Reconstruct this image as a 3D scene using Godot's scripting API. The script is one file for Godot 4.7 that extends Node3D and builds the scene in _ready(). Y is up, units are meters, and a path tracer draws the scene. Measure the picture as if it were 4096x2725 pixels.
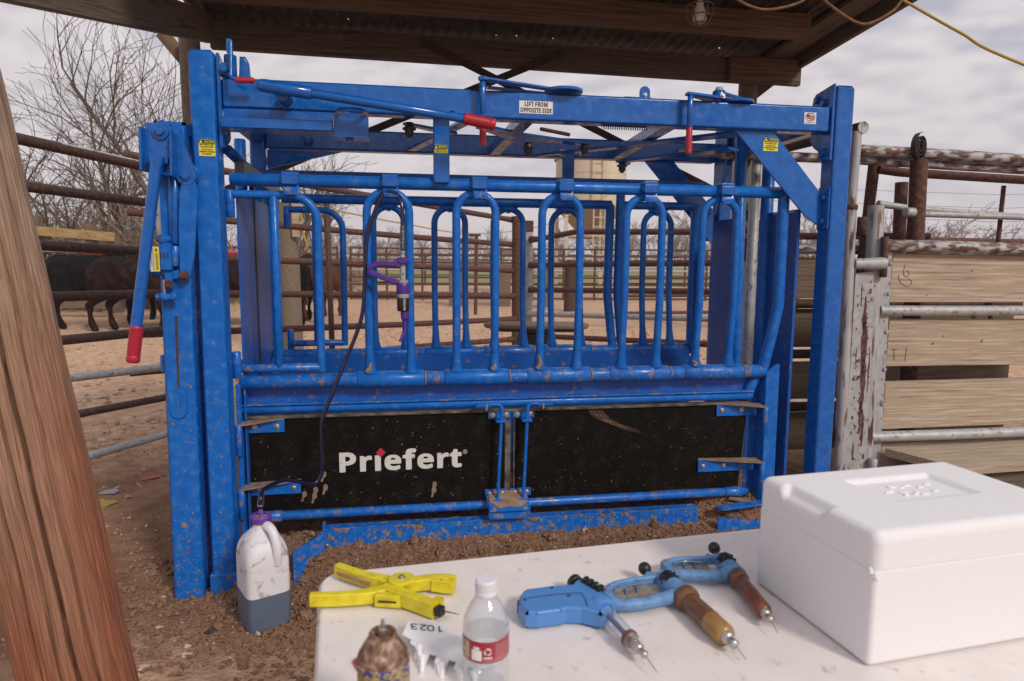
extends Node3D

# ---------------------------------------------------------------- mesh building
class MB:
	var v := PackedVector3Array()
	var n := PackedVector3Array()

	func tri(a: Vector3, b: Vector3, c: Vector3, na: Vector3, nb: Vector3, nc: Vector3) -> void:
		if (b - a).cross(c - a).dot(na + nb + nc) > 0.0:
			v.append_array([a, c, b]); n.append_array([na, nc, nb])
		else:
			v.append_array([a, b, c]); n.append_array([na, nb, nc])

	func quad(a: Vector3, b: Vector3, c: Vector3, d: Vector3, na: Vector3, nb: Vector3, nc: Vector3, nd: Vector3) -> void:
		tri(a, b, c, na, nb, nc)
		tri(a, c, d, na, nc, nd)

	func flat(a: Vector3, b: Vector3, c: Vector3, out: Vector3) -> void:
		var m := (b - a).cross(c - a)
		if m.length_squared() < 1e-16: return
		m = m.normalized()
		if m.dot(out) < 0.0: m = -m
		tri(a, b, c, m, m, m)

	# box with chamfered edges; c centre, s full size, bas axes
	func box(c: Vector3, s: Vector3, bev := 0.0, bas := Basis()) -> MB:
		var h := s * 0.5
		bev = minf(bev, minf(h.x, minf(h.y, h.z)) * 0.9)
		for ax in 3:
			var u := (ax + 1) % 3
			var w := (ax + 2) % 3
			for sg in [-1.0, 1.0]:
				var nn := Vector3.ZERO
				nn[ax] = sg
				var q := []
				for k in [[-1, -1], [1, -1], [1, 1], [-1, 1]]:
					var p := Vector3.ZERO
					p[ax] = sg * h[ax]
					p[u] = k[0] * (h[u] - bev)
					p[w] = k[1] * (h[w] - bev)
					q.append(c + bas * p)
				var bn: Vector3 = bas * nn
				quad(q[0], q[1], q[2], q[3], bn, bn, bn, bn)
				if bev <= 0.0: continue
				# edges towards +u faces handled once per pair (ax, u)
				for su in [-1.0, 1.0]:
					var nu := Vector3.ZERO
					nu[u] = su
					var e := []
					for k in [[0, -1], [0, 1], [1, 1], [1, -1]]:
						var p := Vector3.ZERO
						p[ax] = sg * (h[ax] - (bev if k[0] == 1 else 0.0))
						p[u] = su * (h[u] - (0.0 if k[0] == 1 else bev))
						p[w] = k[1] * (h[w] - bev)
						e.append(c + bas * p)
					var b2: Vector3 = bas * nu
					quad(e[0], e[1], e[2], e[3], bn, bn, b2, b2)
		if bev > 0.0:
			for sx in [-1.0, 1.0]:
				for sy in [-1.0, 1.0]:
					for sz in [-1.0, 1.0]:
						var s3 := Vector3(sx, sy, sz)
						var p := Vector3(sx * h.x, sy * h.y, sz * h.z)
						var a := p - Vector3(0, sy * bev, sz * bev)
						var b := p - Vector3(sx * bev, 0, sz * bev)
						var d := p - Vector3(sx * bev, sy * bev, 0)
						tri(c + bas * a, c + bas * b, c + bas * d, bas * Vector3(sx, 0, 0), bas * Vector3(0, sy, 0), bas * Vector3(0, 0, sz))
						s3 = s3
		return self

	func span(lo: Vector3, hi: Vector3, bev := 0.0) -> MB:
		return box((lo + hi) * 0.5, (hi - lo).abs(), bev)

	# sweep of a round section; r number or array; squash = second radius over first along the 'up' side
	func tube(pts: Array, r, sides := 10, cap := true) -> MB:
		var m := pts.size()
		var up := Vector3.ZERO
		var rings := []
		var nrm := []
		for i in m:
			var t: Vector3 = (pts[mini(i + 1, m - 1)] - pts[maxi(i - 1, 0)])
			t = t.normalized() if t.length_squared() > 1e-14 else Vector3.UP
			if i == 0:
				up = t.cross(Vector3(0.31, 0.17, 0.93))
				if up.length() < 0.1: up = t.cross(Vector3.RIGHT)
			up = (up - t * up.dot(t)).normalized()
			var sd := t.cross(up)
			var rr: float = r[i] if r is Array else r
			var ring := []
			var rn := []
			for k in sides:
				var a := TAU * k / sides
				var d := up * cos(a) + sd * sin(a)
				ring.append(pts[i] + d * rr)
				rn.append(d)
			rings.append(ring)
			nrm.append(rn)
		for i in m - 1:
			for k in sides:
				var k2 := (k + 1) % sides
				quad(rings[i][k], rings[i][k2], rings[i + 1][k2], rings[i + 1][k], nrm[i][k], nrm[i][k2], nrm[i + 1][k2], nrm[i + 1][k])
		if cap:
			for e in [0, m - 1]:
				var t: Vector3 = (pts[1] - pts[0]) * -1.0 if e == 0 else pts[m - 1] - pts[m - 2]
				t = t.normalized()
				for k in sides:
					tri(pts[e], rings[e][k], rings[e][(k + 1) % sides], t, t, t)
		return self

	# sweep of a flat bar: wd across (in the plane whose normal is 'up'), th along 'up'
	func bar(pts: Array, up: Vector3, wd, th: float, bev := 0.0) -> MB:
		var m := pts.size()
		var rings := []
		for i in m:
			var t: Vector3 = (pts[mini(i + 1, m - 1)] - pts[maxi(i - 1, 0)]).normalized()
			var sd := t.cross(up).normalized()
			var u2 := sd.cross(t).normalized()
			var hw: float = (wd[i] if wd is Array else wd) * 0.5
			var ht := th * 0.5
			var ring := []
			for k in [[-1, -1], [1, -1], [1, 1], [-1, 1]]:
				var o1: Vector3 = sd * k[0] * (hw - bev) + u2 * k[1] * ht
				var o2: Vector3 = sd * k[0] * hw + u2 * k[1] * (ht - bev)
				var first_w: bool = k[0] * k[1] > 0
				ring.append([pts[i] + (o2 if first_w else o1), u2 * k[1] if not first_w else sd * k[0]])
				ring.append([pts[i] + (o1 if first_w else o2), sd * k[0] if not first_w else u2 * k[1]])
			rings.append(ring)
		for i in m - 1:
			for k in 8:
				var a = rings[i][k]
				var b = rings[i][(k + 1) % 8]
				var c = rings[i + 1][(k + 1) % 8]
				var d = rings[i + 1][k]
				if (a[0] as Vector3).distance_squared_to(b[0]) < 1e-12: continue
				quad(a[0], b[0], c[0], d[0], a[1], b[1], c[1], d[1])
		for e in [0, m - 1]:
			var t: Vector3 = (pts[0] - pts[1]) if e == 0 else pts[m - 1] - pts[m - 2]
			t = t.normalized()
			for k in 8:
				tri(pts[e], rings[e][k][0], rings[e][(k + 1) % 8][0], t, t, t)
		return self

	# turned shape: profile of Vector2(radius, height) along axis from o
	func lathe(o: Vector3, axis: Vector3, prof: Array, sides := 16, smooth := true) -> MB:
		axis = axis.normalized()
		var up := axis.cross(Vector3(0.3, 0.2, 0.9)).normalized()
		var sd := axis.cross(up)
		var m := prof.size()
		var pn := []
		for i in m - 1:
			var d: Vector2 = prof[i + 1] - prof[i]
			pn.append(Vector2(d.y, -d.x).normalized())
		for i in m - 1:
			var n0: Vector2 = pn[i]
			var n1: Vector2 = pn[i]
			if smooth:
				if i > 0 and pn[i - 1].dot(pn[i]) > 0.6: n0 = (pn[i - 1] + pn[i]).normalized()
				if i < m - 2 and pn[i + 1].dot(pn[i]) > 0.6: n1 = (pn[i + 1] + pn[i]).normalized()
			for k in sides:
				var a0 := TAU * k / sides
				var a1 := TAU * (k + 1) / sides
				var d0 := up * cos(a0) + sd * sin(a0)
				var d1 := up * cos(a1) + sd * sin(a1)
				var p: Vector2 = prof[i]
				var q: Vector2 = prof[i + 1]
				var A := o + d0 * p.x + axis * p.y
				var B := o + d1 * p.x + axis * p.y
				var C := o + d1 * q.x + axis * q.y
				var D := o + d0 * q.x + axis * q.y
				var nA := d0 * n0.x + axis * n0.y
				var nB := d1 * n0.x + axis * n0.y
				var nC := d1 * n1.x + axis * n1.y
				var nD := d0 * n1.x + axis * n1.y
				if p.x < 1e-6: tri(A, C, D, nA, nC, nD)
				elif q.x < 1e-6: tri(A, B, C, nA, nB, nC)
				else: quad(A, B, C, D, nA, nB, nC, nD)
		return self

	# flat outline given as 3-D points in one plane, thickened by 'depth' (both ways half), chamfered rim
	func slab(pts: Array, depth: Vector3, bev := 0.0) -> MB:
		var nn := depth.normalized()
		var ax: Vector3 = (pts[1] - pts[0]).normalized()
		var ay := nn.cross(ax).normalized()
		var poly := PackedVector2Array()
		for p in pts: poly.append(Vector2((p - pts[0]).dot(ax), (p - pts[0]).dot(ay)))
		if Geometry2D.is_polygon_clockwise(poly): poly.reverse()
		var inner := poly
		if bev > 0.0:
			var off := Geometry2D.offset_polygon(poly, -bev)
			if off.size() == 1 and off[0].size() > 2: inner = off[0]
			else: bev = 0.0
		var o: Vector3 = pts[0]
		var hd := depth.length() * 0.5
		var tris := Geometry2D.triangulate_polygon(inner)
		for s in [-1.0, 1.0]:
			for i in range(0, tris.size(), 3):
				var q := []
				for j in 3:
					var w := inner[tris[i + j]]
					q.append(o + ax * w.x + ay * w.y + nn * s * hd)
				tri(q[0], q[1], q[2], nn * s, nn * s, nn * s)
		# rim
		var m := poly.size()
		for i in m:
			var a := poly[i]
			var b := poly[(i + 1) % m]
			if a.distance_squared_to(b) < 1e-14: continue
			var e := (b - a).normalized()
			var rn := ax * e.y - ay * e.x
			var A: Vector3 = o + ax * a.x + ay * a.y
			var B: Vector3 = o + ax * b.x + ay * b.y
			var hz := hd - bev
			quad(A - nn * hz, B - nn * hz, B + nn * hz, A + nn * hz, rn, rn, rn, rn)
		if bev > 0.0:
			for s in [-1.0, 1.0]:
				# chamfer ring: join outer rim to the nearest inner points
				var k := inner.size()
				for i in k:
					var a := inner[i]
					var b := inner[(i + 1) % k]
					var e := (b - a).normalized()
					var rn := ax * e.y - ay * e.x
					var oa := a + Vector2(e.y, -e.x) * bev
					var ob := b + Vector2(e.y, -e.x) * bev
					var A: Vector3 = o + ax * a.x + ay * a.y + nn * s * hd
					var B: Vector3 = o + ax * b.x + ay * b.y + nn * s * hd
					var OA: Vector3 = o + ax * oa.x + ay * oa.y + nn * s * (hd - bev)
					var OB: Vector3 = o + ax * ob.x + ay * ob.y + nn * s * (hd - bev)
					quad(A, B, OB, OA, nn * s, nn * s, rn, rn)
		return self

	func ball(c: Vector3, r: Vector3, seg := 12) -> MB:
		var rows := seg / 2
		for i in rows:
			for k in seg:
				var q := []
				var nn := []
				for e in [[i, k], [i, k + 1], [i + 1, k + 1], [i + 1, k]]:
					var th: float = PI * e[0] / rows
					var ph: float = TAU * e[1] / seg
					var d := Vector3(sin(th) * cos(ph), cos(th), sin(th) * sin(ph))
					q.append(c + d * r)
					nn.append((d / r).normalized())
				quad(q[0], q[1], q[2], q[3], nn[0], nn[1], nn[2], nn[3])
		return self

	func mesh() -> ArrayMesh:
		var a := []
		a.resize(Mesh.ARRAY_MAX)
		a[Mesh.ARRAY_VERTEX] = v
		a[Mesh.ARRAY_NORMAL] = n
		var am := ArrayMesh.new()
		am.add_surface_from_arrays(Mesh.PRIMITIVE_TRIANGLES, a)
		return am


# ---------------------------------------------------------------- scene helpers
const CHUTE_AT := Vector3(-1.1141, 0.0, -2.5244)
const CHUTE_TURN := deg_to_rad(9.7)
var M := {}
var base_of := {}
var rng := RandomNumberGenerator.new()

func P(u: float, v: float, w: float) -> Vector3:       # along the chute, up, away from the viewer
	return Vector3(u, v, -w)

func PW(u: float, v: float, w: float) -> Vector3:      # the same in the world
	return CHUTE_AT + Basis(Vector3.UP, CHUTE_TURN) * Vector3(u, v, -w)

func lin(r: float, g: float, b: float) -> Color:
	return Color(r, g, b).linear_to_srgb()

func tag(o: Node3D, label := "", category := "", group := "", kind := "") -> Node3D:
	if label: o.set_meta("label", label)
	if category: o.set_meta("category", category)
	if group: o.set_meta("group", group)
	if kind: o.set_meta("kind", kind)
	return o

# a thing: a Node3D at its base; in_chute lays its parts out in the chute's directions
func thing(called: String, label: String, category: String, at := Vector3.ZERO, in_chute := false, group := "") -> Node3D:
	var o := Node3D.new()
	o.name = called
	add_child(o, true)
	if in_chute:
		o.transform = Transform3D(Basis(Vector3.UP, CHUTE_TURN), CHUTE_AT)
		o.transform.origin = o.transform * at
	else:
		o.position = at
	base_of[o] = at
	return tag(o, label, category, group)

func put(parent: Node3D, called: String, what, mat: Material) -> MeshInstance3D:
	var o := MeshInstance3D.new()
	o.name = called
	o.mesh = what.mesh() if what is MB else what
	o.material_override = mat
	if base_of.has(parent): o.position = -base_of[parent]
	parent.add_child(o, true)
	return o

func solo(called: String, what, mat: Material, label := "", category := "", group := "", kind := "") -> MeshInstance3D:
	var o := MeshInstance3D.new()
	o.name = called
	o.mesh = what.mesh() if what is MB else what
	o.material_override = mat
	add_child(o, true)
	tag(o, label, category, group, kind)
	return o

# a straight sawn board from a to b; grain along it, its own piece of the pattern
func plank(parent: Node3D, called: String, a: Vector3, b: Vector3, high: float, thick: float, mat: Material, up := Vector3.UP, bev := 0.004, cells := 1) -> MeshInstance3D:
	var x := (b - a).normalized()
	var z := x.cross(up).normalized()
	var y := z.cross(x)
	var ln := (b - a).length()
	var sh := Vector3(rng.randf_range(-9, 9), rng.randf_range(-2, 2), rng.randf_range(-2, 2))
	var m := MB.new()
	m.box(sh, Vector3(ln, high, thick), bev)
	var o := MeshInstance3D.new()
	o.name = called
	o.mesh = m.mesh()
	o.material_override = mat
	var off: Vector3 = base_of[parent] if base_of.has(parent) else Vector3.ZERO
	var bas := Basis(x, y, z)
	o.transform = Transform3D(bas, (a + b) * 0.5 - off - bas * sh)
	parent.add_child(o, true)
	return o

var bolt_mesh: ArrayMesh
func bolt(parent: Node3D, at: Vector3, out: Vector3, r := 0.011, mat: Material = null) -> void:
	if bolt_mesh == null:
		var b := MB.new()
		b.lathe(Vector3.ZERO, Vector3.UP, [Vector2(1.35, 0), Vector2(1.35, 0.22), Vector2(0.0, 0.22)], 12)
		b.lathe(Vector3.ZERO, Vector3.UP, [Vector2(1.0, 0.2), Vector2(1.0, 0.85), Vector2(0.8, 1.0), Vector2(0.0, 1.0)], 6, false)
		bolt_mesh = b.mesh()
	var o := MeshInstance3D.new()
	o.name = "bolt"
	o.mesh = bolt_mesh
	o.material_override = mat if mat else M.zinc
	var y := out.normalized()
	var x := y.cross(Vector3(0.2, 0.5, 0.8)).normalized()
	var off: Vector3 = base_of[parent] if base_of.has(parent) else Vector3.ZERO
	o.transform = Transform3D(Basis(x, y, x.cross(y)).scaled(Vector3.ONE * r), at - off)
	o.transform.basis = Basis(x * r, y * r, x.cross(y) * r)
	parent.add_child(o, true)

func arc(c: Vector3, a: Vector3, b: Vector3, from_deg: float, to_deg: float, steps := 8) -> Array:
	var out := []
	for i in steps + 1:
		var t := deg_to_rad(lerpf(from_deg, to_deg, float(i) / steps))
		out.append(c + a * cos(t) + b * sin(t))
	return out

func smooth_path(p: Array, sub := 6) -> Array:
	var out := []
	for i in p.size() - 1:
		var a: Vector3 = p[maxi(i - 1, 0)]
		var b: Vector3 = p[i]
		var c: Vector3 = p[i + 1]
		var d: Vector3 = p[mini(i + 2, p.size() - 1)]
		for k in sub:
			out.append(b.cubic_interpolate(c, a, d, float(k) / sub))
	out.append(p[-1])
	return out

func letters(parent: Node3D, called: String, text: String, at: Vector3, height: float, mat: Material, weight := 700, width := 1.0, bas := Basis(), face := "Droid Sans", embolden := 0.0, to_width := 0.0) -> MeshInstance3D:
	var f := SystemFont.new()
	f.font_names = PackedStringArray([face])
	f.font_weight = weight
	var font: Font = f
	var t := TextMesh.new()
	t.font = font
	t.text = text
	t.font_size = 32
	t.pixel_size = 0.01
	t.depth = 0.01
	t.curve_step = 1.0
	var box := t.get_aabb()
	var k := height / 0.23           # cap height of 32 px type is about 0.23 m at this pixel size
	var sx := k * width
	if to_width > 0.0 and box.size.x > 0.0: sx = to_width / box.size.x
	var o := MeshInstance3D.new()
	o.name = called
	o.mesh = t
	o.material_override = mat
	o.transform = Transform3D(Basis(bas.x * sx, bas.y * k, bas.z * 0.06), at + bas.y * height * 0.5 - (base_of[parent] if base_of.has(parent) else Vector3.ZERO))
	parent.add_child(o, true)
	if embolden > 0.0:                  # heavier strokes: the same letters laid round themselves
		var st := SurfaceTool.new()
		for i in 8:
			var w := TAU * i / 8.0
			st.append_from(t, 0, Transform3D(Basis(), Vector3(cos(w) * embolden * k / sx, sin(w) * embolden, 0.0004 * (i - 8) / 0.06)))
		st.append_from(t, 0, Transform3D())
		o.mesh = st.commit()
	return o

# ---------------------------------------------------------------- materials
func noise(kind: int, freq: float, octaves := 4, sd := 1, warp := 0.0) -> FastNoiseLite:
	var f := FastNoiseLite.new()
	f.noise_type = kind
	f.frequency = freq
	f.seed = sd
	f.fractal_octaves = octaves
	f.fractal_type = FastNoiseLite.FRACTAL_FBM
	if warp > 0.0:
		f.domain_warp_enabled = true
		f.domain_warp_amplitude = warp
		f.domain_warp_frequency = freq * 1.5
	return f

func tex(f: FastNoiseLite, ramp: Array, size := 512) -> NoiseTexture2D:
	if size == 1024:                    # same look at half the pixels
		size = 512
		f.frequency *= 2.0
		f.domain_warp_amplitude *= 0.5
		f.domain_warp_frequency *= 2.0
	var t := NoiseTexture2D.new()
	t.width = size
	t.height = size
	t.seamless = true
	t.seamless_blend_skirt = 0.12
	t.generate_mipmaps = false
	t.noise = f
	if ramp.size():
		var g := Gradient.new()
		var off := PackedFloat32Array()
		var col := PackedColorArray()
		for r in ramp:
			off.append(r[0])
			col.append(r[1])
		g.offsets = off
		g.colors = col
		t.color_ramp = g
	return t

func surf(albedo, rough: float, scale := Vector3.ONE, more := {}) -> StandardMaterial3D:
	var m := StandardMaterial3D.new()
	if albedo is Texture2D: m.albedo_texture = albedo
	else: m.albedo_color = albedo
	m.roughness = rough
	m.metallic_specular = more.get("spec", 0.5)
	m.metallic = more.get("metal", 0.0)
	m.uv1_triplanar = true
	m.uv1_world_triplanar = more.get("world", true)
	m.uv1_scale = scale
	m.uv1_triplanar_sharpness = 4.0
	if more.has("bump"):
		m.heightmap_enabled = true
		m.heightmap_texture = more.bump
		m.heightmap_scale = more.get("bump_cm", 0.3)
	if more.has("mask"):
		m.detail_enabled = true
		m.detail_mask = more.mask
		m.detail_albedo = more.over
		m.detail_blend_mode = BaseMaterial3D.BLEND_MODE_MIX
	if more.has("rough_tex"):
		m.roughness = 1.0
		m.roughness_texture = more.rough_tex
	if more.has("coat"):
		m.clearcoat_enabled = true
		m.clearcoat = more.coat
		m.clearcoat_roughness = more.get("coat_rough", 0.2)
	return m

func grey(x: float) -> Color:
	return Color(x, x, x)

func make_materials() -> void:
	var S := FastNoiseLite.TYPE_SIMPLEX_SMOOTH
	var C := FastNoiseLite.TYPE_CELLULAR
	# flat dirt colour for dust and mud laid over paint
	var mud := tex(noise(S, 0.03, 4, 5), [[0.0, lin(0.17, 0.105, 0.072)], [1.0, lin(0.33, 0.23, 0.165)]], 256)
	var blue := tex(noise(S, 0.012, 5, 11, 20.0), [[0.0, lin(0.002, 0.085, 0.37)], [0.55, lin(0.003, 0.108, 0.44)], [0.85, lin(0.008, 0.125, 0.46)], [1.0, lin(0.04, 0.155, 0.46)]], 1024)
	var blue_dusty := tex(noise(S, 0.010, 6, 13, 20.0), [[0.0, lin(0.002, 0.100, 0.43)], [0.5, lin(0.004, 0.128, 0.51)], [0.72, lin(0.018, 0.148, 0.51)], [0.86, lin(0.07, 0.175, 0.46)], [1.0, lin(0.17, 0.20, 0.37)]], 1024)
	var spot := func(lo: float, hi: float, sd: int, fr: float) -> NoiseTexture2D:
		return tex(noise(S, fr, 7, sd, 12.0), [[0.0, grey(0)], [lo, grey(0)], [hi, grey(0.85)], [1.0, grey(0.95)]], 1024)
	var orange_peel := tex(noise(S, 0.03, 2, 3), [], 512)
	var gloss := tex(noise(S, 0.02, 4, 8), [[0.0, grey(0.10)], [0.5, grey(0.19)], [1.0, grey(0.38)]], 512)
	var gloss2 := tex(noise(S, 0.02, 4, 9), [[0.0, grey(0.2)], [0.5, grey(0.32)], [1.0, grey(0.62)]], 512)
	M.paint = surf(blue, 0.3, Vector3.ONE * 1.6, {mask = spot.call(0.88, 0.99, 21, 0.012), over = mud, bump = orange_peel, bump_cm = 0.012, spec = 0.55, rough_tex = gloss})
	M.paint_dusty = surf(blue_dusty, 0.42, Vector3.ONE * 1.7, {mask = spot.call(0.83, 0.92, 22, 0.009), over = mud, bump = orange_peel, bump_cm = 0.014, spec = 0.4, rough_tex = gloss2})
	M.paint_muddy = surf(blue_dusty, 0.5, Vector3.ONE * 2.2, {mask = spot.call(0.67, 0.72, 23, 0.010), over = mud, bump = orange_peel, bump_cm = 0.03, rough_tex = gloss2})
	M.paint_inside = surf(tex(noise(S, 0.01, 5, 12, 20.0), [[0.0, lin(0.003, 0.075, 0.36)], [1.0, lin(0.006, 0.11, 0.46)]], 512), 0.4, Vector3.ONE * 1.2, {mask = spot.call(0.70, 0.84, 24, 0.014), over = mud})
	M.mudcake = surf(mud, 0.95, Vector3.ONE * 2.0)
	M.red_grip = surf(lin(0.42, 0.016, 0.035), 0.42)
	M.zinc = surf(tex(noise(S, 0.05, 3, 31), [[0.0, lin(0.32, 0.30, 0.28)], [1.0, lin(0.62, 0.60, 0.57)]], 128), 0.35, Vector3.ONE * 8.0, {metal = 0.85})
	M.steel = surf(lin(0.45, 0.43, 0.41), 0.28, Vector3.ONE, {metal = 0.95})
	M.dark_steel = surf(lin(0.05, 0.05, 0.055), 0.4, Vector3.ONE, {metal = 0.3})
	var scratch := tex(noise(FastNoiseLite.TYPE_SIMPLEX, 0.03, 6, 41, 60.0), [[0.0, grey(0)], [0.74, grey(0.0)], [0.80, grey(0.3)], [0.90, grey(0.8)], [1.0, grey(1)]], 1024)
	M.black_panel = surf(tex(noise(S, 0.01, 5, 42), [[0.0, lin(0.004, 0.004, 0.004)], [0.6, lin(0.006, 0.0055, 0.005)], [1.0, lin(0.018, 0.015, 0.012)]], 512), 0.5, Vector3.ONE * 2.3, {spec = 0.22, mask = scratch, over = tex(noise(S, 0.02, 3, 43), [[0.0, lin(0.012, 0.010, 0.009)], [0.5, lin(0.03, 0.024, 0.02)], [1.0, lin(0.22, 0.17, 0.13)]], 256)})
	M.rubber = surf(tex(noise(S, 0.03, 4, 44), [[0.0, lin(0.02, 0.018, 0.016)], [0.6, lin(0.12, 0.10, 0.08)], [1.0, lin(0.22, 0.18, 0.14)]], 256), 0.9, Vector3.ONE * 2.0)
	M.black_plastic = surf(lin(0.012, 0.012, 0.013), 0.4)
	M.white_print = surf(lin(0.62, 0.61, 0.58), 0.6)
	M.red_print = surf(lin(0.42, 0.02, 0.04), 0.5)
	M.yellow_label = surf(lin(0.78, 0.68, 0.05), 0.4)
	M.black_print = surf(lin(0.012, 0.012, 0.012), 0.5)
	M.white_label = surf(lin(0.72, 0.70, 0.68), 0.45)
	M.blue_print = surf(lin(0.05, 0.07, 0.2), 0.5)
	# rust and galvanised pipe
	var rust := tex(noise(S, 0.02, 6, 51, 15.0), [[0.0, lin(0.045, 0.019, 0.015)], [0.4, lin(0.085, 0.035, 0.027)], [0.7, lin(0.13, 0.055, 0.040)], [1.0, lin(0.21, 0.115, 0.08)]], 512)
	M.rust = surf(rust, 0.85, Vector3.ONE * 3.0, {bump = tex(noise(S, 0.06, 3, 52), [], 256), bump_cm = 0.05})
	M.rust_dark = surf(tex(noise(S, 0.02, 6, 53, 15.0), [[0.0, lin(0.03, 0.015, 0.012)], [0.5, lin(0.06, 0.029, 0.022)], [0.8, lin(0.095, 0.045, 0.033)], [1.0, lin(0.18, 0.12, 0.09)]], 512), 0.7, Vector3.ONE * 3.0, {bump = tex(noise(S, 0.06, 3, 52), [], 256), bump_cm = 0.06})
	var galv := tex(noise(S, 0.015, 5, 54, 10.0), [[0.0, lin(0.32, 0.33, 0.34)], [0.6, lin(0.41, 0.41, 0.415)], [1.0, lin(0.50, 0.49, 0.465)]], 512)
	M.galv_rusty = surf(galv, 0.55, Vector3(1.9, 0.35, 1.9), {mask = tex(noise(S, 0.010, 6, 55, 30.0), [[0.0, grey(0)], [0.62, grey(0)], [0.72, grey(0.6)], [0.80, grey(1)], [1.0, grey(1)]], 1024), over = rust, metal = 0.15})
	M.galv = surf(galv, 0.5, Vector3(1.6, 1.6, 1.6), {mask = tex(noise(S, 0.012, 6, 56, 14.0), [[0.0, grey(0)], [0.70, grey(0)], [0.84, grey(0.7)], [1.0, grey(1)]], 1024), over = rust, metal = 0.2})
	M.rail_rusty = surf(galv, 0.6, Vector3(0.8, 2.2, 2.2), {mask = tex(noise(S, 0.010, 6, 57, 30.0), [[0.0, grey(0)], [0.36, grey(0)], [0.5, grey(0.55)], [0.62, grey(1)], [1.0, grey(1)]], 1024), over = rust, metal = 0.1})
	# timber: grain runs along the local x axis of each board
	var wood := func(sd: int, ramp: Array) -> NoiseTexture2D: return tex(noise(S, 0.022, 5, sd, 40.0), ramp, 1024)
	var grain := tex(noise(S, 0.03, 5, 61, 8.0), [], 512)
	M.plank = surf(wood.call(62, [[0.0, lin(0.16, 0.115, 0.08)], [0.25, lin(0.31, 0.235, 0.17)], [0.42, lin(0.43, 0.335, 0.245)], [0.52, lin(0.34, 0.26, 0.19)], [0.68, lin(0.46, 0.37, 0.28)], [1.0, lin(0.55, 0.46, 0.365)]]), 0.85, Vector3(0.09, 2.6, 2.6), {world = false, bump = grain, bump_cm = 0.15})
	M.plank_grey = surf(wood.call(63, [[0.0, lin(0.07, 0.045, 0.03)], [0.4, lin(0.17, 0.115, 0.08)], [0.6, lin(0.165, 0.12, 0.085)], [1.0, lin(0.28, 0.20, 0.14)]]), 0.9, Vector3(0.09, 2.6, 2.6), {world = false, bump = grain, bump_cm = 0.15})
	M.plank_yellow = surf(wood.call(64, [[0.0, lin(0.16, 0.10, 0.035)], [0.45, lin(0.33, 0.22, 0.085)], [0.6, lin(0.42, 0.29, 0.125)], [1.0, lin(0.5, 0.36, 0.17)]]), 0.85, Vector3(0.09, 2.6, 2.6), {world = false})
	M.beam_dark = surf(wood.call(65, [[0.0, lin(0.04, 0.029, 0.019)], [0.35, lin(0.11, 0.082, 0.057)], [0.5, lin(0.17, 0.13, 0.093)], [0.65, lin(0.10, 0.076, 0.053)], [1.0, lin(0.22, 0.17, 0.125)]]), 0.9, Vector3(0.09, 2.6, 2.6), {world = false, bump = grain, bump_cm = 0.2})
	M.beam_brown = surf(wood.call(66, [[0.0, lin(0.05, 0.028, 0.016)], [0.4, lin(0.12, 0.073, 0.045)], [0.6, lin(0.16, 0.10, 0.062)], [1.0, lin(0.21, 0.14, 0.09)]]), 0.88, Vector3(0.09, 2.6, 2.6), {world = false, bump = grain, bump_cm = 0.2})
	M.pole = surf(wood.call(67, [[0.0, lin(0.07, 0.05, 0.035)], [0.5, lin(0.17, 0.13, 0.095)], [1.0, lin(0.27, 0.215, 0.165)]]), 0.9, Vector3(6.0, 0.6, 6.0), {world = false, bump = grain, bump_cm = 0.3})
	M.tin = surf(tex(noise(S, 0.02, 5, 68), [[0.0, lin(0.03, 0.02, 0.015)], [0.5, lin(0.07, 0.055, 0.045)], [1.0, lin(0.12, 0.10, 0.085)]], 512), 0.7, Vector3(0.9, 0.9, 0.9))
	M.angle_iron = surf(tex(noise(S, 0.02, 5, 69), [[0.0, lin(0.03, 0.017, 0.011)], [1.0, lin(0.10, 0.055, 0.034)]], 256), 0.85, Vector3.ONE * 3.0)
	M.bark = surf(tex(noise(S, 0.03, 5, 70, 10.0), [[0.0, lin(0.07, 0.05, 0.036)], [0.6, lin(0.135, 0.10, 0.073)], [1.0, lin(0.21, 0.16, 0.12)]], 256), 0.95, Vector3(3, 1, 3))
	M.twig = surf(lin(0.165, 0.12, 0.085), 0.95)
	M.twig_pale = surf(lin(0.29, 0.21, 0.15), 0.95)
	M.twig_green = surf(lin(0.17, 0.155, 0.075), 0.95)
	M.twig_far = surf(lin(0.24, 0.185, 0.145), 0.95)
	M.purple = surf(lin(0.075, 0.022, 0.26), 0.38)
	M.purple_cap = surf(tex(noise(S, 0.05, 3, 71), [[0.0, lin(0.13, 0.05, 0.32)], [0.7, lin(0.19, 0.07, 0.42)], [1.0, lin(0.25, 0.17, 0.2)]], 128), 0.5, Vector3.ONE * 6.0)
	M.grey_plastic = surf(lin(0.3, 0.3, 0.3), 0.4)
	M.hose = surf(lin(0.006, 0.005, 0.032), 0.16, Vector3.ONE, {spec = 0.6})
	M.foam = surf(tex(noise(C, 0.09, 1, 72), [[0.0, lin(0.75, 0.735, 0.75)], [1.0, lin(0.80, 0.785, 0.795)]], 512), 0.8, Vector3.ONE * 5.0, {bump = tex(noise(C, 0.12, 1, 73), [], 512), bump_cm = 0.028})
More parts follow.
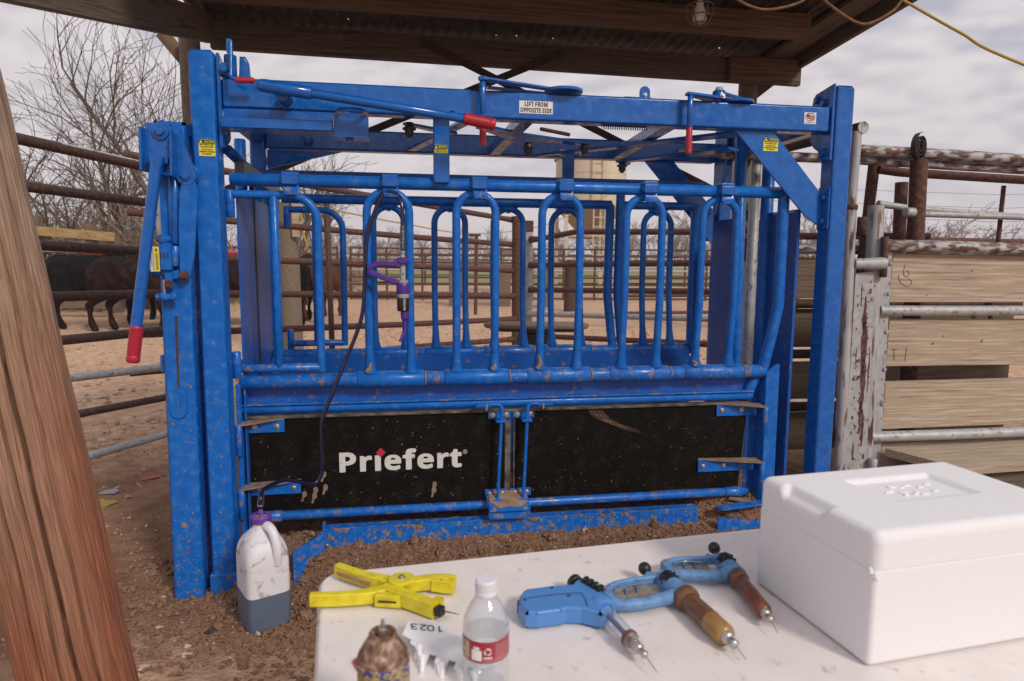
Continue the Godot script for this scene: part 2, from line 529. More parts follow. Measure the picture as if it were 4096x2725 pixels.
	M.table_top = surf(tex(noise(S, 0.01, 4, 74), [[0.0, lin(0.74, 0.67, 0.64)], [1.0, lin(0.80, 0.745, 0.72)]], 512), 0.42, Vector3.ONE * 2.2, {bump = tex(noise(C, 0.06, 2, 75), [], 512), bump_cm = 0.015, mask = tex(noise(S, 0.010, 6, 76, 25.0), [[0.0, grey(0)], [0.70, grey(0)], [0.80, grey(0.16)], [0.92, grey(0.6)], [1.0, grey(0.8)]], 1024), over = tex(noise(S, 0.03, 3, 77), [[0.0, lin(0.22, 0.14, 0.08)], [1.0, lin(0.42, 0.33, 0.24)]], 128)})
	M.yellow = surf(tex(noise(S, 0.02, 4, 78), [[0.0, lin(0.52, 0.42, 0.012)], [0.6, lin(0.70, 0.59, 0.02)], [1.0, lin(0.74, 0.64, 0.05)]], 256), 0.4, Vector3.ONE * 6.0)
	M.sky_blue = surf(lin(0.075, 0.225, 0.54), 0.36)
	M.old_blue = surf(tex(noise(S, 0.03, 5, 79), [[0.0, lin(0.12, 0.13, 0.13)], [0.35, lin(0.10, 0.235, 0.46)], [1.0, lin(0.15, 0.31, 0.56)]], 256), 0.5, Vector3.ONE * 7.0)
	M.amber = surf(tex(noise(S, 0.04, 4, 80), [[0.0, lin(0.10, 0.035, 0.012)], [1.0, lin(0.21, 0.10, 0.04)]], 128), 0.4, Vector3.ONE * 8.0, {coat = 0.3})
	M.amber_light = surf(tex(noise(S, 0.03, 4, 113), [[0.0, lin(0.24, 0.13, 0.03)], [1.0, lin(0.36, 0.21, 0.06)]], 128), 0.4, Vector3.ONE * 9.0, {coat = 0.3})
	M.amber_red = surf(tex(noise(S, 0.03, 4, 114), [[0.0, lin(0.13, 0.035, 0.018)], [1.0, lin(0.24, 0.06, 0.03)]], 128), 0.4, Vector3.ONE * 9.0, {coat = 0.3})
	M.trigger = surf(tex(noise(S, 0.04, 4, 115), [[0.0, lin(0.13, 0.10, 0.075)], [0.5, lin(0.26, 0.20, 0.15)], [1.0, lin(0.2, 0.24, 0.3)]], 128), 0.7, Vector3.ONE * 9.0)
	M.bottle_cap = surf(lin(0.70, 0.69, 0.73), 0.4)
	M.can = surf(tex(noise(S, 0.018, 5, 81, 10.0), [[0.0, lin(0.03, 0.04, 0.18)], [0.36, lin(0.04, 0.05, 0.22)], [0.42, lin(0.46, 0.36, 0.13)], [0.55, lin(0.42, 0.32, 0.14)], [0.62, lin(0.24, 0.14, 0.085)], [1.0, lin(0.18, 0.10, 0.065)]], 512), 0.55, Vector3.ONE * 9.0)
	M.can_rust = surf(tex(noise(S, 0.03, 5, 82), [[0.0, lin(0.06, 0.025, 0.016)], [0.45, lin(0.18, 0.09, 0.055)], [0.62, lin(0.30, 0.19, 0.13)], [0.78, lin(0.40, 0.30, 0.24)], [1.0, lin(0.5, 0.48, 0.46)]], 256), 0.55, Vector3.ONE * 11.0, {metal = 0.3})
	M.tag_white = surf(lin(0.78, 0.77, 0.78), 0.45)
	M.tag_red = surf(lin(0.45, 0.04, 0.04), 0.5)
	M.tag_pink = surf(lin(0.33, 0.10, 0.085), 0.7)
	M.tag_yellow = surf(lin(0.33, 0.25, 0.06), 0.7)
	M.tag_lilac = surf(lin(0.36, 0.31, 0.34), 0.7)
	M.jug = surf(tex(noise(S, 0.008, 4, 83), [[0.0, lin(0.66, 0.66, 0.72)], [1.0, lin(0.76, 0.755, 0.79)]], 256), 0.38, Vector3.ONE * 3.0, {mask = tex(noise(S, 0.012, 5, 84, 20.0), [[0.0, grey(0)], [0.74, grey(0)], [0.86, grey(0.7)], [1.0, grey(0.9)]], 512), over = mud})
	M.jug_dirty = surf(tex(noise(S, 0.008, 4, 83), [[0.0, lin(0.62, 0.62, 0.67)], [1.0, lin(0.72, 0.71, 0.74)]], 256), 0.5, Vector3.ONE * 3.0, {mask = tex(noise(S, 0.010, 5, 85, 20.0), [[0.0, grey(0)], [0.66, grey(0)], [0.78, grey(0.6)], [1.0, grey(0.85)]], 512), over = mud})
	M.jug_full = surf(tex(noise(S, 0.01, 4, 86), [[0.0, lin(0.085, 0.115, 0.175)], [1.0, lin(0.12, 0.15, 0.215)]], 256), 0.32, Vector3.ONE * 3.0, {mask = tex(noise(S, 0.02, 5, 87, 20.0), [[0.0, grey(0)], [0.78, grey(0)], [0.9, grey(0.6)], [1.0, grey(0.8)]], 512), over = mud})
	M.bin_cream = surf(tex(noise(S, 0.01, 4, 88), [[0.0, lin(0.50, 0.42, 0.30)], [1.0, lin(0.62, 0.54, 0.41)]], 256), 0.6, Vector3(0.5, 0.2, 0.5))
	M.bin_shade = surf(lin(0.42, 0.33, 0.22), 0.7)
	M.hide_black = surf(tex(noise(S, 0.012, 5, 89, 15.0), [[0.0, lin(0.004, 0.004, 0.0045)], [0.7, lin(0.008, 0.0075, 0.008)], [1.0, lin(0.03, 0.028, 0.028)]], 512), 0.7, Vector3.ONE * 1.0, {spec = 0.18})
	M.hide_brown = surf(tex(noise(S, 0.010, 5, 90, 15.0), [[0.0, lin(0.006, 0.005, 0.0045)], [0.5, lin(0.012, 0.0075, 0.006)], [0.75, lin(0.035, 0.013, 0.009)], [1.0, lin(0.06, 0.025, 0.018)]], 512), 0.7, Vector3.ONE * 1.0, {spec = 0.2})
	M.hide_red = surf(tex(noise(S, 0.010, 5, 91, 15.0), [[0.0, lin(0.06, 0.018, 0.012)], [1.0, lin(0.15, 0.05, 0.032)]], 256), 0.7, Vector3.ONE, {spec = 0.3})
	M.rope_yellow = surf(lin(0.42, 0.27, 0.045), 0.7)
	M.cord_orange = surf(tex(noise(S, 0.05, 3, 92), [[0.0, lin(0.10, 0.05, 0.02)], [1.0, lin(0.30, 0.15, 0.06)]], 128), 0.8, Vector3.ONE * 6.0)
	M.bulb = surf(lin(0.6, 0.56, 0.52), 0.3)
	M.cage = surf(lin(0.16, 0.085, 0.045), 0.7)
	M.litter = surf(lin(0.40, 0.32, 0.24), 0.9)
	var dirt := tex(noise(S, 0.008, 6, 93, 25.0), [[0.0, lin(0.40, 0.245, 0.155)], [0.4, lin(0.51, 0.325, 0.215)], [0.6, lin(0.57, 0.38, 0.26)], [1.0, lin(0.66, 0.48, 0.35)]], 1024)
	M.dirt = surf(dirt, 0.97, Vector3.ONE * 0.9, {spec = 0.2, bump = tex(noise(S, 0.05, 6, 94, 8.0), [], 1024), bump_cm = 0.7, mask = tex(noise(C, 0.11, 1, 95), [[0.0, grey(0.85)], [0.07, grey(0.6)], [0.10, grey(0)], [1.0, grey(0)]], 1024), over = tex(noise(S, 0.05, 2, 96), [[0.0, lin(0.30, 0.19, 0.125)], [0.6, lin(0.5, 0.36, 0.26)], [1.0, lin(0.62, 0.5, 0.4)]], 256)})
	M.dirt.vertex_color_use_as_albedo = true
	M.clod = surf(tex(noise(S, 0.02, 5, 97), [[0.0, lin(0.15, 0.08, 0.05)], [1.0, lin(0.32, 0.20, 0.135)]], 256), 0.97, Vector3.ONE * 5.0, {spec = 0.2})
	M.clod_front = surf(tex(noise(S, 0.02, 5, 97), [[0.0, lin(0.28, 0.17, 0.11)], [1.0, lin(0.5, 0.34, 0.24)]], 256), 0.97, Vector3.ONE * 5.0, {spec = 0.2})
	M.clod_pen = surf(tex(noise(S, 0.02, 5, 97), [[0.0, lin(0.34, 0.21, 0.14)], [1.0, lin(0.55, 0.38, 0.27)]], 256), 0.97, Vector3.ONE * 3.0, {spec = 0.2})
	M.pebble = surf(tex(noise(S, 0.02, 4, 98), [[0.0, lin(0.34, 0.24, 0.17)], [1.0, lin(0.6, 0.49, 0.39)]], 256), 0.8, Vector3.ONE * 3.0)
	M.grass = surf(tex(noise(S, 0.02, 5, 99), [[0.0, lin(0.17, 0.17, 0.08)], [0.5, lin(0.24, 0.24, 0.115)], [1.0, lin(0.38, 0.31, 0.19)]], 512), 1.0, Vector3.ONE * 0.2, {spec = 0.1})
	var c1 := StandardMaterial3D.new()
	c1.transparency = BaseMaterial3D.TRANSPARENCY_ALPHA
	c1.albedo_color = Color(0.80, 0.82, 0.86, 0.15)
	c1.roughness = 0.06
	c1.cull_mode = BaseMaterial3D.CULL_DISABLED
	M.clear = c1
	M.label_red = surf(lin(0.30, 0.015, 0.04), 0.35)
	M.label_tan = surf(lin(0.50, 0.36, 0.25), 0.4)
	M.label_green = surf(lin(0.14, 0.30, 0.08), 0.4)
	M.label_pale = surf(lin(0.50, 0.24, 0.24), 0.4)
	M.can_yellow = surf(tex(noise(S, 0.05, 4, 110), [[0.0, lin(0.25, 0.16, 0.08)], [0.4, lin(0.48, 0.38, 0.14)], [1.0, lin(0.55, 0.45, 0.18)]], 128), 0.5, Vector3.ONE * 10.0)
	M.can_navy = surf(tex(noise(S, 0.05, 4, 111), [[0.0, lin(0.15, 0.09, 0.06)], [0.4, lin(0.03, 0.04, 0.2)], [1.0, lin(0.04, 0.05, 0.24)]], 128), 0.5, Vector3.ONE * 10.0)
	M.lean_wood = surf(tex(noise(S, 0.03, 5, 112, 30.0), [[0.0, lin(0.12, 0.08, 0.057)], [0.35, lin(0.22, 0.15, 0.108)], [0.55, lin(0.30, 0.21, 0.153)], [0.75, lin(0.35, 0.26, 0.195)], [1.0, lin(0.46, 0.37, 0.29)]], 1024), 0.85, Vector3(12.0, 0.25, 12.0), {world = false, bump = grain, bump_cm = 0.25})
	M.lean_wood.vertex_color_use_as_albedo = true

func _ready() -> void:
	rng.seed = 1
	# camera
	var cam := Camera3D.new()
	cam.name = "camera"
	cam.position = Vector3(0, 1.30, 0)
	var th := deg_to_rad(6.9)
	var ro := deg_to_rad(0.4)
	var fw := Vector3(0, -sin(th), -cos(th))
	var rt := Vector3.RIGHT
	var up := rt.cross(fw)
	cam.basis = Basis(rt * cos(ro) + up * sin(ro), up * cos(ro) - rt * sin(ro), -fw)
	cam.keep_aspect = Camera3D.KEEP_HEIGHT
	var lens := CameraAttributesPhysical.new()
	lens.frustum_focal_length = 24.05
	lens.frustum_focus_distance = 2.85
	lens.frustum_near = 0.05
	lens.frustum_far = 900.0
	lens.exposure_aperture = 6.3
	cam.attributes = lens
	add_child(cam)
	cam.fov = 53.04
	cam.near = 0.05
	cam.far = 900.0
	cam.current = true
	# sky, air, exposure
	var we := WorldEnvironment.new()
	we.name = "sky_and_air"
	var e := Environment.new()
	e.background_mode = Environment.BG_SKY
	var sk := Sky.new()
	var pm := PanoramaSkyMaterial.new()
	pm.panorama = sky_texture()
	pm.energy_multiplier = 1.0
	sk.sky_material = pm
	e.sky = sk
	e.tonemap_mode = Environment.TONE_MAPPER_LINEAR
	e.tonemap_exposure = 1.22
	e.sdfgi_enabled = true
	e.ssao_enabled = true
	e.ssil_enabled = true
	e.fog_enabled = true
	e.fog_density = 0.0016
	e.fog_light_color = Color(0.98, 0.93, 0.95)
	we.environment = e
	add_child(we)
	# veiled sun, high on the right and a little behind the camera
	var sun := DirectionalLight3D.new()
	sun.name = "sun"
	sun.light_energy = 0.58
	sun.light_color = Color(1.0, 0.965, 0.92)
	sun.light_angular_distance = 11.0
	sun.shadow_enabled = true
	sun.look_at_from_position(Vector3(0.52, 0.58, 0.63), Vector3.ZERO)
	add_child(sun)
	make_materials()
	build_ground()
	build_trees()
	build_bin()
	build_fences()
	build_cattle()
	build_shelter()
	build_right_side()
	build_chute()
	build_near_things()
	build_table()
	build_dirt_details()

# ---------------------------------------------------------------- sky, ground
func sky_texture() -> ImageTexture:
	var w := 1024
	var h := 512
	var im := Image.create(w, h, false, Image.FORMAT_RGBF)
	var big := noise(FastNoiseLite.TYPE_SIMPLEX_SMOOTH, 0.9, 4, 201)
	var fine := noise(FastNoiseLite.TYPE_SIMPLEX_SMOOTH, 6.0, 5, 202)
	var c_low := Vector3(0.58, 0.54, 0.56)
	var c_white := Vector3(0.635, 0.595, 0.61)
	var c_gap := Vector3(0.33, 0.35, 0.425)
	for y in h:
		var el := (0.5 - (y + 0.5) / h) * PI
		var sy := sin(el)
		for x in w:
			var c := c_low
			if sy <= 0.0:
				c = Vector3(0.30, 0.24, 0.20)
			else:
				var az := ((x + 0.5) / w - 0.5) * TAU
				var k := 1.0 / (sy + 0.16)
				var px := sin(az) * cos(el) * k
				var pz := -cos(az) * cos(el) * k
				# bands of small cloud run from lower left to upper right
				var s := px * 0.94 + pz * 0.34
				var t := -px * 0.34 + pz * 0.94
				var a := big.get_noise_2d(s * 0.55, t * 1.1)
				var b := fine.get_noise_2d(s * 0.55 + a * 0.35, t * 1.5)
				var cover := clampf(0.66 + a * 0.75 + b * 0.85, 0.0, 1.0)
				cover = cover * cover * (3.0 - 2.0 * cover)
				var tex_white := c_white * (0.90 + 0.14 * clampf(0.5 + b, 0.0, 1.0))
				c = c_gap.lerp(tex_white, cover)
				c = c.lerp(c_low, exp(-sy * 5.5))
			im.set_pixel(x, y, Color(c.x, c.y, c.z))
	return ImageTexture.create_from_image(im)

var bump1: FastNoiseLite
var bump2: FastNoiseLite
var bump3: FastNoiseLite

func chute_uw(x: float, z: float) -> Vector2:
	var d := Vector3(x, 0, z) - CHUTE_AT
	var b := Basis(Vector3.UP, CHUTE_TURN)
	return Vector2(d.dot(b.x), -d.dot(b.z))

func ground_height(x: float, z: float) -> float:
	var q := chute_uw(x, z)
	var lo := lerpf(0.20, -0.02, smoothstep(-0.05, 0.08, q.y))
	var m := smoothstep(lo, lo + lerpf(0.4, 0.2, smoothstep(-0.05, 0.08, q.y)), q.x) * (1.0 - smoothstep(2.7, 3.4, q.x)) * smoothstep(-0.75, 0.02, q.y) * (1.0 - smoothstep(1.1, 1.7, q.y))
	var y := 0.108 * m
	# scuffed heap along the base frame and round the post feet
	y += 0.045 * exp(-pow((q.y - 0.16) / 0.09, 2.0)) * smoothstep(0.35, 0.5, q.x) * (1.0 - smoothstep(2.3, 2.6, q.x))
	y += 0.05 * exp(-(pow((q.x - 0.09) / 0.10, 2.0) + pow((q.y - 0.05) / 0.13, 2.0))) - 0.02 * exp(-(pow((q.x + 0.2) / 0.3, 2.0) + pow((q.y + 0.05) / 0.25, 2.0)))
	y += 0.09 * smoothstep(1.95, 2.15, q.x) * (1.0 - smoothstep(2.5, 2.7, q.x)) * exp(-pow((q.y - 0.25) / 0.12, 2.0))
	if bump1:
		var r := Vector2(x, z + 2.5).length()
		var near := 1.0 - smoothstep(6.0, 14.0, r)
		y += bump1.get_noise_2d(x, z) * 0.05 * smoothstep(3.0, 8.0, r)
		if near > 0.0:
			var rough := 0.3 + 1.0 * m + 0.5 * smoothstep(-1.6, -3.4, x)
			y += near * (bump2.get_noise_2d(x, z) * 0.016 + maxf(0.0, bump3.get_noise_2d(x, z) + 0.1) * 0.012) * rough
	return y

func axis_steps(lo: float, hi: float, step: float, out_to: float, grow := 1.18) -> PackedFloat32Array:
	var a := PackedFloat32Array()
	var x := lo
	while x < hi:
		a.append(x)
		x += step
	var s := step
	var b := PackedFloat32Array()
	x = lo
	while x > -out_to:
		s *= grow
		x -= s
		b.append(x)
	b.reverse()
	b.append_array(a)
	s = step
	x = b[-1]
	while x < out_to:
		s *= grow
		x += s
		b.append(x)
	return b

func build_ground() -> void:
	bump1 = noise(FastNoiseLite.TYPE_SIMPLEX_SMOOTH, 0.35, 3, 301)
	bump2 = noise(FastNoiseLite.TYPE_SIMPLEX_SMOOTH, 7.0, 4, 302)
	bump3 = noise(FastNoiseLite.TYPE_CELLULAR, 26.0, 2, 303)
	var xs := axis_steps(-2.6, 2.6, 0.014, 260.0)
	var zs := axis_steps(-4.2, -1.6, 0.014, 260.0)
	var nx := xs.size()
	var nz := zs.size()
	var v := PackedVector3Array()
	var n := PackedVector3Array()
	v.resize(nx * nz)
	n.resize(nx * nz)
	for j in nz:
		for i in nx:
			v[j * nx + i] = Vector3(xs[i], ground_height(xs[i], zs[j]), zs[j])
	for j in nz:
		for i in nx:
			var a := v[j * nx + maxi(i - 1, 0)]
			var b := v[j * nx + mini(i + 1, nx - 1)]
			var c := v[maxi(j - 1, 0) * nx + i]
			var d := v[mini(j + 1, nz - 1) * nx + i]
			n[j * nx + i] = (d - c).cross(b - a).normalized()
	# damp soil and painted-in shade darken the chute surround; dry pen painted sunlit pale
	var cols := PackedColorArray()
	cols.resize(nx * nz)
	var tone_noise := noise(FastNoiseLite.TYPE_SIMPLEX_SMOOTH, 0.9, 4, 305)
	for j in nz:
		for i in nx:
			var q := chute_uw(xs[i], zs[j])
			var e := tone_noise.get_noise_2d(xs[i], zs[j])
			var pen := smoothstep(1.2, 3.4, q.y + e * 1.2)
			var left := smoothstep(0.25, -0.35, q.x + e * 0.3) * smoothstep(-0.75, -0.1, q.y + e * 0.5) * (1.0 - pen)  # ground by the left column: its shade painted into the soil colour
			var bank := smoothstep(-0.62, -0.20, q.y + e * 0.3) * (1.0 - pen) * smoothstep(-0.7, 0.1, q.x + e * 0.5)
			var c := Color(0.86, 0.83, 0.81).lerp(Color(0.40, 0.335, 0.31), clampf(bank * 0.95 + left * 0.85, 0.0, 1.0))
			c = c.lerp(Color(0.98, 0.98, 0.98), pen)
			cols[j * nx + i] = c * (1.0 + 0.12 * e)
	var idx := PackedInt32Array()
	for j in nz - 1:
		for i in nx - 1:
			var k := j * nx + i
			idx.append_array([k, k + 1, k + nx, k + 1, k + nx + 1, k + nx])
	var arr := []
	arr.resize(Mesh.ARRAY_MAX)
	arr[Mesh.ARRAY_VERTEX] = v
	arr[Mesh.ARRAY_NORMAL] = n
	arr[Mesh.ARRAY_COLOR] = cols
	arr[Mesh.ARRAY_INDEX] = idx
	var am := ArrayMesh.new()
	am.add_surface_from_arrays(Mesh.PRIMITIVE_TRIANGLES, arr)
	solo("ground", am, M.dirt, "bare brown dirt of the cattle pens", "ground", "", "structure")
	# pasture beyond the pens, laid a little above the dirt, with a ragged near edge
	var gm := MB.new()
	var near := []
	rng.seed = 77
	for i in 61:
		near.append(Vector3(-150.0 + 5.0 * i, 0.09, -36.0 + rng.randf_range(-3.5, 3.5) - 0.03 * absf(-150.0 + 5.0 * i)))
	for i in 60:
		var a: Vector3 = near[i]
		var b: Vector3 = near[i + 1]
		gm.quad(a, b, Vector3(b.x * 2.6, 0.09, -400), Vector3(a.x * 2.6, 0.09, -400), Vector3.UP, Vector3.UP, Vector3.UP, Vector3.UP)
	solo("pasture", gm, M.grass, "short green and straw coloured pasture beyond the pens", "grass", "", "structure")

func rock_mesh(sd: int, seg := 7) -> ArrayMesh:
	var f := noise(FastNoiseLite.TYPE_SIMPLEX, 0.9, 2, sd)
	var m := MB.new()
	var rows := seg - 2
	var pt := func(i: int, k: int) -> Vector3:
		var th := PI * i / rows
		var ph := TAU * (k % seg) / seg
		var d := Vector3(sin(th) * cos(ph), cos(th) * 0.75, sin(th) * sin(ph))
		return d * (0.8 + 0.65 * f.get_noise_3dv(d * 1.6))
	for i in rows:
		for k in seg:
			var a: Vector3 = pt.call(i, k)
			var b: Vector3 = pt.call(i, k + 1)
			var c: Vector3 = pt.call(i + 1, k + 1)
			var d: Vector3 = pt.call(i + 1, k)
			m.flat(a, b, c, (a + b + c))
			m.flat(a, c, d, (a + c + d))
	return m.mesh()

func scatter(called: String, label: String, mesh: Mesh, mat: Material, count: int, size_lo: float, size_hi: float, power: float, area: Callable, sd: int, sink := 0.25) -> void:
	rng.seed = sd
	var mm := MultiMesh.new()
	mm.transform_format = MultiMesh.TRANSFORM_3D
	mm.mesh = mesh
	mm.instance_count = count
	for i in count:
		var p: Vector2 = area.call()
		var s := lerpf(size_lo, size_hi, pow(rng.randf(), power))
		var b := Basis(Vector3(rng.randf_range(-1, 1), rng.randf_range(-1, 1), rng.randf_range(-1, 1)).normalized(), rng.randf() * TAU)
		b = b.scaled(Vector3(s * rng.randf_range(0.8, 1.3), s * rng.randf_range(0.6, 1.0), s * rng.randf_range(0.8, 1.3)))
		mm.set_instance_transform(i, Transform3D(b, Vector3(p.x, ground_height(p.x, p.y) + s * (0.5 - sink), p.y)))
	var o := MultiMeshInstance3D.new()
	o.name = called
	o.multimesh = mm
	o.material_override = mat
	add_child(o, true)
	tag(o, label, "dirt", "", "stuff")

func build_dirt_details() -> void:
	var banked := func() -> Vector2:
		var u := rng.randf_range(0.15, 2.75)
		var w := rng.randf_range(-0.75, 0.5)
		if rng.randf() < 0.5: w = rng.randf_range(-0.25, 0.16)
		var p := PW(u, 0, w)
		return Vector2(p.x, p.z)
	var front := func() -> Vector2:
		return Vector2(rng.randf_range(-2.9, 0.4), rng.randf_range(-4.6, -1.5))
	var foot := func() -> Vector2:
		var r := 0.55 * sqrt(rng.randf())
		var a := rng.randf() * TAU
		return Vector2(-1.12 + cos(a) * r * 1.2, -2.42 + sin(a) * r * 0.8)
	var pen := func() -> Vector2:
		return Vector2(rng.randf_range(-9, 4), rng.randf_range(-13, -4.2))
	for k in 2:
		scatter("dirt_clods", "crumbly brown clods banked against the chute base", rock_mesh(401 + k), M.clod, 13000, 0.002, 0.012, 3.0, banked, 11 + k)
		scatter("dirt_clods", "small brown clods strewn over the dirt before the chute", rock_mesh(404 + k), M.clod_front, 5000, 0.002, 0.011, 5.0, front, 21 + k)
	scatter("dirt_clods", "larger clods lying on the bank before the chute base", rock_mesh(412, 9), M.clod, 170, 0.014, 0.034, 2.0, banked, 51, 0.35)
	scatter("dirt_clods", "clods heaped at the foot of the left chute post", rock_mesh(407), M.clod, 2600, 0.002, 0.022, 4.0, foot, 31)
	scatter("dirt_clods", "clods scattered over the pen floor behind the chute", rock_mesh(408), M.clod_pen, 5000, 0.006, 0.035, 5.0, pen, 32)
	scatter("pebbles", "pale tan pebbles strewn in the dirt", rock_mesh(409), M.pebble, 420, 0.004, 0.017, 2.5, front, 41)
	scatter("pebbles", "pale pebbles in the banked dirt at the chute base", rock_mesh(410), M.pebble, 200, 0.003, 0.011, 2.0, banked, 42)
	scatter("pebbles", "pale stones and litter on the pen floor", rock_mesh(411), M.pebble, 1300, 0.008, 0.035, 2.5, pen, 43)
	rng.seed = 9
	var k := 0
	for q in [[-1.66, -2.20, 0.035, "rounded pale stone at the foot of the leaning post"], [-1.046, -2.234, 0.02, "flat dark grey stone before the chute's left post"], [-1.16, -2.02, 0.020, "pale buff stone nearest the jug's left side"], [-1.241, -2.272, 0.016, "small whitish stone between leaning post and jug"]]:
		var o := solo("stone", rock_mesh(430 + k, 9), M.pebble if k != 1 else M.tin, q[3], "stone")
		o.position = Vector3(q[0], ground_height(q[0], q[1]) + q[2] * 0.25, q[1])
		o.scale = Vector3(q[2], q[2] * 0.6, q[2])
		k += 1
	# dropped ear tags on the ground: a body, a neck and the stud hole
	for e in [[-2.116, -3.876, 0.5, M.tag_pink, "dusty red ear tag lying in the dirt left of the chute"], [-2.208, -3.634, -0.2, M.tag_lilac, "dusty white ear tag lying in the dirt beside the leaning post"], [-2.124, -3.447, 0.9, M.tag_yellow, "dusty yellow ear tag half behind the leaning post"]]:
		var o := thing("dropped_ear_tag", e[4], "ear tag", Vector3(e[0], ground_height(e[0], e[1]) + 0.008, e[1]))
		o.rotation = Vector3(0.12, e[2], 0.1)
		base_of.erase(o)
		put(o, "tag_panel", MB.new().slab([Vector3(-0.05, 0, -0.01), Vector3(-0.015, 0, -0.03), Vector3(0.015, 0, -0.03), Vector3(0.05, 0, -0.01), Vector3(0.052, 0, 0.03), Vector3(-0.052, 0, 0.03)], Vector3(0, 0.003, 0), 0.001), e[3])
		put(o, "tag_neck", MB.new().slab([Vector3(-0.012, 0.001, -0.03), Vector3(0.012, 0.001, -0.03), Vector3(0.012, 0.001, -0.065), Vector3(-0.012, 0.001, -0.065)], Vector3(0, 0.004, 0), 0.001), e[3])
	for e in [[-3.80, -6.15, 0.20, 0.7, "pale flat piece of litter in the pen dirt"], [-3.54, -5.75, 0.09, 0.2, "small pale scrap of litter in the pen dirt nearer the fence"], [-1.62, -4.05, 0.09, 0.5, "torn buff scrap lying below the lowest rail"]]:
		var o := solo("litter_scrap", MB.new().slab([Vector3(-0.5, 0, -0.2), Vector3(-0.1, 0.0, -0.35), Vector3(0.5, 0, -0.1), Vector3(0.35, 0, 0.25), Vector3(-0.2, 0, 0.3)], Vector3(0, 0.06, 0), 0.02), M.litter, e[4], "litter")
		o.position = Vector3(e[0], ground_height(e[0], e[1]) + 0.012, e[1])
		o.rotation = Vector3(0.1, e[3], 0.08)
		o.scale = Vector3.ONE * e[2]
	for e in [[-1.42, -2.42], [-1.60, -2.12], [-1.37, -2.25]]:
		var sp := MB.new()
		for i in 14:
			var a := rng.randf() * TAU
			var d := Vector3(cos(a), 0, sin(a))
			sp.bar([Vector3.ZERO, d * 0.008 + Vector3(0, 0.010, 0), d * 0.022 + Vector3(0, 0.012, 0)], Vector3.UP, [0.002, 0.006, 0.001], 0.0006)
		var o := solo("weed_sprout", sp, M.twig_green, ["green weed sprout nearest the chute's left column", "green weed sprout at the leaning post's right edge", "green weed sprout between the two others"][k - 4], "weed")
		k += 1
		o.position = Vector3(e[0], ground_height(e[0], e[1]), e[1])

# ---------------------------------------------------------------- shelter
func roof_v(w: float) -> float:
	return 2.566 + 0.07 * (1.42 - w)

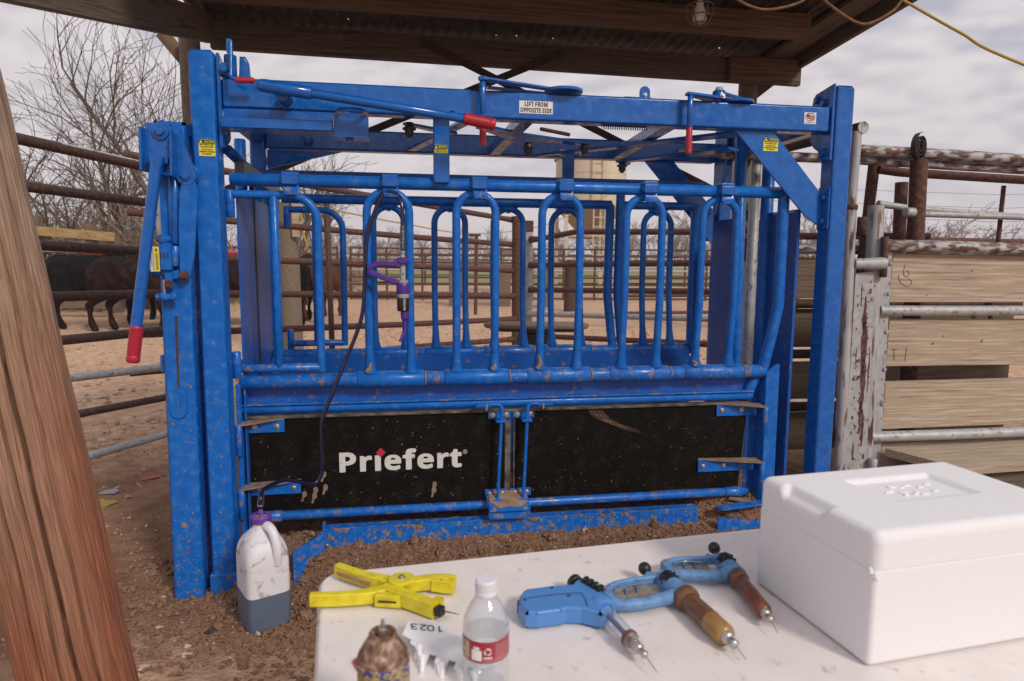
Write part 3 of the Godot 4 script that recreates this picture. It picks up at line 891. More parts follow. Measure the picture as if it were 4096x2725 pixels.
func build_shelter() -> void:
	var t := thing("open_shelter", "open timber shelter with rusty corrugated roof over the chute", "shelter", P(1.4, 0, 1.5), true)
	put(t, "post", MB.new().tube([P(-0.415, -0.1, 1.52), P(-0.425, 1.2, 1.52), P(-0.435, 2.50, 1.52)], [0.064, 0.06, 0.055], 18), M.pole)
	put(t, "post", MB.new().tube([P(2.90, -0.1, 1.52), P(2.90, 1.2, 1.52), P(2.905, 2.50, 1.52)], [0.066, 0.062, 0.058], 18), M.pole)
	put(t, "post", MB.new().tube([P(3.0, -0.1, -2.3), P(3.0, 2.75, -2.3)], [0.066, 0.058], 18), M.pole)
	plank(t, "rear_beam", P(-0.30, 2.492, 1.43), P(2.83, 2.461, 1.43), 0.145, 0.045, M.beam_dark)
	plank(t, "rear_beam", P(2.70, 2.457, 1.385), P(3.175, 2.452, 1.385), 0.152, 0.04, M.beam_brown)
	plank(t, "side_beam", P(-0.288, 2.507, 1.36), P(-0.288, 1.93, -1.0), 0.150, 0.05, M.beam_dark)
	plank(t, "purlin", P(-0.25, 2.541, 0.85), P(2.87, 2.541, 0.85), 0.112, 0.09, M.beam_brown)
	plank(t, "purlin", P(-0.25, 2.585, 0.22), P(2.87, 2.585, 0.22), 0.112, 0.05, M.beam_brown)
	plank(t, "purlin", P(-0.25, 2.63, -0.42), P(3.1, 2.63, -0.42), 0.112, 0.05, M.beam_brown)
	plank(t, "verge_board", P(3.165, roof_v(1.6) - 0.045, 1.6), P(3.165, roof_v(-0.6) - 0.045, -0.6), 0.085, 0.035, M.beam_dark)
	plank(t, "verge_board", P(3.02, roof_v(1.6) - 0.018, 1.6), P(3.02, roof_v(-0.6) - 0.018, -0.6), 0.028, 0.14, M.beam_dark)
	plank(t, "knee_brace", P(-0.60, 2.54, 1.60), P(-0.44, 2.34, 1.60), 0.07, 0.04, M.beam_brown)
	plank(t, "knee_brace", P(3.10, 2.46, 1.58), P(2.93, 2.33, 1.58), 0.07, 0.04, M.beam_dark)
	for x in [[P(0.835, 2.515, 1.39), P(2.95, 1.60, 1.41)], [P(1.645, 2.49, 1.385), P(-0.42, 1.59, 1.405)]]:
		var d: Vector3 = (x[1] - x[0]).normalized()
		put(t, "cross_brace", MB.new().bar(x, Vector3(0, 0, 1), 0.042, 0.005, 0.001).bar([x[0] + Vector3(0, 0.018, -0.02), x[1] + Vector3(0, 0.018, -0.02)], d.cross(Vector3(0, 0, 1)), 0.04, 0.005), M.angle_iron)
	# corrugated sheets, each with its own laps; a few nail holes let the sky through
	var holes := [[0.435, 1.312], [1.266, 1.413 - 0.02], [1.384, 1.385], [1.601, 1.39], [2.643, 1.40]]
	var ends := [-0.36, 0.26, 0.89, 1.52, 2.15, 2.78, 3.20]
	for s in 6:
		var m := MB.new()
		var us := []
		var u: float = ends[s] - 0.02
		while u < ends[s + 1] + 0.02:
			us.append(u)
			u += 0.0078
		var ws := [-0.62, 0.1, 0.8]
		for h in holes:
			if h[0] > us[0] and h[0] < us[-1]: ws.append_array([h[1] - 0.005, h[1] + 0.005])
		ws.append(1.72)
		ws.sort()
		var hgt := func(uu: float, ww: float) -> Vector3: return P(uu, roof_v(ww) + 0.010 + 0.008 * sin(uu * TAU / 0.067) + 0.0015 * (s % 2), ww)
		for i in us.size() - 1:
			for j in ws.size() - 1:
				var skip := false
				for h in holes:
					if h[0] >= us[i] and h[0] < us[i + 1] and absf((ws[j] + ws[j + 1]) * 0.5 - h[1]) < 0.002: skip = true
				if skip: continue
				var sl0 := Vector3(-cos(us[i] * TAU / 0.067) * 0.75, 1, 0).normalized()
				var sl1 := Vector3(-cos(us[i + 1] * TAU / 0.067) * 0.75, 1, 0).normalized()
				m.quad(hgt.call(us[i], ws[j]), hgt.call(us[i + 1], ws[j]), hgt.call(us[i + 1], ws[j + 1]), hgt.call(us[i], ws[j + 1]), sl0, sl1, sl1, sl0)
		put(t, "roof_sheet", m, M.tin)
	# caged lamp under the roof
	var lc := P(1.965, 2.338, 0.2)
	var lamp := thing("caged_lamp", "unlit bulb in a rusty wire cage hanging under the shelter roof", "lamp", lc, true)
	put(lamp, "bulb", MB.new().lathe(lc + Vector3(0, 0.06, 0), Vector3.DOWN, [Vector2(0.014, 0), Vector2(0.015, 0.03), Vector2(0.028, 0.06), Vector2(0.030, 0.08), Vector2(0.022, 0.1), Vector2(0.0, 0.108)], 16), M.bulb)
	put(lamp, "socket", rod(lc + Vector3(0, 0.05, 0), lc + Vector3(0, 0.21, 0), 0.022), M.dark_steel)
	for k in 3:
		var a := PI * k / 3.0 + 0.35
		var d := Vector3(cos(a), 0, sin(a))
		var pts := []
		for i in 15:
			var s := lerpf(-1.25, 1.25, i / 14.0) * 1.25
			pts.append(lc + d * 0.056 * sin(s) * 1.0 + Vector3(0, 0.022 - 0.075 * cos(s), 0))
		put(lamp, "cage_wire", MB.new().tube(pts, 0.0032, 6), M.cage)
	for y in [[-0.012, 0.052], [-0.042, 0.031], [0.03, 0.056]]:
		put(lamp, "cage_ring", MB.new().tube(arc(lc + Vector3(0, y[0], 0), Vector3(y[1], 0, 0), Vector3(0, 0, y[1]), 0, 360, 24), 0.003, 6, false), M.cage)
	# cords
	var c1 := smooth_path([Vector3(0.79, 2.53, -3.0), Vector3(0.80, 2.42, -2.85), Vector3(0.835, 2.30, -2.75), Vector3(0.95, 2.246, -2.733), Vector3(1.09, 2.275, -2.735), Vector3(1.14, 2.33, -2.75), Vector3(1.19, 2.275, -2.737), Vector3(1.285, 2.209, -2.729), Vector3(1.351, 2.196, -2.728), Vector3(1.44, 2.243, -2.733), Vector3(1.478, 2.289, -2.738)], 6)
	solo("lamp_cord", MB.new().tube(c1, 0.0055, 8), M.cord_orange, "rusty orange lamp cord sagging in loops under the roof edge", "cord")
	solo("yellow_cable", MB.new().tube(smooth_path([Vector3(1.476, 2.288, -2.738), Vector3(1.70, 2.165, -2.725), Vector3(1.943, 2.045, -2.71), Vector3(3.1, 1.62, -2.66)], 8), 0.0052, 8), M.rope_yellow, "yellow cable running down from the roof corner to the right", "cable")

# ---------------------------------------------------------------- pipe fences
func fence(called: String, label: String, a: Vector3, b: Vector3, rails: Array, radius: float, mats: Array, posts: Array, post_h: float, post_r: float, group := "", droop := Vector2.ZERO) -> Node3D:
	var t := thing(called, label, "fence", a, false, group)
	for k in rails.size():
		var y: float = rails[k]
		put(t, "rail", MB.new().tube([a + Vector3(0, y, 0), a.lerp(b, 0.5) + Vector3(0, y + droop.x * 0.5 * (1 if k % 2 else -1), 0), b + Vector3(0, y + droop.y, 0)], radius, 10), mats[k % mats.size()])
	for s in posts:
		var p: Vector3 = a.lerp(b, s)
		put(t, "post", MB.new().tube([p + Vector3(0, -0.1, 0), p + Vector3(0, post_h, 0)], post_r, 12), mats[0])
	return t

func build_fences() -> void:
	# rails at the left, running away to the head of the chute
	var t := thing("pipe_fence", "dark rusty eight rail pipe fence running up to the head of the chute", "fence", Vector3(-2.5, 0, -4.1))
	var ys := [[1.894, 1.871], [1.655, 1.642], [1.339, 1.318], [1.057, 1.042], [0.808, 0.793], [0.580, 0.543], [0.365, 0.334], [0.101, 0.081]]
	for k in 8:
		var r: float = [0.031, 0.029, 0.030, 0.030, 0.029, 0.025, 0.0235, 0.024][k]
		var z0: float = -4.2 + 0.027 * k
		var a := Vector3(-2.52, ys[k][0], z0)
		var b := Vector3(-2.374, ys[k][1], z0 - 0.55)
		var d := b - a
		var rl := put(t, "rail", MB.new().tube([a - d * 1.6, a, b, b + d * 0.9], r, 14), M.rust_dark if k not in [5, 7] else M.galv)
		if k == 0: put(rl, "pale_chips", MB.new().tube([a - d * 0.4 + Vector3(0, r * 0.3, 0.002), b + d * 0.6 + Vector3(0, r * 0.3, 0.002)], r * 0.8, 10), M.galv_rusty)
	for s in [-1.55, 1.75]:
		var p: Vector3 = Vector3(-2.52, 0, -4.1) + Vector3(0.146, 0, -0.55) * s
		put(t, "post", MB.new().tube([p + Vector3(0, -0.1, 0), p + Vector3(0, 2.0, 0)], 0.045, 14), M.rust)
	# pen panel straight behind the chute
	t = thing("pipe_fence", "red rusty pipe fence behind the chute, from the cow's rump to the thick post", "fence", Vector3(-1, 0, -7.2))
	var mid := [[Vector3(-2.092, 1.582, -6.28), Vector3(0.024, 1.454, -8.08)], [Vector3(-2.09, 1.261, -6.24), Vector3(0.027, 1.152, -8.04)], [Vector3(-2.088, 0.955, -6.2), Vector3(0.029, 0.856, -8.0)], [Vector3(-2.086, 0.649, -6.17), Vector3(0.031, 0.59, -7.97)], [Vector3(-2.1, 1.98, -6.3), Vector3(0.022, 1.738, -8.11)], [Vector3(-2.1, 0.36, -6.2), Vector3(0.03, 0.35, -8.0)]]
	for k in mid.size():
		var d: Vector3 = mid[k][1] - mid[k][0]
		put(t, "rail", MB.new().tube([mid[k][0] - d * 0.45, mid[k][0].lerp(mid[k][1], 0.5) + Vector3(0, 0.01 * (k % 3 - 1), 0), mid[k][0] + d * 0.94, mid[k][1]], [0.030, 0.030, 0.030, 0.038], 12), M.rust)
	put(t, "post", MB.new().tube([Vector3(0.06, -0.1, -8.0), Vector3(0.053, 1.78, -8.05)], 0.062, 16), M.rust)
	put(t, "brace_rod", rod(Vector3(-1.655, 0.0, -6.25), Vector3(-1.714, 1.80, -6.38), 0.026), M.rust_dark)
	# galvanised post against it, rusty at its top
	t = thing("gate_post", "grey galvanised post with a rusty cap beside the thick red post", "post", Vector3(0.19, 0, -8.0))
	put(t, "post_tube", MB.new().span(Vector3(0.15, -0.1, -8.06), Vector3(0.235, 1.60, -7.98), 0.004), M.galv)
	put(t, "post_cap", MB.new().span(Vector3(0.145, 1.60, -8.065), Vector3(0.240, 1.73, -7.975), 0.006), M.rust)
	# gate swung towards us on the right of that post
	t = thing("pipe_gate", "rusty bent top pipe gate standing behind the chute's right half", "gate", Vector3(0.9, 0, -7.2))
	var rg := [[1.513, 1.548], [1.218, 1.266], [0.936, 1.004], [0.654, 0.752], [0.40, 0.52]]
	for k in 5:
		var a := Vector3(0.207, rg[k][0], -7.93)
		var b := Vector3(1.655, rg[k][1], -6.33)
		var pts := [a, a.lerp(b, 0.06), a.lerp(b, 0.33) + Vector3(0, 0.06 if k == 0 else 0.0, 0), b, b + (b - a) * 0.25]
		put(t, "rail", MB.new().tube(pts, [0.042, 0.030, 0.030, 0.030, 0.030], 12), M.galv if k == 3 else M.rust)
	# fence lines across the far pens
	var far := [["rusty pipe fence across the pens, left of the wooden pole", Vector3(-13.0, 0, -20.4), Vector3(-5.3, 0, -20.8)], ["rusty pipe fence panel in the pens seen between the second and third drop bars", Vector3(-4.9, 0, -20.8), Vector3(-0.6, 0, -21.0)], ["rusty pipe fence panel in the pens behind the thick red post", Vector3(-0.35, 0, -21.0), Vector3(3.5, 0, -21.2)], ["rusty pipe fence panel in the pens below the feed bin's right leg", Vector3(3.55, 0, -21.2), Vector3(8.5, 0, -21.4)]]
	for f in far:
		fence("pen_fence", f[0], f[1], f[2], [1.57, 1.36, 1.15, 0.92, 0.70, 0.48, 0.25, 0.06], 0.028, [M.rust, M.rust, M.rust, M.galv, M.rust, M.rust, M.rail_rusty, M.rust], [0.0, 0.25, 0.5, 0.75, 1.0], 1.60, 0.035, "rusty pipe fences across the far pens")
	fence("pen_fence", "farthest rusty rail fence before the green pasture", Vector3(-16, 0, -31), Vector3(14, 0, -32), [1.45, 1.2, 0.9, 0.5], 0.03, [M.rust, M.rust, M.galv], [0.0, 0.1, 0.2, 0.3, 0.4, 0.5, 0.6, 0.7, 0.8, 0.9, 1.0], 1.5, 0.05, "rusty pipe fences across the far pens")
	fence("pen_fence", "rusty pipe fence running back towards the trees at the right", Vector3(3.9, 0, -13.0), Vector3(8.5, 0, -20.5), [1.75, 1.45, 1.15, 0.85, 0.55, 0.25], 0.03, [M.rust, M.rust, M.rail_rusty], [0.0, 0.33, 0.66, 1.0], 1.8, 0.05, "rusty pipe fences across the far pens")
	fence("pen_fence", "dark rusty fence with a tall post below the feed bin's hopper", Vector3(2.05, 0, -12.6), Vector3(3.9, 0, -13.0), [1.25, 0.95, 0.62, 0.30], 0.03, [M.rust_dark, M.rust], [0.0, 1.0], 1.75, 0.07, "rusty pipe fences across the far pens")
	# lone pole with a cross arm
	t = thing("pole", "thin rusty pole with a short cross arm standing in the far pen", "pole", Vector3(-0.82, 0, -15.6))
	put(t, "pole_tube", MB.new().tube([Vector3(-0.84, -0.1, -15.6), Vector3(-0.82, 1.80, -15.6)], 0.042, 10), M.rust)
	put(t, "cross_arm", MB.new().span(Vector3(-1.0, 1.78, -15.62), Vector3(-0.72, 1.83, -15.56), 0.005), M.rust_dark)
	put(t, "insulator", rod(Vector3(-0.94, 1.70, -15.6), Vector3(-0.94, 1.79, -15.6), 0.03), M.zinc)
	# wooden pole close behind the head gate
	t = thing("wooden_pole", "weathered wooden pole behind the left swing gate", "pole", Vector3(-2.93, 0, -9.05))
	put(t, "pole_trunk", MB.new().tube([Vector3(-2.93, -0.1, -9.05), Vector3(-2.97, 2.0, -9.1)], [0.14, 0.13], 14), M.pole)
	put(t, "pale_plank", MB.new().span(Vector3(-2.86, 1.55, -8.98), Vector3(-2.76, 2.3, -8.94), 0.004), M.plank)
	solo("yellow_rope", MB.new().tube(smooth_path([Vector3(-2.72, 1.85, -8.9), Vector3(-2.70, 1.6, -8.9), Vector3(-2.66, 1.45, -8.9), Vector3(-2.69, 1.38, -8.9)], 6), 0.012, 6), M.rope_yellow, "short yellow rope hanging down the weathered wooden pole", "rope")
	solo("yellow_wire", MB.new().tube(smooth_path([Vector3(-2.8, 2.0, -9.0), Vector3(-1.85, 1.86, -11.5), Vector3(-0.83, 1.84, -15.6), Vector3(0.9, 2.15, -17.0), Vector3(2.9, 3.2, -19.5)], 8), 0.012, 5), M.rope_yellow, "yellow wire strung across the pens from pole to pole", "wire")
	# wooden feed bunk in the far pen
	t = thing("feed_bunk", "dark weathered wooden feed bunk standing in the far pen", "feed bunk", Vector3(-0.3, 0, -18.5))
	plank(t, "board", Vector3(-1.9, 1.08, -18.5), Vector3(1.0, 1.08, -18.5), 0.10, 0.5, M.plank_grey)
	for x in [-1.7, -0.4, 0.75]: put(t, "leg", MB.new().span(Vector3(x, -0.1, -18.7), Vector3(x + 0.35, 1.03, -18.3), 0.01), M.plank_grey)
	# grey timber posts in the pens
	for q in [[1.42, -17.0, "stubby grey timber post under the feed bin's ladder"], [7.2, -17.5, "stubby grey timber post behind the right fence line"]]:
		t = thing("timber_post", q[2], "post", Vector3(q[0], 0, q[1]))
		put(t, "post_trunk", MB.new().tube([Vector3(q[0], -0.1, q[1]), Vector3(q[0] + 0.02, 1.25, q[1])], 0.14, 12), M.angle_iron)
	# black lidded feed tub
	t = thing("feed_tub", "black feed tub under a flat grey lid beyond the chute", "tub", Vector3(0.22, 0, -6.45))
	put(t, "tub_body", MB.new().span(Vector3(0.05, -0.05, -6.62), Vector3(0.40, 0.60, -6.30), 0.02), M.black_plastic)
	put(t, "lid", MB.new().slab(oval(Vector3(0.23, 0.665, -6.46), 0.30, 0.20, Vector3.RIGHT, Vector3.BACK), Vector3(0, 0.04, 0), 0.012), M.plank_grey)
	put(t, "lid_rim", MB.new().slab(oval(Vector3(0.23, 0.632, -6.46), 0.27, 0.17, Vector3.RIGHT, Vector3.BACK), Vector3(0, 0.028, 0), 0.005), M.dark_steel)
	# yellow board fence behind the cattle
	t = thing("board_fence", "new yellow pine board fence with grey posts behind the cattle", "fence", Vector3(-9.6, 0, -15.3))
	plank(t, "board", Vector3(-11.4, 1.89, -15.18), Vector3(-8.76, 1.695, -15.16), 0.20, 0.04, M.plank_yellow)
	plank(t, "board", Vector3(-11.4, 1.50, -15.18), Vector3(-8.78, 1.42, -15.16), 0.20, 0.04, M.plank_yellow)
	plank(t, "board", Vector3(-11.4, 1.05, -15.18), Vector3(-8.78, 1.02, -15.16), 0.20, 0.04, M.plank_grey)
	for q in [[-10.55, 2.15], [-9.35, 1.98], [-8.85, 1.72]]: put(t, "post", MB.new().span(Vector3(q[0] - 0.09, -0.1, -15.4), Vector3(q[0] + 0.09, q[1], -15.21), 0.01), M.plank_grey)
	solo("red_rail", MB.new().tube([Vector3(-9.3, 1.36, -14.9), Vector3(-6.6, 1.375, -14.6), Vector3(-5.6, 1.35, -14.5)], 0.05, 10), M.tag_red, "red painted rail behind the heads of the cattle", "rail")
	plank(thing("sleeper", "grey timber sleeper lying in the dirt behind the cattle's legs", "timber", Vector3(-8.3, 0, -14.2)), "timber", Vector3(-9.4, 0.35, -14.2), Vector3(-6.2, 0.35, -14.0), 0.30, 0.12, M.plank_grey)

# ---------------------------------------------------------------- plank gate and pens at the right
func build_right_side() -> void:
	var t := thing("portal_post", "galvanised rust streaked portal pipe rising just right of the chute", "post", P(2.94, 0, 0.45), true)
	put(t, "upright", MB.new().tube([P(2.950, 0.0, 0.45), P(2.932, 0.9, 0.45), P(2.916, 1.53, 0.45), P(2.916, 1.55, 0.45)], [0.030, 0.029, 0.0285, 0.0285], 18), M.galv_rusty)
	put(t, "upright", MB.new().tube([P(2.916, 1.565, 0.45), P(2.922, 1.93, 0.45)], 0.025, 18), M.galv_rusty)
	put(t, "weld_collar", rod(P(2.916, 1.548, 0.45), P(2.917, 1.576, 0.45), 0.033), M.rust)
	var tp := put(t, "top_pipe", MB.new().tube([P(2.938, 1.945, 0.43), P(2.93, 1.95, 1.0), P(2.90, 1.945, 1.62)], 0.0295, 18), M.rust_dark)
	put(tp, "pipe_end", disc(P(2.938, 1.945, 0.426), Vector3(0, 0, 1), 0.0296, 0.008), M.galv_rusty)
	put(t, "far_upright", MB.new().tube([P(2.90, 0.0, 1.60), P(2.90, 1.94, 1.60)], 0.029, 16), M.galv)
	var sp0 := put(t, "steel_plate", MB.new().slab([P(2.990, 0.05, 0.47), P(3.122, 0.05, 0.47), P(3.092, 1.245, 0.47), P(2.978, 1.235, 0.47)], Vector3(0, 0, 0.012), 0.002), M.galv)
	rng.seed = 83
	var rs := MB.new()
	for q in [[3.045, 1.02, 0.012, 0.10], [3.052, 0.86, 0.022, 0.16], [3.062, 0.66, 0.017, 0.15], [3.058, 0.50, 0.010, 0.07], [3.075, 0.42, 0.012, 0.09], [3.02, 1.12, 0.004, 0.06], [3.03, 0.30, 0.006, 0.05], [3.09, 0.72, 0.004, 0.12], [3.012, 0.80, 0.003, 0.05]]:
		var pts := []
		for k in 22:
			var a := TAU * k / 22
			pts.append(P(q[0] + cos(a) * q[2] * rng.randf_range(0.45, 1.25), q[1] + sin(a) * q[3] * rng.randf_range(0.8, 1.1), 0.4635))
		rs.slab(pts, Vector3(0, 0, 0.0008))
	for i in 90:
		var r := 0.0012 + 0.005 * pow(rng.randf(), 3.0)
		rs.slab(oval(P(rng.randf_range(2.995, 3.095), rng.randf_range(0.25, 1.2), 0.4635), r * rng.randf_range(0.3, 1.6), r), Vector3(0, 0, 0.0008))
	tag(put(sp0, "rust_streaks", rs, M.rust), "", "", "", "stuff")
	put(t, "steel_plate", MB.new().span(P(2.80, 0.0, 1.25), P(2.885, 1.29, 1.30), 0.004), M.galv_rusty)
	t = thing("hinge_post", "short galvanised hinge post with rusty blotches carrying the plank gate", "post", P(3.1, 0, 0.5), true)
	put(t, "upright", MB.new().tube([P(3.140, 0.0, 0.50), P(3.12, 0.6, 0.50), P(3.095, 1.572, 0.50)], 0.039, 18), M.galv_rusty)
	put(t, "post_cap", disc(P(3.095, 1.574, 0.50), Vector3.UP, 0.038, 0.008), M.galv_rusty)
	put(t, "hinge_arm", MB.new().tube([P(2.945, 1.282, 0.44), P(3.115, 1.286, 0.44)], [0.026, 0.033], 16), M.galv_rusty)
	put(t, "hinge_pin", rod(P(3.117, 1.215, 0.44), P(3.112, 1.42, 0.44), 0.0175), M.rust)
	put(t, "latch_stub", rod(P(3.135, 0.20, 0.44), P(3.135, 0.265, 0.44), 0.022), M.galv_rusty)
	# the gate itself
	t = thing("plank_gate", "galvanised pipe gate faced with weathered wooden planks at the right", "gate", P(3.6, 0, 0.5), true)
	for g in [[1.376, 1.345, 0.032], [1.042, 1.034, 0.027], [0.369, 0.360, 0.029], [0.07, 0.06, 0.027]]:
		put(t, "rail", MB.new().tube([P(3.145, g[0], 0.49), P(3.6, g[0] - 0.004, 0.49), P(4.9, g[1], 0.49)], g[2], 16), M.galv if g[0] < 1.3 else M.rail_rusty)
	put(t, "stile_plate", MB.new().slab([P(3.150, 0.05, 0.505), P(3.232, 0.05, 0.505), P(3.208, 1.345, 0.505), P(3.130, 1.342, 0.505)], Vector3(0, 0, 0.010), 0.002), M.galv)
	put(t, "stile_pipe", MB.new().tube([P(3.168, 0.05, 0.515), P(3.135, 1.33, 0.515)], 0.026, 14), M.galv_rusty)
	var si := 0
	for v in [1.285, 1.13, 0.93, 0.73, 0.545, 0.36, 0.215]: bolt(t, P(3.218 - 0.018 * (v - 0.2), v, 0.498), Vector3(0, 0, 1), 0.009, M.galv_rusty)
	for pk in [[1.337, 1.082, 1.328, 1.072, 3.222], [0.993, 0.742, 0.982, 0.728, 3.230], [0.657, 0.400, 0.655, 0.403, 3.235], [0.326, 0.10, 0.318, 0.09, 3.24]]:
		plank(t, "plank", P(pk[4], (pk[0] + pk[1]) * 0.5, 0.535), P(4.9, (pk[2] + pk[3]) * 0.5, 0.535), (pk[0] - pk[1]), 0.04, M.plank)
	rng.seed = 88
	for kn in [[3.56, 0.90, 1.0], [3.50, 0.86, 1.4], [3.80, 0.87, 1.5], [3.44, 1.12, 0.8], [3.70, 1.25, 1.2], [3.88, 0.62, 0.8], [3.62, 0.50, 0.5]]:
		for ring in 1:
			var r: float = (0.0045 + 0.005 * ring) * kn[2]
			if ring == 0: put(t, "knot", MB.new().slab(oval(P(kn[0], kn[1], 0.5145), r * 0.3, r * 0.8, Vector3(0.96, 0.28, 0), Vector3(-0.28, 0.96, 0)), Vector3(0, 0, 0.002)), M.beam_brown)
			else: put(t, "knot_ring", MB.new().tube(arc(P(kn[0], kn[1], 0.5148), Vector3(r * 1.7, 0, 0), Vector3(0, r, 0), 0, 360, 20), 0.0007, 4, false), M.plank_grey)
	# chalk strokes on the planks
	var ck := MB.new()
	ck.tube(smooth_path([P(3.30, 1.28, 0.5135), P(3.29, 1.235, 0.5135), P(3.315, 1.215, 0.5135), P(3.325, 1.24, 0.5135), P(3.30, 1.25, 0.5148)], 5), 0.0012, 5)
	ck.tube(smooth_path([P(3.262, 1.225, 0.5135), P(3.28, 1.185, 0.5135), P(3.325, 1.165, 0.5135), P(3.345, 1.19, 0.5135), P(3.32, 1.21, 0.5148)], 5), 0.0012, 5)
	ck.tube([P(3.27, 0.83, 0.5135), P(3.275, 0.775, 0.5135)], 0.0015, 5)
	ck.tube([P(3.255, 0.835, 0.5135), P(3.29, 0.833, 0.5135)], 0.0015, 5)
	ck.tube([P(3.345, 0.845, 0.5135), P(3.34, 0.77, 0.5135)], 0.0015, 5)
	put(t, "pencil_marks", ck, M.beam_dark)
	# loose plank shelf in front of the gate
	t = thing("plank_shelf", "thick weathered plank lying flat before the foot of the plank gate", "plank", P(3.6, 0, 0.3), true)
	put(t, "support", MB.new().span(P(3.36, 0.05, 0.22), P(3.95, 0.255, 0.27), 0.004).span(P(3.30, 0.0, 0.30), P(3.40, 0.25, 0.40), 0.004), M.beam_dark)
	var pk := MB.new()
	pk.slab([Vector3(-0.10, 0, -0.16), Vector3(1.5, 0, -0.16), Vector3(1.5, 0, 0.16), Vector3(0.04, 0, 0.16)], Vector3(0, 0.045, 0), 0.003)
	var po := put(t, "plank", pk, M.plank)
	po.position = P(3.33, 0.283, 0.31) - base_of[t]
	po.rotation = Vector3(0.05, 0.05, 0)
	put(t, "moss_board", MB.new().span(P(3.5, 0.12, 0.40), P(4.9, 0.25, 0.43)), M.twig_green)
	# wooden alley wall seen between chute and portal
	t = thing("alley_wall", "brown plank alley wall seen through the gap right of the chute", "wall", P(3.1, 0, 1.1), true)
	for v in [[1.315, 1.07], [1.005, 0.772], [0.68, 0.45], [0.365, 0.13]]:
		plank(t, "plank", P(2.99, (v[0] + v[1]) * 0.5, 1.12), P(4.6, (v[0] + v[1]) * 0.5 - 0.01, 1.12), v[0] - v[1], 0.04, M.plank_grey)
	for v in [1.365, 1.04, 0.735, 0.41]: put(t, "rail", rod(P(2.95, v, 1.07), P(4.6, v - 0.01, 1.07), 0.028), M.rail_rusty if v > 1.3 else M.rust_dark)
	put(t, "post", rod(P(3.62, -0.1, 1.18), P(3.62, 1.3, 1.18), 0.05), M.rust)
	# high rails and posts of the far side pens
	t = thing("pen_rails", "pair of rust flaked galvanised rails high above the plank gate", "fence", P(3.8, 0, 0.8), true)
	put(t, "rail", MB.new().tube([P(3.13, 1.902, 0.80), P(3.8, 1.892, 0.80), P(5.6, 1.852, 0.80)], 0.031, 16), M.rail_rusty)
	put(t, "rail", MB.new().tube([P(2.4, 1.862, 0.84), P(3.2, 1.856, 0.84), P(5.6, 1.80, 0.84)], 0.026, 16), M.rail_rusty)
	put(t, "rail", MB.new().tube([P(2.2, 1.88, 0.95), P(3.2, 1.88, 0.95)], 0.024, 14), M.galv)
	put(t, "post", rod(P(5.4, -0.1, 0.86), P(5.4, 1.95, 0.86), 0.045), M.rust)
	put(t, "post", rod(P(2.7, -0.1, 1.0), P(2.7, 1.90, 1.0), 0.03), M.galv)
	t = thing("rust_post", "thick rusty pipe post topped by a rolled strap behind the plank gate", "post", P(3.55, 0, 0.75), true)
	put(t, "upright", MB.new().tube([P(3.585, 0.2, 0.75), P(3.53, 1.852, 0.75)], 0.044, 18), M.rust)
	put(t, "latch_ring", rod(P(3.44, 1.565, 0.72), P(3.50, 1.565, 0.72), 0.026), M.galv)
	var rl := MB.new()
	var sp := []
	for i in 46:
		var a := i * 0.42
		var r := 0.012 + 0.0011 * i
		sp.append(P(3.515 + 0.62 * r * sin(a), 1.92 + 1.25 * r * cos(a), 0.74))
	rl.bar(sp, Vector3(0, 0, 1), 0.003, 0.04)
	solo_in_chute("rolled_strap", rl, M.tin, "coiled grey metal strap standing on the thick rusty post", "strap", P(3.515, 1.86, 0.74))
	t = thing("rust_post", "shorter plain rusty pipe post left of the strap topped post", "post", P(3.80, 0, 1.2), true)
	put(t, "upright", MB.new().tube([P(3.84, 0, 1.2), P(3.795, 1.785, 1.2)], 0.038, 16), M.rust)
	put(t, "side_stub", rod(P(3.87, 1.2, 1.2), P(3.87, 1.60, 1.2), 0.014), M.rust)
	t = thing("rust_gate", "rusty bent pipe gate leaning behind the thick rusty post", "gate", P(3.4, 0, 1.0), true)
	put(t, "upright", MB.new().tube([P(3.36, 0.3, 1.0), P(3.415, 1.362, 1.0), P(3.445, 1.868, 1.0)], [0.03, 0.03, 0.032], 14), M.rust)
	put(t, "rail", MB.new().tube([P(3.45, 1.838, 0.98), P(3.60, 1.815, 0.98), P(5.8, 1.755, 0.98)], [0.034, 0.026, 0.026], 14), M.rust)
	put(t, "rail", MB.new().tube([P(3.48, 1.63, 0.99), P(3.70, 1.61, 0.99), P(5.6, 1.52, 0.99)], [0.022, 0.017, 0.017], 12), M.galv)
	put(t, "rail", MB.new().tube([P(3.72, 1.575, 0.96), P(5.6, 1.555, 0.96)], 0.0185, 12), M.galv)
	put(t, "strut", MB.new().tube([P(4.34, 0.8, 1.02), P(4.352, 1.76, 1.02)], 0.013, 10), M.rust)
	put(t, "hinge_lug", rod(P(3.36, 1.44, 0.95), P(3.36, 1.55, 0.95), 0.032), M.rust)
	put(t, "rail", MB.new().tube([P(2.5, 1.43, 1.3), P(3.3, 1.45, 1.3), P(4.1, 1.46, 1.3)], 0.022, 12), M.rust)
	put(t, "post", MB.new().tube([P(2.99, 0, 1.4), P(2.99, 1.55, 1.4)], 0.05, 12), M.rust)
	t = thing("rust_rail", "low rusty rail with stub ends beyond the thick rusty post", "rail", P(4.6, 0, 2.2), true)
	put(t, "rail", MB.new().tube([P(4.75, 1.46, 2.2), P(4.85, 1.455, 2.2), P(7.0, 1.44, 2.2)], [0.05, 0.035, 0.035], 12), M.rust)
	put(t, "post", rod(P(4.6, 0, 2.3), P(4.6, 1.47, 2.3), 0.07), M.galv)
	put(t, "post", rod(P(5.6, 0, 2.3), P(5.6, 1.40, 2.3), 0.07), M.rust)
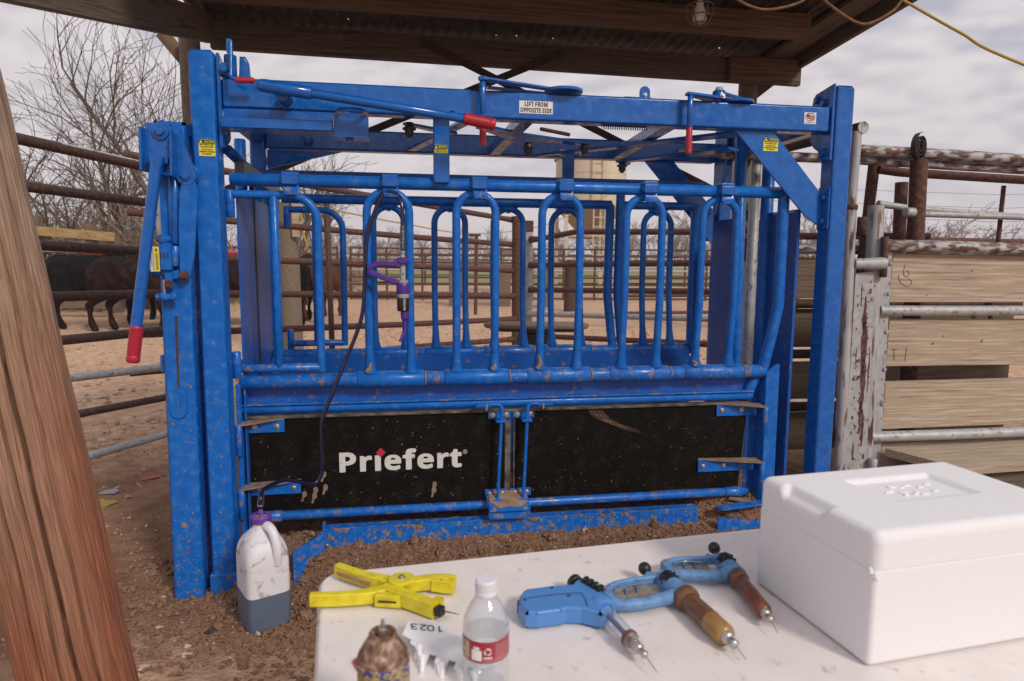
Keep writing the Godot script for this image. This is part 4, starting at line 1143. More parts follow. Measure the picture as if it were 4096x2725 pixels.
	# two power lines far off to the right
	for k in 3:
		solo("power_line", MB.new().tube([Vector3(20, 7.6 - k * 1.15, -60), Vector3(42, 7.0 - k * 1.15, -60), Vector3(80, 8.2 - k * 1.15, -60)], 0.018, 4), M.dark_steel, ["topmost thin power line at the far right", "middle thin power line at the far right", "lowest thin power line at the far right"][k], "power line")

func solo_in_chute(called: String, m: MB, mat: Material, label: String, category: String, at: Vector3) -> void:
	for i in m.v.size(): m.v[i] -= at
	var o := solo(called, m, mat, label, category)
	var x := Transform3D(Basis(Vector3.UP, CHUTE_TURN), CHUTE_AT)
	o.transform = Transform3D(x.basis, x * at)

# ---------------------------------------------------------------- feed bin
func build_bin() -> void:
	var c := Vector3(2.62, 0, -23.5)
	var t := thing("feed_bin", "cream steel feed bin with a hopper on legs beyond the pens", "feed bin", c)
	var b := MB.new()
	b.lathe(c, Vector3.UP, [Vector2(1.18, 2.98), Vector2(1.18, 3.5), Vector2(1.19, 3.505), Vector2(1.18, 3.51), Vector2(1.18, 4.05), Vector2(1.19, 4.055), Vector2(1.18, 4.06), Vector2(1.18, 4.62)], 40)
	put(t, "tank", b, M.bin_cream)
	put(t, "roof", MB.new().lathe(c, Vector3.UP, [Vector2(1.24, 4.56), Vector2(1.24, 4.64), Vector2(0.3, 4.95), Vector2(0.3, 5.02), Vector2(0, 5.05)], 40), M.bin_cream)
	put(t, "hopper", MB.new().lathe(c, Vector3.UP, [Vector2(0.0, 1.95), Vector2(0.22, 1.95), Vector2(1.17, 2.985)], 40), M.bin_shade)
	for k in 6:
		var a := TAU * k / 6.0 + 0.32
		var p := c + Vector3(cos(a) * 1.16, 0, sin(a) * 1.16)
		put(t, "leg", MB.new().span(p + Vector3(-0.06, 0, -0.06), p + Vector3(0.06, 3.0, 0.06), 0.005), M.bin_cream)
		var a2 := TAU * (k + 1) / 6.0 + 0.32
		var p2 := c + Vector3(cos(a2) * 1.16, 0, sin(a2) * 1.16)
		put(t, "girt", MB.new().bar([p + Vector3(0, 2.05, 0), p2 + Vector3(0, 2.05, 0)], Vector3.UP, 0.05, 0.10), M.bin_cream)
		put(t, "gusset", MB.new().slab([p + Vector3(0, 2.1, 0), p + Vector3(0, 2.45, 0), p.lerp(p2, 0.25) + Vector3(0, 2.1, 0)], (p2 - p).cross(Vector3.UP).normalized() * 0.02), M.bin_cream)
	var lad := put(t, "ladder", MB.new().span(c + Vector3(-0.05, 1.0, 1.27), c + Vector3(-0.01, 5.0, 1.31)).span(c + Vector3(0.32, 1.0, 1.27), c + Vector3(0.36, 5.0, 1.31)), M.bin_cream)
	for i in 13: put(lad, "rung", MB.new().span(c + Vector3(-0.01, 1.1 + 0.3 * i, 1.28), c + Vector3(0.32, 1.13 + 0.3 * i, 1.30)), M.bin_cream)
	put(t, "roof_rail", MB.new().tube([c + Vector3(0.32, 4.7, 1.0), c + Vector3(0.32, 5.25, 1.0), c + Vector3(0.32, 5.25, 0.5), c + Vector3(0.9, 5.1, 0.4), c + Vector3(0.9, 4.7, 0.4)], 0.025, 8), M.bin_cream)
	put(t, "inspection_box", MB.new().span(c + Vector3(1.02, 4.35, 0.55), c + Vector3(1.2, 4.5, 0.75), 0.01), M.dark_steel)
	var s := thing("shed", "tiny white shed with a red roof on the horizon", "shed", Vector3(-2.0, 0, -170))
	put(s, "wall", MB.new().span(Vector3(-5, 0, -174), Vector3(0.5, 2.4, -168)), M.white_label)
	put(s, "roof", MB.new().slab([Vector3(-5.3, 2.4, -171), Vector3(0.8, 2.4, -171), Vector3(0.3, 3.6, -171), Vector3(-4.8, 3.6, -171)], Vector3(0, 0, 6.6)), M.rust)

# ---------------------------------------------------------------- the blue squeeze chute
func sticker(parent: Node3D, c: Vector3, w: float, h: float, kind: String, tilt := 0.0) -> void:
	var r := Basis(Vector3.BACK, tilt)
	var st: MeshInstance3D
	if kind == "caution":
		st = put(parent, "warning_label", MB.new().box(c, Vector3(w, h, 0.001), 0.0, r), M.yellow_label)
		put(st, "label_header", MB.new().box(c + r * Vector3(0, h * 0.375, 0.001), Vector3(w * 0.97, h * 0.22, 0.0012), 0.0, r), M.black_print)
		put(st, "warning_triangle", MB.new().slab([c + r * Vector3(-w * 0.46, h * 0.28, 0.002), c + r * Vector3(-w * 0.24, h * 0.28, 0.002), c + r * Vector3(-w * 0.35, h * 0.47, 0.002)], Vector3(0, 0, 0.001)), M.yellow_label)
		letters(st, "lettering", "CAUTION", c + r * Vector3(w * 0.15, h * 0.31, 0.0022), h * 0.12, M.yellow_label, 700, 1.0, r, "Droid Sans", 0.0, w * 0.58)
		var k := 0
		for line in ["KEEP HANDS CLEAR", "OF MOVING PARTS!", "DO NOT USE TO", "TRANSPORT PERSONS", "OR ANIMALS!"]:
			letters(st, "lettering", line, c + r * Vector3(0, h * ([0.15, 0.01, -0.15, -0.28, -0.41][k]), 0.0012), h * 0.085, M.black_print, 700, 1.0, r, "Droid Sans", 0.0, w * [0.88, 0.78, 0.66, 0.94, 0.58][k])
			k += 1
	elif kind == "notice":
		st = put(parent, "notice_label", MB.new().box(c, Vector3(w, h, 0.001), 0.0, r), M.yellow_label)
		put(st, "label_header", MB.new().box(c + Vector3(0, h * 0.24, 0.001), Vector3(w * 0.98, h * 0.46, 0.0012)), M.black_print)
		put(st, "warning_triangle", MB.new().slab([c + Vector3(-w * 0.47, h * 0.06, 0.002), c + Vector3(-w * 0.27, h * 0.06, 0.002), c + Vector3(-w * 0.37, h * 0.44, 0.002)], Vector3(0, 0, 0.001)), M.yellow_label)
		letters(st, "lettering", "NOTICE", c + Vector3(w * 0.12, h * 0.12, 0.0022), h * 0.26, M.yellow_label, 700, 1.0, r, "Droid Sans", 0.0, w * 0.62)
		var k := 0
		for line in ["BEFORE OPERATION", "LUBRICATE ALL MOVING", "PARTS WITH WD-40"]:
			letters(st, "lettering", line, c + Vector3(0, h * (-0.13 - 0.14 * k), 0.0012), h * 0.09, M.black_print, 400, 1.0, r, "Droid Sans", 0.0, w * 0.84)
			k += 1
	elif kind == "lift":
		st = put(parent, "lift_label", MB.new().box(c, Vector3(w, h, 0.001), 0.0, r), M.white_label)
		letters(st, "lettering", "LIFT FROM", c + Vector3(0, h * 0.07, 0.0012), h * 0.36, M.black_print, 700, 1.0, r, "Droid Sans", 0.008, w * 0.68)
		letters(st, "lettering", "OPPOSITE SIDE", c + Vector3(0, h * -0.42, 0.0012), h * 0.36, M.black_print, 700, 1.0, r, "Droid Sans", 0.008, w * 0.93)
	elif kind == "flag":
		st = put(parent, "flag_label", MB.new().box(c, Vector3(w, h, 0.001), 0.0, r), M.white_label)
		var fl := MB.new()
		for k in 5:
			fl.box(c + Vector3(w * 0.02, h * (0.26 - k * 0.085), 0.001), Vector3(w * 0.62 - (w * 0.0), h * 0.042, 0.001), 0.0, Basis(Vector3.BACK, -0.2))
		put(st, "flag_stripes", fl, M.red_print)
		put(st, "flag_canton", MB.new().box(c + Vector3(-w * 0.2, h * 0.2, 0.0016), Vector3(w * 0.26, h * 0.2, 0.001), 0.0, Basis(Vector3.BACK, -0.2)), M.blue_print)
		var ringm := MB.new()
		ringm.tube(arc(c + Vector3(0, h * 0.09, 0.0008), Vector3(w * 0.40, 0, 0), Vector3(0, h * 0.34, 0), 0, 360, 20), w * 0.018, 5, false)
		put(st, "emblem_ring", ringm, M.blue_print)
		letters(st, "lettering", "MADE IN THE", c + Vector3(0, h * 0.37, 0.0012), h * 0.07, M.blue_print, 700, 1.0, r, "Droid Sans", 0.0, w * 0.5)
		letters(st, "lettering", "USA", c + Vector3(0, h * -0.24, 0.0012), h * 0.07, M.red_print, 700, 1.0, r, "Droid Sans", 0.0, w * 0.22)
		letters(st, "lettering", "In God We Trust", c + Vector3(0, h * -0.42, 0.0012), h * 0.07, M.blue_print, 700, 1.0, r, "Droid Serif", 0.0, w * 0.8)
	elif kind == "lock":
		st = put(parent, "lock_label", MB.new().box(c, Vector3(w, h, 0.001), 0.0, r), M.white_label)
		put(st, "label_band", MB.new().box(c + Vector3(w * 0.22, 0, 0.001), Vector3(w * 0.5, h * 0.96, 0.001)), M.yellow_label)
		var q := Basis(Vector3.BACK, -PI / 2)
		put(st, "warning_triangle", MB.new().slab([c + Vector3(w * 0.08, h * 0.33, 0.002), c + Vector3(w * 0.36, h * 0.33, 0.002), c + Vector3(w * 0.22, h * 0.45, 0.002)], Vector3(0, 0, 0.001)), M.black_print)
		letters(st, "lettering", "CAUTION", c + Vector3(w * 0.12, -h * 0.08, 0.0018), w * 0.26, M.black_print, 700, 1.0, q, "Droid Sans", 0.0, h * 0.66)
		letters(st, "lettering", "OIL LOCKS WITH LIGHT LUBRICATING OIL", c + Vector3(-w * 0.22, 0, 0.0008), w * 0.1, M.black_print, 400, 1.0, q, "Droid Sans", 0.0, h * 0.9)
		letters(st, "lettering", "NO HEAVY LUBRICANTS.", c + Vector3(-w * 0.40, 0, 0.0008), w * 0.1, M.black_print, 400, 1.0, q, "Droid Sans", 0.0, h * 0.6)

func drop_bar_path(ul: float, ur: float, w_top: float, w_bot: float, v_bot: float, v_top: float) -> Array:
	var r := (ur - ul) * 0.5
	var c := (ul + ur) * 0.5
	var out := []
	out.append(P(ul + 0.002, v_bot, w_bot))
	out.append(P(ul, v_bot + 0.28, w_top))
	out.append_array(arc(P(c, v_top - r, w_top), Vector3(-r, 0, 0), Vector3(0, r, 0), 0, 180, 14))
	out.append(P(ur, v_bot + 0.28, w_top))
	out.append(P(ur + 0.002, v_bot, w_bot))
	return out

func finger_bar(t: Node3D, ul: float, ur: float, w_top: float, w_bot: float, v_bot: float, v_top: float, mat: Material) -> MeshInstance3D:
	var m := MB.new()
	m.tube(drop_bar_path(ul, ur, w_top, w_bot, v_bot, v_top), 0.0165, 12, false)
	for u in [ul, ur]:                                     # flattened, flared feet
		m.tube([P(u + 0.002, v_bot + 0.09, lerpf(w_bot, w_top, 0.3)), P(u + 0.002, v_bot + 0.03, w_bot), P(u + 0.003, v_bot - 0.004, w_bot)], [0.0163, 0.021, 0.030], 12, false)
	return put(t, "drop_bar", m, mat)

func ridged_grip(a: Vector3, b: Vector3, r: float, ribs: int) -> MB:
	var prof := [Vector2(r * 0.92, 0)]
	var ln := (b - a).length()
	for i in ribs:
		var h := ln * (0.03 + 0.77 * i / ribs)
		var s := ln * 0.77 / ribs
		prof.append_array([Vector2(r, h), Vector2(r, h + s * 0.62), Vector2(r * 0.93, h + s * 0.7), Vector2(r * 0.93, h + s * 0.92)])
	prof.append_array([Vector2(r, ln * 0.81), Vector2(r, ln * 0.95), Vector2(r * 0.8, ln * 0.99), Vector2(0, ln)])
	return MB.new().lathe(a, b - a, prof, 18)

func rod(a: Vector3, b: Vector3, r: float, sides := 14) -> MB:
	var ln := (b - a).length()
	var e := minf(r * 0.15, ln * 0.2)
	return MB.new().lathe(a, b - a, [Vector2(0, 0), Vector2(r - e, 0), Vector2(r, e), Vector2(r, ln - e), Vector2(r - e, ln), Vector2(0, ln)], sides)

func disc(c: Vector3, axis: Vector3, r: float, th: float, hole := 0.0) -> MB:
	var m := MB.new()
	axis = axis.normalized()
	var o := c - axis * th * 0.5
	if hole > 0.0:
		m.lathe(o, axis, [Vector2(hole, 0), Vector2(r - 0.001, 0), Vector2(r, 0.001), Vector2(r, th - 0.001), Vector2(r - 0.001, th), Vector2(hole, th), Vector2(hole, 0)], 32, false)
	else:
		m.lathe(o, axis, [Vector2(0, 0), Vector2(r - 0.001, 0), Vector2(r, 0.001), Vector2(r, th - 0.001), Vector2(r - 0.001, th), Vector2(0, th)], 32, false)
	return m

func oval(c: Vector3, half_h: float, r: float, tilt_vec := Vector3.UP, side := Vector3.RIGHT) -> Array:
	var out := arc(c + tilt_vec * half_h, side * r, tilt_vec * r, 0, 180, 10)
	out.append_array(arc(c - tilt_vec * half_h, side * r, tilt_vec * r, 180, 360, 10))
	return out

func build_chute() -> void:
	var t := thing("squeeze_chute", "blue steel cattle squeeze chute with black lower doors under the shelter roof", "cattle chute", Vector3(1.2, 0.0, -0.5), true)
	var F := Vector3(0, 0, 1)
	# end posts
	put(t, "end_post", MB.new().span(P(-0.045, -0.12, 0.0), P(0.046, 2.03, 0.095), 0.013), M.paint_dusty)
	put(t, "end_post", MB.new().span(P(2.498, -0.1, 0.0), P(2.585, 2.026, 0.095), 0.013), M.paint)
	put(t, "end_post", MB.new().span(P(-0.03, -0.1, 0.95), P(0.045, 2.03, 1.04), 0.012), M.paint)
	put(t, "end_post", MB.new().span(P(2.46, -0.1, 0.95), P(2.54, 2.03, 1.04), 0.012), M.paint)
	put(t, "post_foot", MB.new().span(P(-0.052, -0.1, -0.008), P(0.085, 0.075, 0.11), 0.006), M.paint_muddy)
	# plates that bolt the beams to the posts
	var pl := put(t, "mounting_plate", MB.new().slab([P(0.057, 1.69, 0.005), P(0.057, 2.02, 0.005), P(0.057, 1.99, 0.10), P(0.057, 1.95, 0.14), P(0.057, 1.74, 0.14), P(0.057, 1.70, 0.07)], Vector3(0.012, 0, 0), 0.002), M.paint)
	bolt(pl, P(0.063, 1.725, 0.05), Vector3.RIGHT, 0.014, M.paint)
	bolt(pl, P(0.063, 1.965, 0.07), Vector3.RIGHT, 0.014, M.paint)
	pl = put(t, "mounting_plate", MB.new().slab([P(2.488, 1.72, 0.003), P(2.488, 2.03, 0.003), P(2.488, 2.012, 0.13), P(2.488, 1.98, 0.15), P(2.488, 1.815, 0.15), P(2.488, 1.785, 0.125), P(2.488, 1.765, 0.09), P(2.488, 1.725, 0.085)], Vector3(0.012, 0, 0), 0.002), M.paint)
	bolt(pl, P(2.482, 1.755, 0.045), Vector3.LEFT, 0.015, M.paint)
	bolt(pl, P(2.482, 1.962, 0.06), Vector3.LEFT, 0.015, M.paint)
	bolt(pl, P(2.482, 1.985, 0.11), Vector3.LEFT, 0.015, M.paint)
	pl = put(t, "mounting_plate", MB.new().slab([P(2.44, 1.55, 0.952), P(2.44, 2.0, 0.952), P(2.44, 2.0, 0.83), P(2.44, 1.74, 0.86), P(2.44, 1.68, 0.92)], Vector3(0.01, 0, 0)), M.paint)
	# long beams at the top
	var beam := put(t, "top_beam", MB.new().span(P(0.063, 1.833, 0.012), P(2.482, 1.939, 0.09), 0.010), M.paint)
	sticker(beam, P(1.2205, 1.881, 0.0108), 0.133, 0.047, "lift")
	sticker(beam, P(2.387, 1.887, 0.0108), 0.054, 0.047, "flag")
	put(beam, "beam_seam", MB.new().span(P(1.585, 1.935, 0.03), P(1.70, 1.944, 0.07), 0.002), M.paint)
	put(t, "top_beam", MB.new().span(P(0.045, 1.833, 0.95), P(2.44, 1.935, 1.03), 0.010), M.paint)
	put(t, "end_beam", MB.new().span(P(2.50, 1.86, 0.10), P(2.57, 1.975, 0.95), 0.008), M.paint)
	put(t, "end_beam", MB.new().span(P(-0.03, 1.86, 0.10), P(0.04, 1.975, 0.95), 0.008), M.paint)
	for d in [[P(1.20, 1.86, 0.09), P(1.195, 1.86, 0.95)], [P(1.80, 1.86, 0.09), P(1.865, 1.86, 0.95)]]:
		put(t, "cross_member", MB.new().bar(d, Vector3.UP, 0.055, 0.05, 0.004), M.paint)
	put(t, "cross_member", MB.new().bar([P(0.98, 1.845, 0.09), P(0.76, 1.845, 0.95)], Vector3.UP, 0.045, 0.014, 0.002), M.paint)
	put(t, "cross_member", MB.new().bar([P(2.12, 1.83, 0.09), P(1.40, 1.82, 0.82)], Vector3.UP, [0.10, 0.04], 0.012, 0.002), M.paint)
	put(t, "linkage_arm", MB.new().bar([P(1.04, 1.845, 0.25), P(1.20, 1.84, 0.40), P(1.57, 1.835, 0.52)], Vector3.UP, [0.07, 0.13, 0.05], 0.010, 0.002), M.paint)
	put(t, "linkage_arm", MB.new().bar([P(1.80, 1.79, 0.75), P(2.05, 1.80, 0.5), P(2.2, 1.80, 0.3)], Vector3.UP, [0.05, 0.10, 0.10], 0.010, 0.002), M.paint)
	put(t, "linkage_arm", MB.new().bar([P(0.72, 1.825, 0.14), P(0.92, 1.825, 0.32)], Vector3.UP, [0.03, 0.06], 0.010, 0.002), M.paint)
	for q in [P(1.56, 1.83, 0.52), P(1.27, 1.80, 0.42), P(0.735, 1.815, 0.14), P(1.82, 1.78, 0.74)]:
		var ro := put(t, "roller", rod(q + Vector3(0, -0.035, 0), q + Vector3(0, 0.015, 0), 0.018), M.dark_steel)
		bolt(ro, q + Vector3(0, -0.034, 0), Vector3.DOWN, 0.011, M.dark_steel)
		put(ro, "roller_washer", disc(q + Vector3(0, -0.01, 0), Vector3.UP, 0.027, 0.008), M.dark_steel)
	put(t, "linkage_rod", rod(P(1.30, 1.855, 0.30), P(1.44, 1.842, 0.34), 0.008), M.rust_dark)
	# spring under the beam
	var sp := []
	for i in 140:
		sp.append(P(1.50 + 0.19 * i / 139.0, 1.826 + 0.008 * sin(i * 0.9), 0.05 + 0.008 * cos(i * 0.9)))
	put(t, "return_spring", MB.new().tube(sp, 0.0022, 5), M.dark_steel)
	# shelf channel under the beam at the left
	put(t, "shelf_channel", MB.new().span(P(0.066, 1.757, -0.028), P(0.452, 1.793, -0.018), 0.003).span(P(0.066, 1.757, -0.018), P(0.452, 1.763, 0.075), 0.0), M.paint)
	put(t, "shelf_web", MB.new().span(P(0.066, 1.763, 0.020), P(0.452, 1.832, 0.030), 0.0).span(P(0.455, 1.748, -0.004), P(0.582, 1.822, 0.004), 0.002).span(P(0.455, 1.742, -0.004), P(0.582, 1.748, 0.09), 0.0), M.paint)
	var ring := put(t, "shelf_ring", disc(P(0.525, 1.832, -0.02), Vector3.UP, 0.058, 0.006, 0.038), M.paint)
	bolt(ring, P(0.51, 1.742, 0.03), Vector3.DOWN, 0.012, M.paint)
	# squeeze lever
	var lv := put(t, "squeeze_lever", rod(P(0.227, 1.890, -0.10), P(0.392, 1.871, -0.10), 0.0225), M.paint)
	put(lv, "lever_tube", rod(P(0.385, 1.872, -0.10), P(0.932, 1.806, -0.10), 0.0165), M.paint)
	put(lv, "lever_pivot", rod(P(0.288, 1.868, -0.085), P(0.288, 1.868, 0.012), 0.026).lathe(P(0.288, 1.868, 0.012), F, [Vector2(0.036, 0), Vector2(0.034, 0.004), Vector2(0.026, 0.007)], 20), M.paint)
	put(lv, "lever_end", MB.new().ball(P(0.226, 1.890, -0.10), Vector3.ONE * 0.0225), M.paint)
	put(lv, "lever_grip", ridged_grip(P(0.928, 1.807, -0.10), P(1.046, 1.788, -0.10), 0.0215, 11), M.red_grip)
	bolt(lv, P(0.885, 1.829, -0.10), Vector3.UP, 0.007, M.paint)
	# crank handles
	for k in 2:
		var u := [1.007, 1.836][k] as float
		var w := -0.032
		var ch := put(t, "latch_handle", rod(P(u, [1.832, 1.826][k], w), P(u, [1.962, 1.945][k], w), 0.0115), M.paint)
		put(ch, "handle_collar", disc(P(u, [1.832, 1.826][k], w), Vector3.UP, 0.0155, 0.006), M.paint)
		put(ch, "handle_grip", MB.new().lathe(P(u, [1.829, 1.823][k], w), Vector3.DOWN, [Vector2(0.011, 0), Vector2(0.0125, 0.004), Vector2(0.0125, 0.05), Vector2(0.0135, 0.075), Vector2(0.0125, 0.092), Vector2(0.0145, 0.1), Vector2(0.0125, 0.104), Vector2(0, 0.104)], 16), M.red_grip)
		if k == 0:
			put(ch, "handle_arm", MB.new().bar([P(u - 0.012, 1.964, w), P(u + 0.02, 1.965, w), P(1.33, 1.957, 0.05)], Vector3.UP, [0.03, 0.04, 0.035], 0.009, 0.002), M.paint)
			put(ch, "handle_hub", disc(P(1.335, 1.951, 0.035), Vector3.UP, 0.076, 0.011), M.paint)
			put(ch, "handle_boss", disc(P(u, 1.968, w), Vector3.UP, 0.018, 0.012), M.paint)
			put(ch, "handle_clevis", MB.new().bar([P(1.03, 1.949, 0.02), P(1.26, 1.946, 0.06)], Vector3.UP, 0.03, 0.008, 0.002), M.paint)
		else:
			put(ch, "handle_arm", MB.new().slab([P(u - 0.018, 1.951, w - 0.016), P(2.03, 1.951, 0.01), P(2.07, 1.951, 0.09), P(2.0, 1.951, 0.10), P(u - 0.016, 1.951, w + 0.02)], Vector3(0, 0.010, 0), 0.002), M.paint)
			put(ch, "handle_hub", disc(P(2.075, 1.944, 0.045), Vector3.UP, 0.066, 0.010), M.paint)
			put(ch, "handle_boss", rod(P(2.02, 1.952, 0.10), P(2.02, 2.0, 0.10), 0.027), M.paint)
			put(ch, "handle_strap", MB.new().bar([P(2.02, 1.992, 0.10), P(2.05, 1.992, 0.11), P(2.14, 1.955, 0.06)], Vector3.UP, 0.03, 0.010, 0.002), M.paint)
			bolt(ch, P(2.02, 2.0, 0.10), Vector3.UP, 0.015)
			bolt(ch, P(1.985, 1.955, -0.006), Vector3(0, 0.4, 1), 0.008)
	# tab on the beam
	var tab := put(t, "beam_tab", MB.new().slab(oval(P(1.672, 1.955, 0.04), 0.012, 0.022), Vector3(0, 0, 0.006), 0.001), M.paint)
	bolt(tab, P(1.672, 1.955, 0.036), F, 0.007)
	# small red handled latch at the top left
	var sl := put(t, "head_latch", MB.new().tube(smooth_path([P(0.112, 2.05, -0.03), P(0.112, 1.95, -0.045), P(0.113, 1.926, -0.05), P(0.13, 1.917, -0.05)]), 0.0075, 8), M.paint)
	put(sl, "latch_grip", MB.new().lathe(P(0.124, 1.916, -0.05), P(1, 0.02, 0), [Vector2(0.0, 0), Vector2(0.0095, 0.002), Vector2(0.0105, 0.02), Vector2(0.0105, 0.055), Vector2(0.009, 0.066), Vector2(0, 0.068)], 12), M.red_grip)
	put(sl, "latch_tab", MB.new().span(P(0.096, 2.01, -0.035), P(0.116, 2.06, -0.027), 0.003), M.paint)
	put(t, "latch_housing", rod(P(0.095, 1.94, 0.03), P(0.095, 2.02, 0.03), 0.022), M.paint)
	put(t, "latch_housing", MB.new().slab([P(0.12, 1.94, 0.05), P(0.16, 1.94, 0.05), P(0.155, 2.0, 0.05), P(0.145, 2.02, 0.05), P(0.125, 2.02, 0.05)], Vector3(0, 0, 0.03), 0.006), M.paint)
	bolt(t, P(0.082, 1.965, -0.0), Vector3.BACK, 0.016, M.paint)
	# hangers
	var hg := put(t, "hanger_post", MB.new().span(P(0.825, 1.588, 0.055), P(0.888, 1.836, 0.085), 0.006), M.paint)
	sticker(hg, P(0.8545, 1.719, 0.0542), 0.05, 0.03, "notice")
	put(t, "hanger_post", MB.new().span(P(1.548, 1.60, 0.90), P(1.612, 1.85, 0.93), 0.005), M.paint)
	bolt(t, P(1.54, 1.845, 0.88), Vector3(-0.4, 0, 1), 0.014)
	bolt(t, P(1.63, 1.845, 0.88), Vector3(0.4, 0, 1), 0.012)
	put(t, "rear_rail", MB.new().span(P(0.0, 1.704, 0.93), P(2.37, 1.726, 0.97), 0.004), M.paint_inside)
	# corner brace at the right, with its foot bolted to the post
	var br := put(t, "corner_brace", MB.new().slab([P(2.066, 1.836, 0.045), P(2.24, 1.836, 0.045), P(2.485, 1.575, 0.045), P(2.485, 1.44, 0.045), P(2.41, 1.485, 0.045)], Vector3(0, 0, 0.010), 0.002), M.paint)
	sticker(br, P(2.231, 1.7795, 0.0388), 0.066, 0.053, "caution", 0.0)
	put(br, "brace_foot", MB.new().span(P(2.486, 1.43, -0.002), P(2.494, 1.61, 0.075), 0.003), M.paint)
	bolt(br, P(2.486, 1.565, 0.03), Vector3.LEFT, 0.014, M.paint)
	bolt(br, P(2.486, 1.465, 0.03), Vector3.LEFT, 0.014, M.paint)
	put(t, "corner_brace", MB.new().slab([P(2.03, 1.834, 0.99), P(2.2, 1.834, 0.99), P(2.46, 1.56, 0.99), P(2.46, 1.37, 0.99)], Vector3(0, 0, 0.010)), M.paint)
	put(t, "corner_gusset", MB.new().slab([P(0.05, 1.83, 0.985), P(0.42, 1.83, 0.985), P(0.05, 1.735, 0.985)], Vector3(0, 0, 0.010)), M.paint)
	put(t, "rear_pivot", rod(P(0.25, 1.878, 0.88), P(0.25, 1.878, 0.95), 0.026), M.paint)
	# the two side panels: pipe frame, lift-off drop bars, hooks
	for side in 2:
		var mirror := func(w: float) -> float: return w if side == 0 else 1.03 - w
		var mt: Material = M.paint_dusty
		put(t, "side_rail", rod(P(0.062 if side == 0 else 0.12, 1.588, mirror.call(0.10)), P(2.335 if side == 0 else 1.83, 1.588, mirror.call(0.10)), 0.0245, 18), M.paint_dusty)
		put(t, "side_rail", rod(P(0.062, 0.803, mirror.call(0.13)), P(2.305, 0.803, mirror.call(0.13)), 0.0285, 18), M.paint_muddy)
		if side == 1:
			put(t, "side_rail", rod(P(1.87, 1.588, 0.93), P(2.30, 1.588, 0.93), 0.022, 16), M.paint_dusty)
		var spots := [[0.565, 0.730], [0.917, 1.076], [1.269, 1.431], [1.630, 1.788], [1.970, 2.128]] if side == 0 else [[0.565, 0.72], [0.876, 1.036], [1.186, 1.344], [1.499, 1.662], [2.016, 2.173]]
		var sleeves := [[0.513, 0.786], [0.866, 1.138], [1.215, 1.492], [1.576, 1.852], [1.92, 2.2]] if side == 0 else [[0.515, 0.77], [0.82, 1.09], [1.13, 1.40], [1.44, 1.72], [1.96, 2.23]]
		for k in 5:
			var sv := put(t, "hinge_sleeve", rod(P(sleeves[k][0], 0.803, mirror.call(0.13)), P(sleeves[k][1], 0.803, mirror.call(0.13)), 0.034, 18), M.paint_muddy if k > 1 else M.paint_dusty)
			put(sv, "sleeve_gap", disc(P(sleeves[k][1] + 0.004, 0.803, mirror.call(0.13)), Vector3.RIGHT, 0.0315, 0.006), M.mudcake)
			var fb := finger_bar(t, spots[k][0], spots[k][1], mirror.call(0.10), mirror.call(0.13), 0.835, 1.556, mt)
			if side == 0:
				if k != 3:
					var mu: float = spots[k][k % 2]
					var mh: float = [0.85, 0.55, 1.5, 1.0, 0.4][k]
					put(fb, "mud_cake", MB.new().tube([P(mu - 0.012, 0.838, 0.108), P(mu + 0.002, 0.842 + 0.012 * mh, 0.108), P(mu + 0.008 - 0.006 * k, 0.842 + 0.04 * mh, 0.1125)], [0.010, 0.011, 0.003], 7), M.mudcake)
				var cu: float = (spots[k][0] + spots[k][1]) * 0.5 + 0.01
				hook(t, cu)
			else:
				var cu2: float = (spots[k][0] + spots[k][1]) * 0.5
				put(t, "bar_hook", MB.new().bar(smooth_path([P(cu2 - 0.055, 1.563, 0.93), P(cu2 - 0.03, 1.558, 0.925), P(cu2, 1.535, 0.925), P(cu2 + 0.03, 1.556, 0.925), P(cu2 + 0.05, 1.568, 0.93)], 4), Vector3.UP, 0.04, 0.005, 0.0), M.paint_dusty)
		# swing-out gate at the head end
		var u0 := 0.066 if side == 0 else 0.15
		var u1 := 0.377 if side == 0 else 0.412
		var wt: float = mirror.call(0.10)
		var wb: float = mirror.call(0.115)
		var path := [P(u0, 1.530, wt)]
		path[0] = P(u0, 1.533, wt)
		path.append_array(arc(P(u1 - 0.10, 1.433, wt), Vector3(0, 0.10, 0), Vector3(0.10, 0, 0), 0, 90, 10))
		path.append(P(u1, 1.15, wt))
		path.append(P(u1, 0.845, wb))
		var sg := put(t, "swing_gate", MB.new().tube(path, 0.0165, 12), M.paint_dusty)
		put(sg, "gate_rail", rod(P(u0 + 0.0, 0.86, wb), P(u1, 0.86, wb), 0.0165), M.paint_muddy)
		put(sg, "gate_bar", rod(P((u0 + u1) * 0.5 - 0.006, 0.86, wb), P((u0 + u1) * 0.5 - 0.004, 1.53, wt), 0.0165), M.paint_dusty)
		for hv in [1.505, 0.885]:
			var hn := put(t, "gate_hinge", rod(P(u0 - 0.008, hv - 0.06, wt), P(u0 - 0.008, hv + 0.045, wt), 0.017), M.paint_dusty)
			put(hn, "hinge_gap", disc(P(u0 - 0.008, hv - 0.005, wt), Vector3.UP, 0.0176, 0.003), M.rust_dark)
		if side == 0: hook(t, 0.284)
		# panel below the bars
		put(t, "side_sheet", MB.new().span(P(0.06, 0.712, mirror.call(0.172)), P(2.275, 0.80, mirror.call(0.180)), 0.0), M.paint_inside)
		if side == 1:
			put(t, "side_sheet", MB.new().span(P(0.06, 0.16, 0.83), P(2.275, 0.77, 0.838), 0.0), M.paint_inside)
	# right-hand uprights of the side panels
	put(t, "panel_upright", MB.new().tube([P(2.341, 1.60, 0.10), P(2.341, 1.10, 0.10), P(2.325, 0.98, 0.11), P(2.298, 0.80, 0.13)], 0.024, 16), M.paint_dusty)
